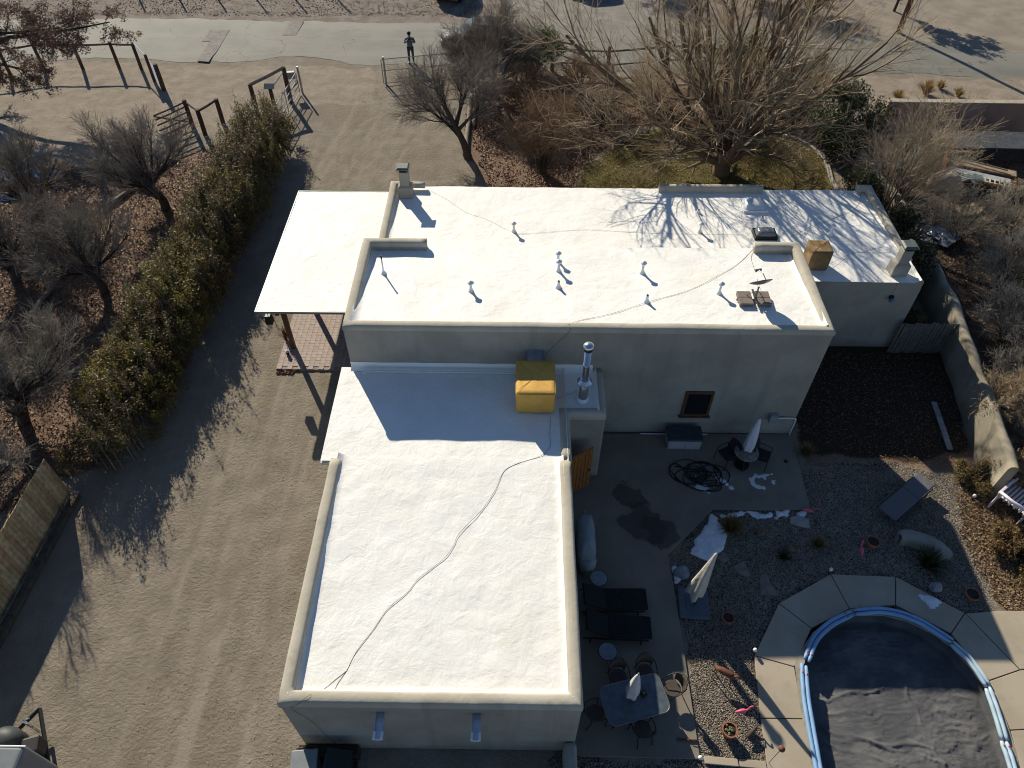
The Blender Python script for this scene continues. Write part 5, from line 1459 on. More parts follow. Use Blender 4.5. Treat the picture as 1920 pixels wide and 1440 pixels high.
# ------------------------------------------------------------------ vehicles
glass = mat('car_glass', (.02, .03, .04), .05, .05, spec=.7)
tyre = mat('tyre', (.018, .018, .018), .85, .1)
rim = mat('rim', (.4, .41, .42), .35, .1, metal=.7)
def car(label, loc, rz, paint, L=4.6, W=1.85, H=1.62, name='parked_car'):
    t = thing(name, label, 'car', loc, rz)
    st = [(-L / 2, .45, .78, .82), (-L / 2 + .1, .32, .98, .92), (-L / 2 + .6, .26, 1.05, .97), (-L * .18, .24, 1.08, 1.0), (L * .12, .24, 1.06, 1.0), (L * .24, .24, 1.02, 1.0), (L / 2 - .5, .26, .94, .96), (L / 2 - .08, .34, .80, .88), (L / 2, .45, .66, .78)]
    V = []; F = []
    for (x, z0, z1, k) in st:
        w_ = W / 2 * k
        for (y, z) in ((-w_ * .92, z0), (-w_, z0 + .2), (-w_, z1 - .16), (-w_ * .88, z1), (w_ * .88, z1), (w_, z1 - .16), (w_, z0 + .2), (w_ * .92, z0)): V.append((x, y, z))
    n = 8
    for i in range(len(st) - 1):
        for k in range(n): F.append((i * n + k, i * n + (k + 1) % n, (i + 1) * n + (k + 1) % n, (i + 1) * n + k))
    F += [tuple(range(n))[::-1], tuple((len(st) - 1) * n + k for k in range(n))]
    q = MB(); q.add(V, F); b = q.build('body', paint, t, smooth=True, bevel=.0); 
    cab = [(-L * .45, 1.03, .82), (-L * .36, H - .06, .70), (-L * .1, H, .72), (L * .06, H - .04, .70), (L * .22, 1.0, .84)]
    V = []; F = []
    for (x, z, k) in cab:
        w_ = W / 2 * k; V += [(x, -w_, z), (x, w_, z), (x, -W / 2 * .9, 1.0), (x, W / 2 * .9, 1.0)]
    for i in range(4):
        a, c_ = i * 4, i * 4 + 4; F += [(a, c_, c_ + 1, a + 1), (a, a + 2, c_ + 2, c_), (a + 1, c_ + 1, c_ + 3, a + 3)]
    q = MB(); q.add(V, F); q.build('roof', paint, t, smooth=False, bevel=.03)
    q = MB(); q.add([(L * .075, -W * .33, H - .06), (L * .075, W * .33, H - .06), (L * .205, W * .39, 1.06), (L * .205, -W * .39, 1.06)], [(0, 3, 2, 1)]); q.V = [(v[0] + .02, v[1], v[2] + .02) for v in q.V]; q.build('windshield', glass, t)
    q = MB(); q.add([(-L * .375, -W * .33, H - .1), (-L * .375, W * .33, H - .1), (-L * .44, W * .38, 1.1), (-L * .44, -W * .38, 1.1)], [(0, 1, 2, 3)]); q.V = [(v[0] - .02, v[1], v[2] + .01) for v in q.V]; q.build('rear_window', glass, t)
    for s_ in (-1, 1):
        q = MB(); q.add([(-L * .34, s_ * W * .375, H - .12), (L * .05, s_ * W * .375, H - .12), (L * .17, s_ * W * .445, 1.08), (-L * .40, s_ * W * .445, 1.08)], [(0, 1, 2, 3) if s_ < 0 else (3, 2, 1, 0)]); q.V = [(v[0], v[1] + s_ * .015, v[2]) for v in q.V]; q.build('side_window', glass, t)
        for x in (-L * .31, L * .31):
            q = MB(); q.lathe([(.2, -.1), (.33, -.1), (.34, -.06), (.34, .06), (.33, .1), (.2, .1)], (0, 0, 0), 18); q.V = [(v[0] + x, v[2] + s_ * (W / 2 - .1), v[1] + .34) for v in q.V]; wh = q.build('wheel', tyre, t)
            q = MB(); q.lathe([(.02, -.07), (.2, -.07), (.21, .07), (.02, .08)], (0, 0, 0), 12); q.V = [(v[0] + x, v[2] + s_ * (W / 2 - .07), v[1] + .34) for v in q.V]; q.build('rim', rim, wh)
        q = MB(); q.box((L / 2 - .06, s_ * W * .36, .72), (.08, .3, .12)); q.build('headlight', mat('headlight', (.75, .78, .8), .15, .05, spec=.6), t, bevel=.02)
        q = MB(); q.box((-L / 2 + .04, s_ * W * .37, .86), (.06, .26, .14)); q.build('taillight', redm, t, bevel=.015)
    return t
darkpaint = mat('dark_blue_paint', (.012, .016, .022), .5, .1, 2, spec=.25)
car('dark car parked on the road behind the dark bare trees', (-2.55, 46.3, .05), math.pi + .06, darkpaint)
car('dark car at the top edge on the paved apron', (5.0, 56.8, .02), .3, mat('black_paint', (.012, .012, .014), .25, .1, 2, spec=.6), 4.9, 1.95, 1.85)
car('pale car at the top edge left of the paved apron', (-4.6, 55.2, .02), 1.35, mat('beige_paint', (.42, .38, .32), .35, .1, 2, spec=.5))
# camper trailer corner and its hitch, lower left
t = thing('camper_trailer', 'silver camper trailer front with dark and tan stripes at the lower left corner', 'trailer', (-12.05, 2.78, 0), 0.0)
sil = mat('silver_panel', (.17, .18, .185), .45, .1, 3, spec=.4)
TX, TY, TZ = 2.1, 4.4, 1.75
q = MB(); q.box((0, 0, .4 + TZ / 2), (TX, TY, TZ)); q.build('body', sil, t, bevel=.12, seg=4)
q = MB(); q.box((0, TY / 2 - .05, .4 + TZ - .02), (TX + .02, .04, .05)); q.build('trim', mat('white_trim', (.6, .62, .6), .4, .05), t, bevel=.01)
for k, (o_, w_, c) in enumerate(((-.42, .07, (.02, .02, .022)), (-.22, .10, (.15, .12, .095)))):
    q = MB(); q.add([(o_ - .5, -1.2, .4 + TZ + .004), (o_ - .5 + w_, -1.2, .4 + TZ + .004), (o_ + w_ + .3, TY / 2 - .13, .4 + TZ + .004), (o_ + .3, TY / 2 - .13, .4 + TZ + .004)], [(0, 1, 2, 3)]); q.build('stripe', mat('stripe_%d' % k, c, .5, .1), t)
q = MB(); q.lathe([(.05, 0), (.05, .05), (.02, .07)], (.0 - .42, TY / 2 - .02, .4 + TZ), 10); q.build('marker_light', mat('amber', (.8, .22, .02), .3, .05), t)
for s_ in (-1, 1):
    q = MB(); q.tube([(s_ * .8, TY / 2, .5), (0, TY / 2 + 1.3, .5)], .05, 6); q.build('tongue', blackm, t)
q = MB(); q.lathe([(.30, 0), (.32, .1), (.32, .45), (.2, .62), (.06, .66)], (-.25, TY / 2 + .42, .52), 16, 1.35); q.build('propane_cover', mat('dark_green_grey', (.05, .058, .055), .55, .15), t, smooth=True)
q = MB(); q.box((.42, TY / 2 + .3, .75), (.42, .42, .5), .3); q.build('battery_box', mat('dark_box', (.03, .026, .03), .5, .1), t, bevel=.06)
q = MB(); q.tube([(.12, TY / 2 + .8, .3), (.12, TY / 2 + .8, 1.15)], .035, 8); q.tube([(.12, TY / 2 + .8, 1.15), (.26, TY / 2 + .86, 1.17)], .016, 6); q.build('jack', mat('chrome', (.7, .7, .72), .15, .05, metal=.9), t, smooth=True)
for s_ in (-1, 1):
    q = MB(); q.lathe([(.2, -.1), (.33, -.1), (.34, .1), (.2, .1)], (0, 0, 0), 16); q.V = [(v[2] + s_ * (TX / 2 - .05), v[0], v[1] + .34) for v in q.V]; q.build('wheel', tyre, t)
# bins by the garage front
def bin_(label, x, y, rz, m, H=1.02):
    t = thing('wheeled_bin', label, 'bin', (x, y, 0), rz)
    q = MB(); q.box((0, 0, H / 2), (.46, .52, H), taper=1.22); q.build('body', m, t, bevel=.03)
    q = MB(); q.box((0, -.03, H + .03), (.62, .72, .07)); q.build('lid', m, t, bevel=.03)
    q = MB(); q.tube([(-.22, .38, H - .02), (.22, .38, H - .02)], .02, 6); q.build('handle', blackm, t)
    for s_ in (-1, 1):
        q = MB(); q.lathe([(.1, -.03), (.11, 0), (.1, .03)], (0, 0, 0), 12); q.V = [(v[2] + s_ * .26, v[0] + .22, v[1] + .11) for v in q.V]; q.build('wheel', tyre, t)
bin_('grey wheeled bin at the left corner of the garage front', -4.92, 4.92, .1, mat('bin_grey', (.20, .22, .225), .5, .1))
bin_('dark green wheeled bin second from the garage corner', -4.15, 4.95, -.1, mat('bin_green', (.018, .03, .028), .5, .1))
t = thing('trough_planter', 'low brown wooden trough along the garage front wall', 'planter', (-4.55, 5.42, 0)); q = MB()
q.box((0, 0, .2), (1.5, .24, .4)); q.build('trough', mat('brown_trough', (.055, .035, .025), .85, .2), t, bevel=.01)
q = MB(); q.box((0, 0, .39), (1.42, .17, .04)); q.build('soil', soil, t)

# ------------------------------------------------------------------ neighbour's junk yard
t = thing('flatbed_trailer', 'rusty flatbed trailer loaded with boards and a ladder in the neighbour yard', 'trailer', (22.2, 31.6, 0), -.42)
q = MB(); q.box((0, 0, .50), (3.2, 1.7, .10)); q.build('bed', rust, t, bevel=.01)
q = MB(); q.box((.2, .55, .62), (2.9, .55, .10)); q.build('board_stack', mat('tan_boards', (.27, .20, .13), .85, .25, 4), t, bevel=.02)
q = MB(); q.box((0, -.2, .60), (2.8, .42, .05)); q.build('metal_sheet', mat('zinc_sheet', (.42, .44, .45), .5, .15, 8, metal=.3), t)
for s_ in (-1, 1):
    q = MB(); q.box((.3, -.58 + s_ * .16, .62), (2.3, .05, .05)); q.build('ladder_rail', mat('cream_wood', (.55, .47, .33), .7, .1), t)
for i in range(11):
    q = MB(); q.box((-.75 + i * .21, -.58, .63), (.05, .30, .03)); q.build('rung', MATS['cream_wood'], t)
q = MB(); q.box((-1.55, 0, .62), (.08, 1.7, .34)); q.build('headboard', mat('orange_rust', (.36, .10, .04), .8, .25), t)
q = MB(); q.tube([(-1.9, .85, .75), (1.2, .45, .80)], .04, 7); q.build('pole', greylog, t)
for s_ in (-1, 1):
    q = MB(); q.lathe([(.2, -.09), (.31, -.09), (.32, .09), (.2, .09)], (0, 0, 0), 16); q.V = [(v[0] + .1, v[2] + s_ * .75, v[1] + .32) for v in q.V]; q.build('wheel', tyre, t)
t = thing('folded_tarp', 'beige canvas cover draped in a dome in the neighbour yard', 'tarp', (20.56, 31.22, 0))
q = MB(); q.lathe([(.85, .0), (.84, .3), (.7, .62), (.42, .80), (.05, .86)], (0, 0, 0), 18, 1.0, .7, .07); q.build('canvas', mat('beige_tarp', (.42, .36, .26), .8, .15, 3, .6, 6, .05), t, smooth=True)
t = thing('tube_chair', 'pale teal tubular frame chair among the brush in the neighbour yard', 'chair', (21.75, 31.06, 0))
q = MB()
for k in range(4): q.tube(smooth_path([(-.7, -.2 + k * .14, .1), (-.6, -.2 + k * .14, .62), (0, -.15 + k * .14, .7), (.75, -.2 + k * .14, .55)], 4), .03, 6)
q.build('tubes', mat('teal_pipe', (.40, .52, .52), .4, .1), t, smooth=True)
q = MB(); q.box((.3, 0, .5), (.9, .5, .04), .1, 0, .15); q.build('panel', mat('pale_teal', (.48, .56, .56), .6, .1), t)
for i, (x, y, s, lab) in enumerate(((19.4, 32.6, 1.0, 'dark grey metal drum half hidden behind bare branches by the wall'), (20.3, 33.4, .8, 'grey tank lying beyond the bare branches in the neighbour yard'))):
    t = thing('metal_tank', lab, 'tank', (x, y, 0), .5 + i)
    q = MB(); q.lathe([(.1, -.75), (.38, -.7), (.42, -.5), (.42, .5), (.38, .7), (.1, .75)], (0, 0, 0), 16); q.V = [(v[2] * s, v[0] * s, v[1] * s + .45) for v in q.V]; q.build('drum', mat('tank_grey', (.10, .105, .10), .6, .2), t, smooth=True)
    q = MB(); q.box((-.4 * s, 0, .08), (.08, .5, .16)); q.box((.4 * s, 0, .08), (.08, .5, .16)); q.build('cradle', logm, t)
t = thing('dark_shed', 'long low dark shed roof against the pink wall', 'shed', (23.5, 34.2, 0), -.03)
q = MB(); q.box((0, 0, .42), (5.0, 1.1, .84)); q.build('wall', mat('shed_dark', (.045, .042, .042), .85, .2), t)
q = MB(); q.box((0, -.05, .90), (5.2, 1.35, .07), 0, .12); q.build('roof', mat('shed_roof', (.075, .08, .088), .6, .2), t)
t = thing('crushed_metal', 'crumpled grey blue sheet metal scrap near the boundary wall', 'scrap', (18.99, 26.84, 0))
random.seed(5)
for k in range(5):
    q = MB(); V = []; F = []
    for j in range(4):
        for i in range(4): V.append((random.uniform(-.1, .1) + i * .3 - .45, random.uniform(-.1, .1) + j * .22 - .33, .12 + k * .05 + random.uniform(-.1, .12)))
    for j in range(3):
        for i in range(3): F.append((j * 4 + i, j * 4 + i + 1, (j + 1) * 4 + i + 1, (j + 1) * 4 + i))
    q.add(V, F); o = q.build('sheet', mat('crumpled_sheet', (.22, .25, .30), .4, .25, 4, metal=.3), t); o.location = (random.uniform(-.4, .4), random.uniform(-.6, .6), 0); o.rotation_euler = (0, 0, random.uniform(0, 3)); o.modifiers.new('s', 'SOLIDIFY').thickness = .01
t = thing('plywood_sheet', 'weathered plywood sheet lying in the neighbour yard brush', 'plywood', (21.06, 29.32, 0), .3); q = MB(); q.box((0, 0, .06), (1.2, .8, .04)); q.build('sheet', mat('plywood', (.25, .19, .12), .85, .2), t)
q = MB(); q.box((-.3, -.3, .02), (.1, .1, .06)); q.build('block', logm, t)
# blue tarp on a heap, far left
t = thing('blue_tarp', 'crumpled blue tarpaulin over a heap at the left edge', 'tarp', (-24.3, 30.6, 0))
b = bmesh.new(); bmesh.ops.create_grid(b, x_segments=34, y_segments=34, size=1.3)
for v in b.verts:
    r = math.hypot(v.co.x, v.co.y)
    v.co.z = max(0.03, .75 * math.exp(-(r / .85) ** 2) + .16 * math.sin(v.co.x * 7 + 2 * math.sin(v.co.y * 3)) * math.exp(-(r / 1.2) ** 2) + .09 * math.sin(v.co.y * 11 + v.co.x * 5))
    v.co.x *= 1.2
me = bpy.data.meshes.new('sheet'); b.to_mesh(me); b.free(); mesh_obj('sheet', me, mat('blue_tarp', (.18, .34, .55), .4, .35, 3, .5, 8, .05, spec=.5), t, True)
q = MB(); q.lathe([(1.0, 0), (.8, .3), (.4, .52), (.05, .6)], (.5, -.2, 0), 14, wob=.06); q.build('heap', mat('heap_brown', (.10, .06, .04), .95, .3, 9, .8, 14, .06), t, smooth=True)

# ------------------------------------------------------------------ the person by the road
def skin_mesh(name, verts, edges, radii, m, parent, sub=1):
    me = bpy.data.meshes.new(name); me.from_pydata(verts, edges, [])
    o = mesh_obj(name, me, m, parent, False)
    sk = o.modifiers.new('skin', 'SKIN'); sk.use_smooth_shade = True
    for i, r in enumerate(radii): me.skin_vertices[0].data[i].radius = (r, r * .85)
    me.skin_vertices[0].data[0].use_root = True
    sb = o.modifiers.new('sub', 'SUBSURF'); sb.levels = sub; sb.render_levels = sub
    return o
t = thing('person', 'person in dark blue jacket and dark trousers holding a device up to the face', 'person', (-6.53, 44.17, 0.0), .1)
skinm = mat('skin', (.36, .22, .16), .6, .05)
J = [(0, 0, .98), (0, .01, 1.22), (0, .02, 1.44), (0, .0, 1.54), (0, -.02, 1.64), (0, -.03, 1.78),                       # pelvis..head
     (.19, .02, 1.45), (.30, -.08, 1.24), (.13, -.27, 1.45), (.08, -.30, 1.53), (-.19, .02, 1.45), (-.30, -.08, 1.24), (-.13, -.27, 1.45), (-.08, -.30, 1.53),
     (.11, 0, .90), (.12, -.02, .50), (.13, .03, .09), (.14, -.12, .05), (-.11, 0, .90), (-.12, -.02, .50), (-.13, .03, .09), (-.14, -.12, .05)]
E_ = [(0, 1), (1, 2), (2, 3), (3, 4), (4, 5), (2, 6), (6, 7), (7, 8), (8, 9), (2, 10), (10, 11), (11, 12), (12, 13), (0, 14), (14, 15), (15, 16), (16, 17), (0, 18), (18, 19), (19, 20), (20, 21)]
Rr = [.14, .13, .14, .06, .095, .08, .075, .055, .042, .04, .075, .055, .042, .04, .095, .065, .045, .04, .095, .065, .045, .04]
skin_mesh('body', J, E_, Rr, skinm, t)
jk = [J[i] for i in (0, 1, 2, 6, 7, 8, 10, 11, 12)]; jk[5] = (.15, -.24, 1.42); jk[8] = (-.15, -.24, 1.42); jk[0] = (0, 0, .90)
skin_mesh('jacket', jk, [(0, 1), (1, 2), (2, 3), (3, 4), (4, 5), (2, 6), (6, 7), (7, 8)], [.19, .18, .18, .105, .085, .065, .105, .085, .065], mat('navy_jacket', (.10, .135, .17), .7, .15, 6), t)
tr = [J[i] for i in (0, 14, 15, 16, 18, 19, 20)]
skin_mesh('trousers', tr, [(0, 1), (1, 2), (2, 3), (0, 4), (4, 5), (5, 6)], [.16, .12, .09, .075, .12, .09, .075], mat('dark_trousers', (.05, .058, .075), .8, .15, 6), t)
for s_ in (-1, 1):
    q = MB(); q.box((s_ * .135, -.06, .045), (.10, .28, .09)); q.build('shoe', blackm, t, bevel=.03, seg=3)
q = MB(); q.lathe([(.10, -.03), (.115, .03), (.10, .09), (.05, .125), (.01, .13)], (0, -.02, 1.74), 14); q.build('hair', mat('dark_hair', (.012, .01, .009), .7, .1), t, smooth=True)
t = thing('remote_controller', 'small dark device held in both hands of the person', 'device', (-6.50, 43.86, 1.50)); q = MB(); q.box((0, 0, .03), (.17, .10, .03), 0, .6); q.build('case', blackm, t, bevel=.008)
q = MB(); q.box((0, -.03, .08), (.14, .012, .08), 0, .2); q.build('screen', glass, t)

# ------------------------------------------------------------------ vegetation
def unit(v): return v / np.maximum(1e-9, np.linalg.norm(v, axis=-1, keepdims=True))

def branch(P, R, n, length, ang, rg, up=0.0, wig=.12, m=5, tmin=.3, tmax=1.0, rk=.55, rmin=.004, fall=.4, droop=0.0, out=0.0, centre=None):
    """children polylines of the parent polylines P (N,K,3), R (N,K)"""
    N, K, _ = P.shape
    idx = np.repeat(np.arange(N), n)
    M = len(idx)
    t = tmin + (tmax - tmin) * rg.random(M)
    f = t * (K - 1); i0 = np.minimum(f.astype(int), K - 2); fr = (f - i0)[:, None]
    p0 = P[idx, i0] * (1 - fr) + P[idx, i0 + 1] * fr
    r0 = (R[idx, i0] * (1 - fr[:, 0]) + R[idx, i0 + 1] * fr[:, 0]) * rk
    tan = unit(P[idx, i0 + 1] - P[idx, i0])
    a = rg.uniform(ang[0], ang[1], M)[:, None]
    rnd = unit(rg.normal(size=(M, 3))); perp = unit(rnd - tan * (rnd * tan).sum(1, keepdims=True))
    d = unit(tan * np.cos(a) + perp * np.sin(a))
    if out and centre is not None:
        v = p0 - np.array(centre); v[:, 2] *= .3; d = unit(d + unit(v) * out)
    L = length[0] + (length[1] - length[0]) * rg.random(M)
    L = L * (1 - fall * t)
    Q = np.zeros((M, m, 3)); Q[:, 0] = p0
    for k in range(1, m):
        d = unit(d + rg.normal(size=(M, 3)) * wig + np.array([0, 0, 1]) * (up - droop * k / m) * 1.0)
        Q[:, k] = Q[:, k - 1] + d * (L / (m - 1))[:, None]
    Q[:, :, 2] = np.maximum(Q[:, :, 2], .03)
    s = np.linspace(1, .28, m)[None, :]
    RR = np.maximum(r0[:, None], rmin * 1.3) * s
    return Q, np.maximum(RR, rmin)

def tubes(P, R, k):
    N, K, _ = P.shape
    t = np.empty_like(P); t[:, 1:-1] = P[:, 2:] - P[:, :-2]; t[:, 0] = P[:, 1] - P[:, 0]; t[:, -1] = P[:, -1] - P[:, -2]
    t = unit(t)
    ref = np.where(np.abs(t[:, :1, 2:3]) < .9, np.array([0, 0, 1.0]), np.array([1.0, 0, 0]))
    u = unit(ref - t * (ref * t).sum(-1, keepdims=True)); v = np.cross(t, u)
    a = np.arange(k) * 2 * np.pi / k
    V = P[:, :, None, :] + R[:, :, None, None] * (u[:, :, None, :] * np.cos(a)[None, None, :, None] + v[:, :, None, :] * np.sin(a)[None, None, :, None])
    base = (np.arange(N) * K * k)[:, None, None] + (np.arange(K - 1) * k)[None, :, None] + np.arange(k)[None, None, :]
    nx = (np.arange(N) * K * k)[:, None, None] + (np.arange(K - 1) * k)[None, :, None] + ((np.arange(k) + 1) % k)[None, None, :]
    F = np.stack([base, nx, nx + k, base + k], -1).reshape(-1, 4)
    return V.reshape(-1, 3), F

def merge(parts):
    V = []; F = []; n = 0
    for v, f in parts: V.append(v); F.append(f + n); n += len(v)
    return np.concatenate(V), np.concatenate(F)

def poly(paths, radii):
    K = 7; out = []; rr = []
    for p, r in zip(paths, radii):
        Q = np.array(smooth_path(p, 5)); s = np.linspace(0, len(Q) - 1, K)
        out.append(np.stack([np.interp(s, np.arange(len(Q)), Q[:, i]) for i in range(3)], 1)); rr.append(np.linspace(r[0], r[1], K))
    return np.array(out), np.array(rr)

def leaves(C, size, rg, asp=1.6, upb=.3, nrm=None):
    """one small bent quad for every centre"""
    n = len(C)
    d = unit(rg.normal(size=(n, 3))); nn = rg.normal(size=(n, 3)); nn[:, 2] += upb * 2
    if nrm is not None: nn = nn * .7 + nrm * 1.3
    nn = unit(nn - d * (nn * d).sum(1, keepdims=True)); s = np.cross(d, nn)
    sz = (size * rg.uniform(.6, 1.35, n))[:, None]
    V = np.stack([C - d * sz * .5 * asp, C + s * sz * .42 + nn * sz * .08, C + d * sz * .5 * asp, C - s * sz * .42 + nn * sz * .08], 1).reshape(-1, 3)
    F = np.arange(n * 4).reshape(-1, 4)
    return V, F

def along(P, n, rg, off=.05):
    N, K, _ = P.shape
    i = rg.integers(0, N, n); f = rg.random(n) * (K - 1); k = np.minimum(f.astype(int), K - 2); fr = (f - k)[:, None]
    return P[i, k] * (1 - fr) + P[i, k + 1] * fr + rg.normal(size=(n, 3)) * off

def tree(name, label, base, trunk_paths, trunk_r, specs, bark, twig, seed, group=None, foliage=None, cat='tree', split=2):
    rg = np.random.default_rng(seed)
    t = thing(name, label, cat, (base[0], base[1], 0), 0, group)
    P, R = poly([[(p[0] + base[0], p[1] + base[1], p[2]) for p in tp] for tp in trunk_paths], trunk_r)
    lev = [(P, R)]
    for sp in specs:
        P, R = branch(P, R, rg=rg, centre=(base[0], base[1], 1.5), **sp); lev.append((P, R))
    V, F = merge([tubes(p, r, 9 if i == 0 else 6) for i, (p, r) in enumerate(lev[:split])])
    np_obj('trunk', V, F, bark, t, True)
    V, F = merge([tubes(p, r, 4 if i == 0 and len(p) < 400 else 3) for i, (p, r) in enumerate(lev[split:])])
    np_obj('crown', V, F, twig, t, True)
    if foliage:
        n, size, m, off = foliage
        C = along(lev[-1][0], n, rg, off)
        V, F = leaves(C, size, rg); np_obj('foliage', V, F, m, t)
    return t

tanbark = barkmat('tan_bark', (.12, .088, .060), (.19, .145, .10))
tantwig = barkmat('tan_twig', (.33, .245, .155), (.53, .41, .275))
darkbark = barkmat('dark_bark', (.055, .044, .036), (.08, .066, .055))
darktwig = barkmat('dark_twig', (.185, .155, .128), (.33, .285, .235))
greytwig = barkmat('grey_twig', (.22, .19, .15), (.40, .36, .29))
redtwig = barkmat('brown_twig', (.21, .135, .088), (.36, .245, .16))
H_ = math.pi / 180

# the big pale tree behind the house
tree('bare_tree', 'largest bare tree with fanning tan branches behind the house', (10.05, 32.3),
     [[(0, 0, -.1), (-.03, 0, .5), (-.02, .02, 1.0), (.02, 0, 1.65)], [(0, 0, 1.1), (-.8, -.1, 2.0), (-2.0, -.3, 3.2), (-3.4, -.2, 5.0), (-4.6, 0, 7.4)], [(0, 0, 1.3), (-.5, .3, 2.6), (-1.2, .8, 4.6), (-2.0, 1.2, 7.6)],
      [(0, 0, 1.4), (.1, .3, 2.9), (.3, .7, 5.0), (.3, 1.0, 8.2)], [(0, 0, 1.3), (.7, .2, 2.5), (1.8, .4, 4.2), (2.9, .7, 7.2)], [(0, 0, 1.2), (1.0, 0, 2.0), (2.4, .1, 3.0), (4.3, .1, 4.6), (5.8, .1, 6.4)],
      [(0, 0, 1.2), (.5, -.7, 2.4), (1.0, -1.7, 4.3), (1.4, -2.5, 6.8)], [(0, 0, 1.2), (-.6, -.8, 2.4), (-1.5, -1.9, 4.0), (-2.6, -2.7, 6.4)], [(0, 0, 1.0), (.9, -.3, 1.3), (1.9, -.5, 1.35), (2.9, -.7, 1.1)], [(0, 0, 1.3), (-1.2, .5, 2.0), (-2.9, 1.0, 2.7), (-5.0, 1.2, 3.9), (-6.8, 1.3, 5.2)], [(0, 0, 1.2), (-1.4, -.6, 1.8), (-3.2, -1.0, 2.2), (-5.2, -1.2, 2.6), (-6.6, -1.4, 2.9)], [(0, 0, 1.3), (1.6, .8, 2.2), (3.6, 1.4, 3.2), (5.4, 1.8, 4.6)], [(0, 0, 1.3), (-.3, -1.0, 2.8), (-1.0, -2.6, 5.2), (-1.6, -3.6, 8.0)], [(0, 0, 1.4), (-1.0, -.6, 3.0), (-2.8, -1.5, 5.6), (-3.8, -2.2, 8.4)], [(0, 0, 1.4), (.4, -.5, 3.2), (.8, -1.2, 6.0), (1.0, -1.6, 8.8)], [(0, 0, 1.2), (-2.0, -.6, 2.6), (-4.6, -1.4, 4.4), (-6.6, -2.0, 6.0), (-8.2, -2.4, 7.6)], [(0, 0, 1.2), (-1.4, -1.4, 2.2), (-3.4, -3.0, 3.6), (-5.0, -4.0, 5.4)], [(0, 0, 1.4), (-.6, .2, 4.0), (-1.0, .3, 7.0), (-1.3, .4, 9.4)], [(0, 0, 1.4), (.5, 0, 4.0), (.9, -.2, 7.0), (1.2, -.2, 9.6)], [(0, 0, 1.4), (-1.3, .2, 3.4), (-2.3, .2, 6.2), (-2.9, .2, 9.0)], [(0, 0, 1.4), (1.2, .2, 3.2), (2.0, .3, 6.0), (2.4, .4, 8.6)]],
     [(.44, .34), (.19, .06), (.18, .06), (.19, .06), (.18, .06), (.17, .05), (.15, .05), (.14, .05), (.08, .02), (.15, .04), (.12, .03), (.13, .04), (.16, .07), (.16, .07), (.17, .07), (.17, .06), (.15, .05), (.16, .07), (.16, .07), (.15, .06), (.15, .06)],
     [dict(n=9, length=(2.2, 5.0), ang=(18 * H_, 62 * H_), up=.085, wig=.085, m=8, tmin=.3, rk=.6, rmin=.018, fall=.3, out=.45),
      dict(n=8, length=(1.2, 2.8), ang=(15 * H_, 52 * H_), up=.06, wig=.09, m=6, tmin=.15, rk=.6, rmin=.0105, fall=.35, droop=.04),
      dict(n=5, length=(.4, 1.2), ang=(20 * H_, 60 * H_), up=.03, wig=.13, m=4, tmin=.2, rk=.55, rmin=.0045)],
     tanbark, tantwig, 11, None, None, 'tree', 2)
# dark trees near the drive
tree('bare_tree', 'dark bare tree leaning left beside the mossy timber', (-2.5, 33.4),
     [[(0, 0, -.1), (-.15, .05, .6), (-.5, .1, 1.5), (-1.0, .2, 2.5), (-1.5, .3, 3.6)], [(-.4, .1, 1.2), (-1.2, .3, 1.9), (-2.3, .6, 2.6)], [(-.6, .1, 1.7), (-.3, .5, 2.6), (.2, .8, 3.6)], [(-.5, .1, 1.5), (.1, -.2, 2.3), (.8, -.3, 3.2)]],
     [(.22, .06), (.10, .03), (.12, .04), (.10, .03)],
     [dict(n=9, length=(1.3, 2.6), ang=(18 * H_, 55 * H_), up=.10, wig=.08, m=6, tmin=.3, rk=.5, out=.2), dict(n=16, length=(.7, 1.6), ang=(15 * H_, 50 * H_), up=.05, wig=.1, m=5, tmin=.15, rk=.5, rmin=.0065), dict(n=9, length=(.3, .9), ang=(20 * H_, 55 * H_), wig=.12, m=4, tmin=.15, rk=.55, rmin=.005)],
     darkbark, darktwig, 21)
tree('bare_tree', 'dense dark bare tree by the road in front of the dark car', (-1.5, 40.2),
     [[(0, 0, -.1), (.05, 0, .7), (.1, .1, 1.6), (0, .1, 2.8)], [(0, 0, .6), (-.8, .1, 1.4), (-1.7, .1, 2.4)], [(0, 0, .5), (.8, .0, 1.3), (1.5, .1, 2.3)], [(0, 0, .8), (-.3, -.5, 1.7), (-.6, -.9, 2.8)], [(0, 0, .9), (.3, .5, 2), (.5, .7, 3.2)]],
     [(.20, .06), (.12, .03), (.12, .03), (.11, .03), (.11, .03)],
     [dict(n=12, length=(1.6, 3.2), ang=(18 * H_, 55 * H_), up=.12, wig=.08, m=6, tmin=.25, rk=.5, out=.3), dict(n=16, length=(.8, 1.7), ang=(15 * H_, 50 * H_), up=.05, wig=.1, m=5, tmin=.15, rk=.5, rmin=.0065), dict(n=8, length=(.3, .8), ang=(20 * H_, 55 * H_), wig=.12, m=4, tmin=.15, rk=.55, rmin=.005)],
     darkbark, darktwig, 31)
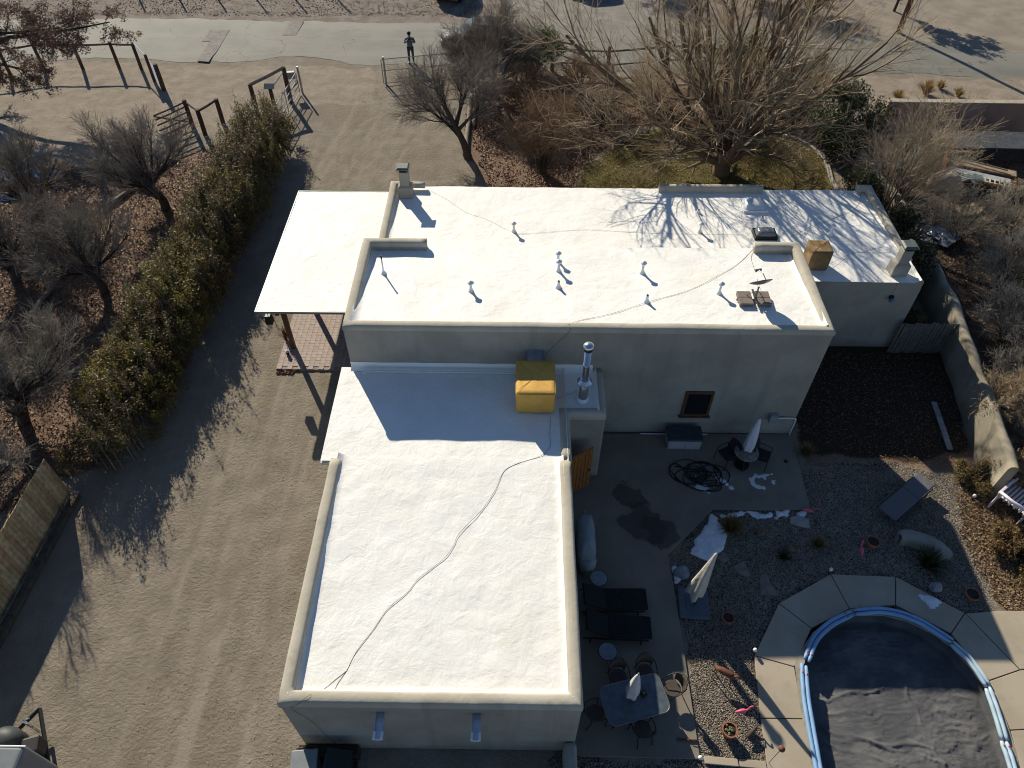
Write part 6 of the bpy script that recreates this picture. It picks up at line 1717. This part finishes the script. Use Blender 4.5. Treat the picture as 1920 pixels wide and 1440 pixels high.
def shrub(name, label, base, r, h, seed, bark, twig, stems=14, dens=(9, 9, 4), group=None, cat='shrub', foliage=None, lean=(0, 0)):
    rg = random.Random(seed)
    paths = []; rad_ = []
    for i in range(stems):
        a = 2 * math.pi * (i + rg.random() * .6) / stems; k = rg.uniform(.25, 1.0)
        ex, ey = math.cos(a) * r * k + lean[0], math.sin(a) * r * k * .9 + lean[1]
        hh = h * rg.uniform(.65, 1.0) * (1.08 - .35 * k)
        paths.append([(math.cos(a) * .1, math.sin(a) * .1, -.05), (ex * .3, ey * .3, hh * .42), (ex * .68, ey * .68, hh * .75), (ex, ey, hh)]); rad_.append((.035, .010))
    return tree(name, label, base, paths, rad_,
                [dict(n=dens[0], length=(.35 * h, .6 * h), ang=(15 * H_, 50 * H_), up=.06, wig=.09, m=5, tmin=.25, rk=.5, rmin=.006), dict(n=dens[1], length=(.16 * h, .34 * h), ang=(15 * H_, 50 * H_), wig=.1, m=4, tmin=.2, rk=.55, rmin=.0048)] +
                ([dict(n=dens[2], length=(.08 * h, .2 * h), ang=(20 * H_, 60 * H_), wig=.12, m=3, tmin=.2, rk=.6, rmin=.0042)] if dens[2] else []),
                bark, twig, seed, group, foliage, cat, 1)
drybrown = leafmat('dry_brown_leaf', (.085, .042, .022), (.19, .105, .055), .25)
drytan = leafmat('dry_tan_leaf', (.16, .115, .055), (.30, .225, .12), .25)
shrub('bare_shrub', 'large round brown twiggy shrub right of the leaning dark tree', (1.2, 32.2), 1.7, 3.3, 41, darkbark, redtwig, 22, (8, 9, 4))
shrub('bare_shrub', 'brown twiggy shrub at the base of the roadside trees', (.4, 37.8), 1.6, 2.4, 42, darkbark, redtwig, 16, (8, 8, 3), None, 'shrub', (1800, .06, drybrown, .05))
shrub('bare_shrub', 'sparse brown shrub between the small pruned tree and roadside fence', (3.4, 39.8), 1.8, 2.2, 43, darkbark, redtwig, 14, (8, 8, 3), None, 'shrub', (900, .06, drybrown, .05))
shrub('bare_shrub', 'low tan shrub under the right limbs of the biggest tree', (7.2, 38.5), 1.9, 2.4, 44, tanbark, tantwig, 14, (8, 8, 3))
shrub('bare_shrub', 'tan twiggy shrub behind the biggest tree trunk', (10.6, 37.6), 1.8, 2.6, 45, tanbark, tantwig, 14, (8, 8, 3))
tree('pruned_tree', 'small pruned tree with stub trunk left of the lawn', (4.5, 36.9), [[(0, 0, -.1), (.05, 0, .7), (-.02, 0, 1.6)], [(0, 0, .8), (-.5, 0, 1.3), (-1.2, .1, 1.7)], [(0, 0, 1.0), (.5, -.1, 1.5), (1.1, -.2, 1.9)], [(0, 0, 1.1), (.1, .4, 1.8), (.1, .6, 2.6)], [(0, 0, .5), (-.3, -.2, .9), (-.7, -.4, 1.3)]],
     [(.17, .12), (.07, .02), (.08, .02), (.07, .02), (.04, .015)], [dict(n=9, length=(.9, 1.7), ang=(15 * H_, 50 * H_), up=.05, wig=.1, m=5, tmin=.35, rk=.5), dict(n=8, length=(.4, .9), ang=(15 * H_, 50 * H_), wig=.1, m=4, tmin=.2, rk=.5, rmin=.006)], darkbark, greytwig, 51)
# left row of dark bare trees
def fruit(label, base, s, seed, lean=(0, 0), twig=None):
    a, b = lean; r_ = random.Random(seed)
    top = (a * .7, b * .5, 1.0 * s)
    paths = [[(0, 0, -.1), (.12 * s + a * .2, 0, .45 * s), top]]; radii = [(.19 * s, .14 * s)]
    for i in range(9):
        az = 2 * math.pi * (i + r_.random() * .5) / 9; el = r_.uniform(.5, 1.15) if i < 7 else 1.4; L_ = r_.uniform(1.7, 2.4) * s
        e = (top[0] + math.cos(az) * math.cos(el) * L_, top[1] + math.sin(az) * math.cos(el) * L_, top[2] + math.sin(el) * L_)
        m_ = tuple(top[k] + (e[k] - top[k]) * .5 for k in range(3)); paths.append([top, (m_[0], m_[1], m_[2] - .12 * s), e]); radii.append((.075 * s, .025 * s))
    return tree('bare_tree', label, base, paths, radii,
                [dict(n=8, length=(.9 * s, 1.7 * s), ang=(18 * H_, 50 * H_), up=.13, wig=.08, m=6, tmin=.18, rk=.5, out=.2), dict(n=11, length=(.55 * s, 1.2 * s), ang=(14 * H_, 45 * H_), up=.08, wig=.09, m=5, tmin=.12, rk=.5, rmin=.0062), dict(n=6, length=(.25 * s, .6 * s), ang=(18 * H_, 50 * H_), up=.04, wig=.11, m=4, tmin=.15, rk=.55, rmin=.0045)],
                darkbark, twig or darktwig, seed)
fruit('round dark bare tree beside the timber farm gate', (-16.4, 28.8), 1.15, 61, (-.5, .2))
fruit('dark bare tree beside the long grey log at left', (-17.0, 22.9), 1.0, 62, (-.3, .2))
fruit('grey bare tree above the board fence at the left edge', (-17.2, 16.0), 1.12, 63, (.5, .3), greytwig)
fruit('bare tree at the far left edge beyond the long grey log', (-21.0, 23.6), 1.05, 64, (.2, .2))
fruit('bare tree standing behind the board fence top end', (-16.6, 12.4), .9, 65, (.1, .3), greytwig)
fruit('bare tree at the left edge below the blue tarp', (-21.8, 27.8), .95, 66, (.1, .2))
shrub('bare_shrub', 'low grey thicket behind the board fence', (-17.0, 9.6), 1.3, 1.5, 67, darkbark, greytwig, 16, (7, 7, 3))
shrub('bare_shrub', 'grey twiggy thicket under the left bare trees', (-19.4, 25.9), 1.5, 1.9, 68, darkbark, darktwig, 16, (7, 7, 3))
# big tree at the upper left with dead leaves
tree('leafy_tree', 'tree with rust brown dead leaves reaching in at the upper left corner', (-30.2, 39.6), [[(0, 0, -.1), (.2, 0, 1.6), (.4, .1, 3.2), (.6, .2, 5.4)], [(.2, 0, 1.8), (2.2, .2, 3.0), (4.2, .2, 3.3), (6.6, 0, 3.7), (8.6, .2, 4.0)], [(.3, 0, 2.4), (1.8, -.8, 3.6), (4.2, -1.2, 4.0), (6.8, -1.6, 4.4)], [(.4, .1, 3), (1.8, 1.0, 4.4), (4.0, 2.2, 5.4), (6.2, 3.0, 6.0)], [(.4, 0, 3.4), (-1, .5, 4.6), (-2.4, 1, 6)], [(.3, 0, 2.0), (2.2, -1.8, 2.8), (4.4, -3.2, 3.2), (5.8, -4.0, 3.3)]],
     [(.30, .12), (.15, .03), (.13, .03), (.14, .03), (.12, .03), (.11, .03)],
     [dict(n=17, length=(1.2, 2.6), ang=(25 * H_, 70 * H_), up=.03, wig=.1, m=6, tmin=.3, rk=.45), dict(n=9, length=(.5, 1.2), ang=(20 * H_, 60 * H_), wig=.12, m=5, tmin=.2, rk=.5, rmin=.006), dict(n=4, length=(.2, .5), ang=(20 * H_, 60 * H_), wig=.12, m=3, tmin=.2, rk=.5, rmin=.0045)],
     darkbark, darktwig, 71, None, (42000, .062, leafmat('rust_leaf', (.10, .05, .034), (.21, .12, .082), .25), .08))

# evergreen hedge along the drive: one shrub after another
hleaf = [leafmat('hedge_leaf', (.080, .070, .022), (.190, .152, .046), .3, (.140, .090, .040)), leafmat('hedge_leaf_yellow', (.115, .103, .024), (.275, .222, .055), .3, (.165, .105, .04)), leafmat('hedge_leaf_brown', (.080, .062, .024), (.165, .125, .048), .3, (.115, .072, .034))]
def blob(label, name, base, rx, ry, h, n, size, m, seed, group=None, cat='shrub', twig=None, nclump=26, asp=1.6, stems=8, lo=.25):
    rg = np.random.default_rng(seed)
    t = thing(name, label, cat, (base[0], base[1], 0), 0, group)
    # foliage clumps scattered through the crown volume
    u = unit(rg.normal(size=(nclump, 3))); rr_ = rg.random(nclump) ** .45
    C = u * rr_[:, None] * np.array([rx, ry, h * .5]) * .86 + np.array([base[0], base[1], h * .52])
    C[:, 2] = np.maximum(C[:, 2], h * .12)
    k = rg.integers(0, nclump, n); cr = rg.uniform(.6, 1.25, nclump) * (rx + ry + h * .5) / 3 * .36
    v = unit(rg.normal(size=(n, 3))); q_ = rg.random(n) ** .38
    pts = C[k] + v * (q_ * cr[k])[:, None]
    pts = pts[pts[:, 2] > .04]
    nrm = unit(pts - np.array([base[0], base[1], h * .3]))
    V, F = leaves(pts, size, rg, asp, .3, nrm)
    np_obj('crown', V, F, m, t)
    paths = []; rad_ = []
    for i in range(stems):
        e = C[rg.integers(0, nclump)]
        paths.append([(base[0] + rg.normal() * .1, base[1] + rg.normal() * .1, -.05), tuple((e - np.array([base[0], base[1], 0])) * np.array([.4, .4, .5]) + np.array([base[0], base[1], 0])), tuple(e)]); rad_.append((.04, .01))
    P, R = poly(paths, rad_); L2 = branch(P, R, rg=rg, n=14, length=(.4, .9), ang=(.3, .9), up=.1, m=4, rk=.5)
    V, F = merge([tubes(P, R, 5), tubes(*L2, 3)])
    np_obj('trunk', V, F, twig or darkbark, t, True)
    return t
hp = []
rh = random.Random(4)
for i in range(14):
    y = 34.2 - i * 1.45
    hp.append((-12.7 - .055 * i + rh.uniform(-.15, .15), y, rh.uniform(1.25, 1.6), rh.uniform(1.3, 1.6), rh.uniform(2.5, 3.3) * (1 - .035 * max(0, i - 9)), (0, 0, 1, 2, 0, 1, 2, 1, 0, 1, 0, 2, 1, 2)[i]))
hl = ['nearest the pipe gate', 'second from the pipe gate', 'third from the pipe gate', 'brownish fourth one from the pipe gate', 'fifth from the pipe gate', 'golden sixth one from the pipe gate', 'brownish one, level with the carport rear corner', 'golden one, level with the carport middle', 'green one, level with the carport front', 'golden one, level with the brick terrace', 'green one, fourth from the board fence', 'brownish one, third from the board fence', 'golden one, second from the board fence', 'last and lowest, nearest the board fence']
def hedge_shrub(label, base, rx, ry, h, n, size, m, seed):
    rg = np.random.default_rng(seed)
    t = thing('hedge_shrub', label, 'shrub', (base[0], base[1], 0), 0, 'hedge shrubs along the drive')
    nc = 85
    C = np.stack([base[0] + rg.uniform(-rx, rx, nc), base[1] + rg.uniform(-ry, ry, nc), np.zeros(nc)], 1)
    e = 1 - .45 * np.abs((C[:, 0] - base[0]) / rx) ** 2.5
    C[:, 2] = h * e * (.12 + .88 * rg.random(nc) ** .55) * rg.uniform(.75, 1.12, nc)
    cr = rg.uniform(.16, .42, nc)
    # upright leafy shoots break the outline
    ns = 26
    S = np.stack([base[0] + rg.uniform(-rx, rx, ns) * .8, base[1] + rg.uniform(-ry, ry, ns), np.full(ns, h * .55)], 1)
    D = np.stack([rg.normal(0, .25, ns), rg.normal(0, .25, ns), rg.uniform(.35, .75, ns) * h], 1)
    k = rg.integers(0, nc, n); v = unit(rg.normal(size=(n, 3))); v[:, 2] *= 1.25
    pts = C[k] + v * (rg.random(n) ** .4 * cr[k])[:, None]
    j = rg.integers(0, ns, n // 7); pts = np.concatenate([pts, S[j] + D[j] * rg.random((n // 7, 1)) + rg.normal(size=(n // 7, 3)) * .06])
    pts = pts[pts[:, 2] > .05]
    V, F = leaves(pts, size, rg, 1.7, .3, unit(pts - np.array([base[0], base[1], h * .3])))
    np_obj('crown', V, F, m, t)
    P = np.stack([S * np.array([1, 1, 0]), S * np.array([1, 1, .6]) , S, S + D * .5, S + D], 1); R = np.tile(np.array([.022, .018, .014, .009, .005]), (ns, 1))
    L2 = branch(P, R, rg=rg, n=9, length=(.35, .9), ang=(.3, .9), up=.1, m=4, rk=.6)
    V, F = merge([tubes(P, R, 4), tubes(*L2, 3)])
    np_obj('trunk', V, F, darktwig, t, True)
for i, (x, y, rx, ry, h, mi) in enumerate(hp):
    hedge_shrub('yellow green hedge shrub along the drive, ' + hl[i], (x, y), rx * .95, ry * .85, h * .82, 12500, .054, hleaf[mi], 80 + i)
# evergreens on the right
eg = leafmat('dark_evergreen', (.026, .036, .013), (.072, .085, .030), .2)
eg2 = leafmat('olive_evergreen', (.065, .072, .020), (.16, .15, .048), .25)
eg3 = leafmat('bright_juniper', (.055, .090, .018), (.14, .18, .045), .2)
blob('bright green round juniper beside the roadside dark tree', 'juniper', (1.0, 42.7), 1.6, 1.4, 2.9, 11000, .06, eg3, 101, None, 'shrub', None, 22, 2.4)
blob('olive evergreen behind the biggest tree near the roadside fence', 'juniper', (13.0, 42.0), 1.9, 1.5, 3.0, 9000, .065, eg2, 102, None, 'shrub', None, 22, 2.4)
blob('tall dark evergreen right of the lawn behind pale twigs', 'evergreen_shrub', (15.9, 33.4), 1.9, 1.9, 4.2, 16000, .07, eg, 103, None, 'shrub', None, 34, 2.0)
blob('olive evergreen above the lawn right edge', 'evergreen_shrub', (14.6, 37.4), 2.2, 1.8, 3.4, 12000, .07, eg2, 104, None, 'shrub', None, 28, 2.0)
blob('broadleaf evergreen between rear parapet and boundary wall', 'evergreen_shrub', (15.75, 24.4), 1.15, 2.0, 2.9, 12000, .07, leafmat('glossy_evergreen', (.022, .026, .012), (.075, .065, .032), .2, None, .35), 105, None, 'shrub', None, 28, 1.7)
blob('dark evergreen at the rear corner of the boundary wall', 'evergreen_shrub', (15.6, 28.8), 1.0, 1.4, 2.2, 7000, .07, eg, 106, None, 'shrub', None, 20, 1.8)
blob('yellowing grass clump at the house corner by the plank gate', 'grass_clump', (15.3, 21.4), .8, .8, .9, 3500, .08, leafmat('straw_green', (.11, .085, .025), (.26, .19, .07), .3), 107, None, 'grass', None, 12, 4.0)
shrub('bare_shrub', 'pale bare shrub rising over the rear right roof corner', (16.0, 27.4), 2.2, 5.0, 110, tanbark, tantwig, 13, (7, 8, 3), None, 'shrub', None, (.9, .4))
shrub('bare_shrub', 'grey bare thicket between lawn evergreen and pink wall', (18.0, 30.4), 1.7, 3.4, 111, darkbark, greytwig, 9, (6, 6, 3), None, 'shrub', None, (.6, 0))
# neighbour thicket
nb = [(19.6, 27.0, 2.0, 2.6), (22.2, 27.6, 2.0, 2.0), (25.2, 29.0, 2.0, 2.4), (20.2, 23.8, 2.1, 2.6), (22.8, 25.0, 2.2, 2.8), (18.9, 20.6, 1.8, 2.4), (21.4, 20.6, 2.1, 2.6), (18.4, 17.6, 1.6, 2.2), (20.4, 17.4, 1.9, 2.4), (17.6, 15.0, 1.3, 1.8), (19.4, 14.4, 1.6, 2.0), (25.6, 25.4, 2.2, 3.2), (26.6, 32.6, 1.4, 3.0)]
nl = ['near the crumpled sheet metal', 'below the flatbed trailer', 'right of the flatbed trailer', 'beside the wall bend behind the rear roof', 'at the right edge level with the rear roof', 'behind the wall beside the plank gate', 'at the right edge level with the plank gate', 'behind the wall beside the fallen plank', 'at the right edge level with the fallen plank', 'at the near end of the boundary wall', 'at the right edge above the white chair', 'far right beyond the plywood', 'tall one against the pink wall']
for i, (x, y, r, h) in enumerate(nb):
    shrub('bare_shrub', 'grey bare brush in the neighbour yard, ' + nl[i], (x, y), r, h * .85, 120 + i, tanbark, greytwig, 15, (8, 8, 3), 'grey brush in the neighbour yard')
# dry leafy brush by the pool deck
dl = leafmat('dry_olive_leaf', (.11, .085, .032), (.24, .185, .075), .3, (.17, .10, .045))
for i, (x, y, r, h, lab) in enumerate(((16.2, 10.9, 1.1, 1.1, 'nearest the pool deck corner'), (15.1, 11.6, .8, .7, 'left of the white chair'), (16.6, 12.3, 1.0, 1.2, 'right of the white chair'), (15.0, 14.0, .7, .7, 'at the foot of the boundary wall end'), (15.4, 10.2, .8, .6, 'lowest one at the deck edge'))):
    blob('dry tan leafy brush, ' + lab, 'dry_brush', (x, y), r, r, h, 5200, .05, dl, 140 + i, 'dry leafy brush by the pool', 'shrub', tanbark, 20, 1.7, 10)
for i, (x, y, r, h, lab) in enumerate(((15.9, 14.1, .7, .9, 'hiding the near end of the boundary wall'), (16.6, 16.4, .7, 1.5, 'leaning over the boundary wall by the fallen plank'), (17.1, 13.6, .9, 1.3, 'behind the near end of the boundary wall'))):
    shrub('bare_shrub', 'tan dry brush ' + lab, (x, y), r, h * 1.3, 170 + i, tanbark, tantwig, 14, (8, 7, 3), None, 'shrub', (900, .05, drytan, .04))
# small trees at the top edge
tree('leafy_tree', 'small dark leafy tree at the top right edge casting a speckled shadow', (25.4, 52.6), [[(0, 0, -.1), (.05, 0, 1.0), (0, 0, 2.2)], [(0, 0, 1.6), (.6, .1, 2.5), (1.2, .2, 3.4)], [(0, 0, 1.7), (-.6, .2, 2.6), (-1.2, .3, 3.4)], [(0, 0, 1.8), (.1, .5, 2.8), (.2, 1, 3.8)], [(0, 0, 1.6), (0, -.6, 2.5), (.1, -1.2, 3.2)]], [(.10, .07)] + [(.05, .02)] * 4,
     [dict(n=9, length=(.8, 1.6), ang=(.4, 1.1), wig=.1, m=5, tmin=.3, rk=.5), dict(n=8, length=(.3, .7), ang=(.4, 1.1), wig=.1, m=4, tmin=.2, rk=.5)], darkbark, darktwig, 151, None, (5200, .10, eg, .08))
for i, (x, y, lab) in enumerate(((9.5, 55.2, 'brown shrub at the top edge beyond the parking apron'), (16.6, 54.6, 'brown shrub at the top edge above the biggest tree'), (19.6, 52.2, 'tan dry bush at the road corner near the utility pole'))):
    shrub('bare_shrub', lab, (x, y), 2.0, 2.2, 160 + i, darkbark, redtwig, 14, (8, 8, 3), None, 'shrub', (2500, .08, drytan if i == 2 else drybrown, .06))

# grass tufts, yucca, cactus
def tuft(name, label, x, y, r, h, n, m, seed, cat='grass', w=.012, spread=1.0):
    rg = np.random.default_rng(seed)
    a = rg.uniform(0, 6.283, n); k = rg.random(n) ** .7 * spread
    d = np.stack([np.cos(a) * k * r, np.sin(a) * k * r, h * (1.05 - .55 * k ** 2) * rg.uniform(.7, 1.1, n)], 1)
    b = np.stack([np.cos(a) * .06 * r / .4, np.sin(a) * .06 * r / .4, np.zeros(n)], 1)
    s = np.stack([-np.sin(a), np.cos(a), np.zeros(n)], 1) * w
    mid = b + d * np.array([.45, .45, .65]); tip = b + d
    V = np.stack([b - s, b + s, mid + s * .8, mid - s * .8, tip + s * .12, tip - s * .12], 1).reshape(-1, 3)
    F = np.concatenate([np.stack([np.arange(n) * 6 + i for i in (0, 1, 2, 3)], 1), np.stack([np.arange(n) * 6 + i for i in (3, 2, 4, 5)], 1)])
    t = thing(name, label, cat, (x, y, 0))
    o = mesh_obj('blades', np_mesh('blades', V, F), m, t)
    q = MB(); q.lathe([(.09 * r / .4, -.02), (.07 * r / .4, .06), (.02, .1)], (0, 0, 0), 8); q.build('crown', m, t)
    return t
straw = leafmat('straw', (.22, .14, .055), (.40, .28, .12), .3)
yucm = leafmat('yucca_leaf', (.030, .045, .018), (.085, .105, .045), .15)
gold = leafmat('golden_grass', (.14, .10, .03), (.30, .22, .08), .3)
tuft('yucca', 'spiky green yucca in front of the curved garden bench', 12.4, 10.88, .55, .62, 160, yucm, 1, 'yucca', .022)
tuft('grass_tuft', 'golden ornamental grass beside the largest snow patch', 6.71, 12.08, .45, .5, 260, gold, 2)
tuft('grass_tuft', 'small golden grass tuft in the middle of the shaded gravel', 9.28, 11.52, .28, .35, 160, gold, 3)
tuft('cactus', 'small dark spiky plant beside brown rock in shaded gravel', 8.14, 11.1, .26, .3, 120, yucm, 4, 'cactus')
tuft('grass_tuft', 'largest straw tuft on the verge above the pink wall', 23.25, 40.81, .6, .8, 260, straw, 5, w=.02)
tuft('grass_tuft', 'small straw tuft on the verge, nearer the road', 24.32, 41.48, .4, .5, 140, straw, 6, w=.02)
tuft('grass_tuft', 'right hand straw tuft on the verge above the pink wall', 25.02, 40.59, .4, .5, 140, straw, 7, w=.02)
tuft('grass_tuft', 'brown tuft at the left end of the pink wall', 21.47, 40.15, .5, .5, 160, straw, 8, w=.02)
tuft('grass_tuft', 'straw clump beside the open pipe gate', -13.94, 38.32, .45, .7, 200, straw, 9, w=.016)
tuft('grass_tuft', 'dry weed clump at the patio right corner', 9.82, 15.06, .4, .4, 160, gold, 10, w=.01)
tuft('grass_tuft', 'red brown dry stalks beside the carport post', -8.87, 20.16, .16, .8, 60, leafmat('red_stalk', (.10, .035, .02), (.18, .07, .04), .2), 11, w=.014)

# lawn
LP = [(2.83, 31.7), (4.59, 34.2), (6.15, 36.1), (9.32, 36.49), (13.97, 35.69), (15.29, 34.14), (15.3, 31.45), (14.67, 29), (2.7, 28.8)]
lx = [p[0] for p in LP]; ly = [p[1] for p in LP]
def scatter(n, polyg, rg, thr=None, sc_=1.0):
    P = np.array(polyg); a0, a1 = P.min(0), P.max(0); out = []
    x = rg.uniform(a0[0], a1[0], n * 3); y = rg.uniform(a0[1], a1[1], n * 3)
    ok = inpoly(x + (fbm(x, y, 5) - .47) * .8, y + (fbm(x, y, 9) - .47) * .8, polyg)
    if thr is not None: ok &= fbm(x * sc_, y * sc_, 17) + rg.random(len(x)) * .3 > thr
    return x[ok][:n], y[ok][:n]
rg = np.random.default_rng(201)
x, y = scatter(60000, LP, rg, .42, .5); n = len(x)
a = rg.uniform(0, 6.283, n); hh = rg.uniform(.03, .09, n); le = rg.uniform(.0, .06, n); w_ = .012
V = np.stack([np.stack([x - np.sin(a) * w_, y + np.cos(a) * w_, np.zeros(n)], 1), np.stack([x + np.sin(a) * w_, y - np.cos(a) * w_, np.zeros(n)], 1), np.stack([x + np.cos(a) * le, y + np.sin(a) * le, hh], 1)], 1).reshape(-1, 3)
g = np_obj('lawn_grass', V, np.arange(n * 3).reshape(-1, 3), leafmat('lawn_blade', (.085, .085, .022), (.22, .185, .06), .3, (.23, .17, .07)))
tag(g, 'yellow green winter lawn behind the house', 'grass', None, 'stuff')
# stone edging of the lawn
ed = smooth_path([(*(12.2, 36.65), 0), (*(14.27, 35.81), 0), (*(15.23, 34.65), 0), (*(15.5, 33.13), 0), (*(15.35, 31.45), 0), (15.6, 29.2, 0)], 8)
t = thing('lawn_edging', 'curved pale concrete edging along the right side of the lawn', 'edging', (14.5, 31, 0))
for a, b_ in zip(ed[:-1:2], ed[2::2]):
    d_ = (b_ - a)[:2]; L_ = np.linalg.norm(d_); q = MB(); q.box(((a[0] + b_[0]) / 2 - 14.5, (a[1] + b_[1]) / 2 - 31, .05), (L_ * .96, .16, .14), math.atan2(d_[1], d_[0])); q.build('edging_block', flag2, t, bevel=.012)

# fallen leaves
def litter_leaves(name, label, n, polyg, m, size, seed, thr=.45):
    rg = np.random.default_rng(seed); x, y = scatter(n, polyg, rg, thr, .8); n = len(x)
    C = np.stack([x, y, rg.uniform(.015, .05, n)], 1)
    V, F = leaves(C, size, rg, 1.3, 1.6); o = np_obj(name, V, F, m)
    return tag(o, label, 'leaves', None, 'stuff')
lit1 = leafmat('fallen_leaf', (.10, .050, .028), (.27, .155, .095), .1)
lit2 = leafmat('fallen_leaf_pale', (.15, .095, .055), (.36, .25, .15), .1)
litter_leaves('fallen_leaves', 'fallen reddish brown leaves under the left bare trees', 42000, [(-28.3, 30.92), (-22.86, 32.21), (-17.36, 33.3), (-14.03, 36.29), (-13.34, 29.38), (-13.32, 21.3), (-13.81, 17.35), (-13.52, 14.06), (-14.88, 13.51), (-15.25, 12.39), (-17.86, 11.59)], lit1, .07, 301)
litter_leaves('fallen_leaves', 'fallen brown leaves around the bare trees behind the house', 32000, [(-2.93, 42.02), (1.76, 42.11), (9.44, 41.26), (15.23, 39.78), (19.4, 36.9), (17.73, 31.73), (15.9, 32.17), (15.58, 34.4), (14.03, 35.97), (9.37, 36.83), (6.22, 36.77), (3.13, 32.42), (2.2, 28.79), (-1.26, 28.73), (-1.95, 33.32), (-2.93, 36.49)], lit1, .08, 302)
litter_leaves('fallen_leaves', 'fallen leaves in the dark side yard by the plank gate', 4500, [(9.6, 15.9), (9.6, 19.9), (16.2, 19.8), (15.5, 15.0), (12.5, 14.6)], lit1, .045, 303, .3)
litter_leaves('fallen_leaves', 'dry tan leaves under the brush by the pool deck', 12000, [(14.55, 14.25), (18.41, 14.96), (15.64, 9.28), (14.07, 9.5), (13.8, 11.11)], lit2, .05, 304, .2)
litter_leaves('fallen_leaves', 'scattered fallen leaves on the lawn', 2500, LP, lit2, .07, 305, .3)
litter_leaves('fallen_leaves', 'leaf heap at the corner of the brick terrace', 700, [(-9.02, 18.74), (-8.24, 18.81), (-8.07, 18.48), (-8.85, 18.42)], lit1, .06, 306, .0)
litter_leaves('fallen_leaves', 'dead leaves and debris in the neighbour yard', 12000, [(17.2, 13.5), (28, 13), (28, 34), (17.3, 34)], lit2, .07, 307, .4)

# pebbles
def pebbles(name, label, n, polyg, m, s0, s1, seed, thr=None, z=.0):
    rg = np.random.default_rng(seed); x, y = scatter(n, polyg, rg, thr, .8); n = len(x)
    s = rg.uniform(s0, s1, (n, 1, 1)) * rg.uniform(.7, 1.3, (n, 1, 3)); s[:, :, 2] *= .7
    O = np.array([[1, 0, 0], [0, 1, 0], [-1, 0, 0], [0, -1, 0], [0, 0, 1], [0, 0, -1]], float)
    a = rg.uniform(0, 6.283, n); c_, s_ = np.cos(a), np.sin(a)
    R = np.zeros((n, 3, 3)); R[:, 0, 0] = c_; R[:, 0, 1] = -s_; R[:, 1, 0] = s_; R[:, 1, 1] = c_; R[:, 2, 2] = 1
    V = np.einsum('nij,nkj->nki', R, O[None] * s) + np.stack([x, y, np.full(n, z) + s[:, 0, 2] * .35], 1)[:, None, :]
    T = np.array([[0, 1, 4], [1, 2, 4], [2, 3, 4], [3, 0, 4], [1, 0, 5], [2, 1, 5], [3, 2, 5], [0, 3, 5]])
    F = (np.arange(n)[:, None, None] * 6 + T[None]).reshape(-1, 3)
    o = np_obj(name, V.reshape(-1, 3), F, m); return tag(o, label, 'gravel', None, 'stuff')
pebm = mat('pebble', (.245, .21, .168), .85, .2, 3, island=.45)
YARD = [(9.52, 14.57), (13.01, 14.4), (14.6, 13.93), (13.81, 9.55), (12.93, 9.42), (11.33, 10.55), (9.42, 10.61), (7.63, 9.66), (6.6, 8.11), (6.44, 6.43), (6.38, 5.38), (4.71, 5.43), (4.72, 9.62), (4.68, 11.06), (6.32, 12.69), (9.35, 12.74)]
pebbles('gravel', 'mixed grey and tan gravel between patio and pool deck', 60000, YARD, pebm, .010, .024, 401)
pebbles('gravel', 'dark gravel strip below the kerb at the bottom', 6000, [(1.8, 3.2), (6.3, 3.0), (6.3, 5.2), (1.8, 5.35)], pebm, .014, .032, 402)
pebbles('gravel', 'loose small stones on the dirt drive', 5000, [(-12, 3), (-5.6, 3), (-5.6, 12), (-5.9, 18.5), (-9.2, 18.5), (-9.2, 27), (-5, 27), (-3.5, 34), (-8, 41), (-12, 36), (-11.5, 20), (-13.5, 12), (-13.5, 3)], mat('drive_stone', (.33, .29, .24), .9, .2, 3, island=.4), .006, .018, 403, .3)
pebbles('gravel', 'roadside gravel across the road', 7000, [(-34, 50.8), (-3, 51.2), (-3, 57), (-34, 57)], mat('road_stone', (.17, .14, .115), .9, .2, 3, island=.5), .02, .05, 404, .3)
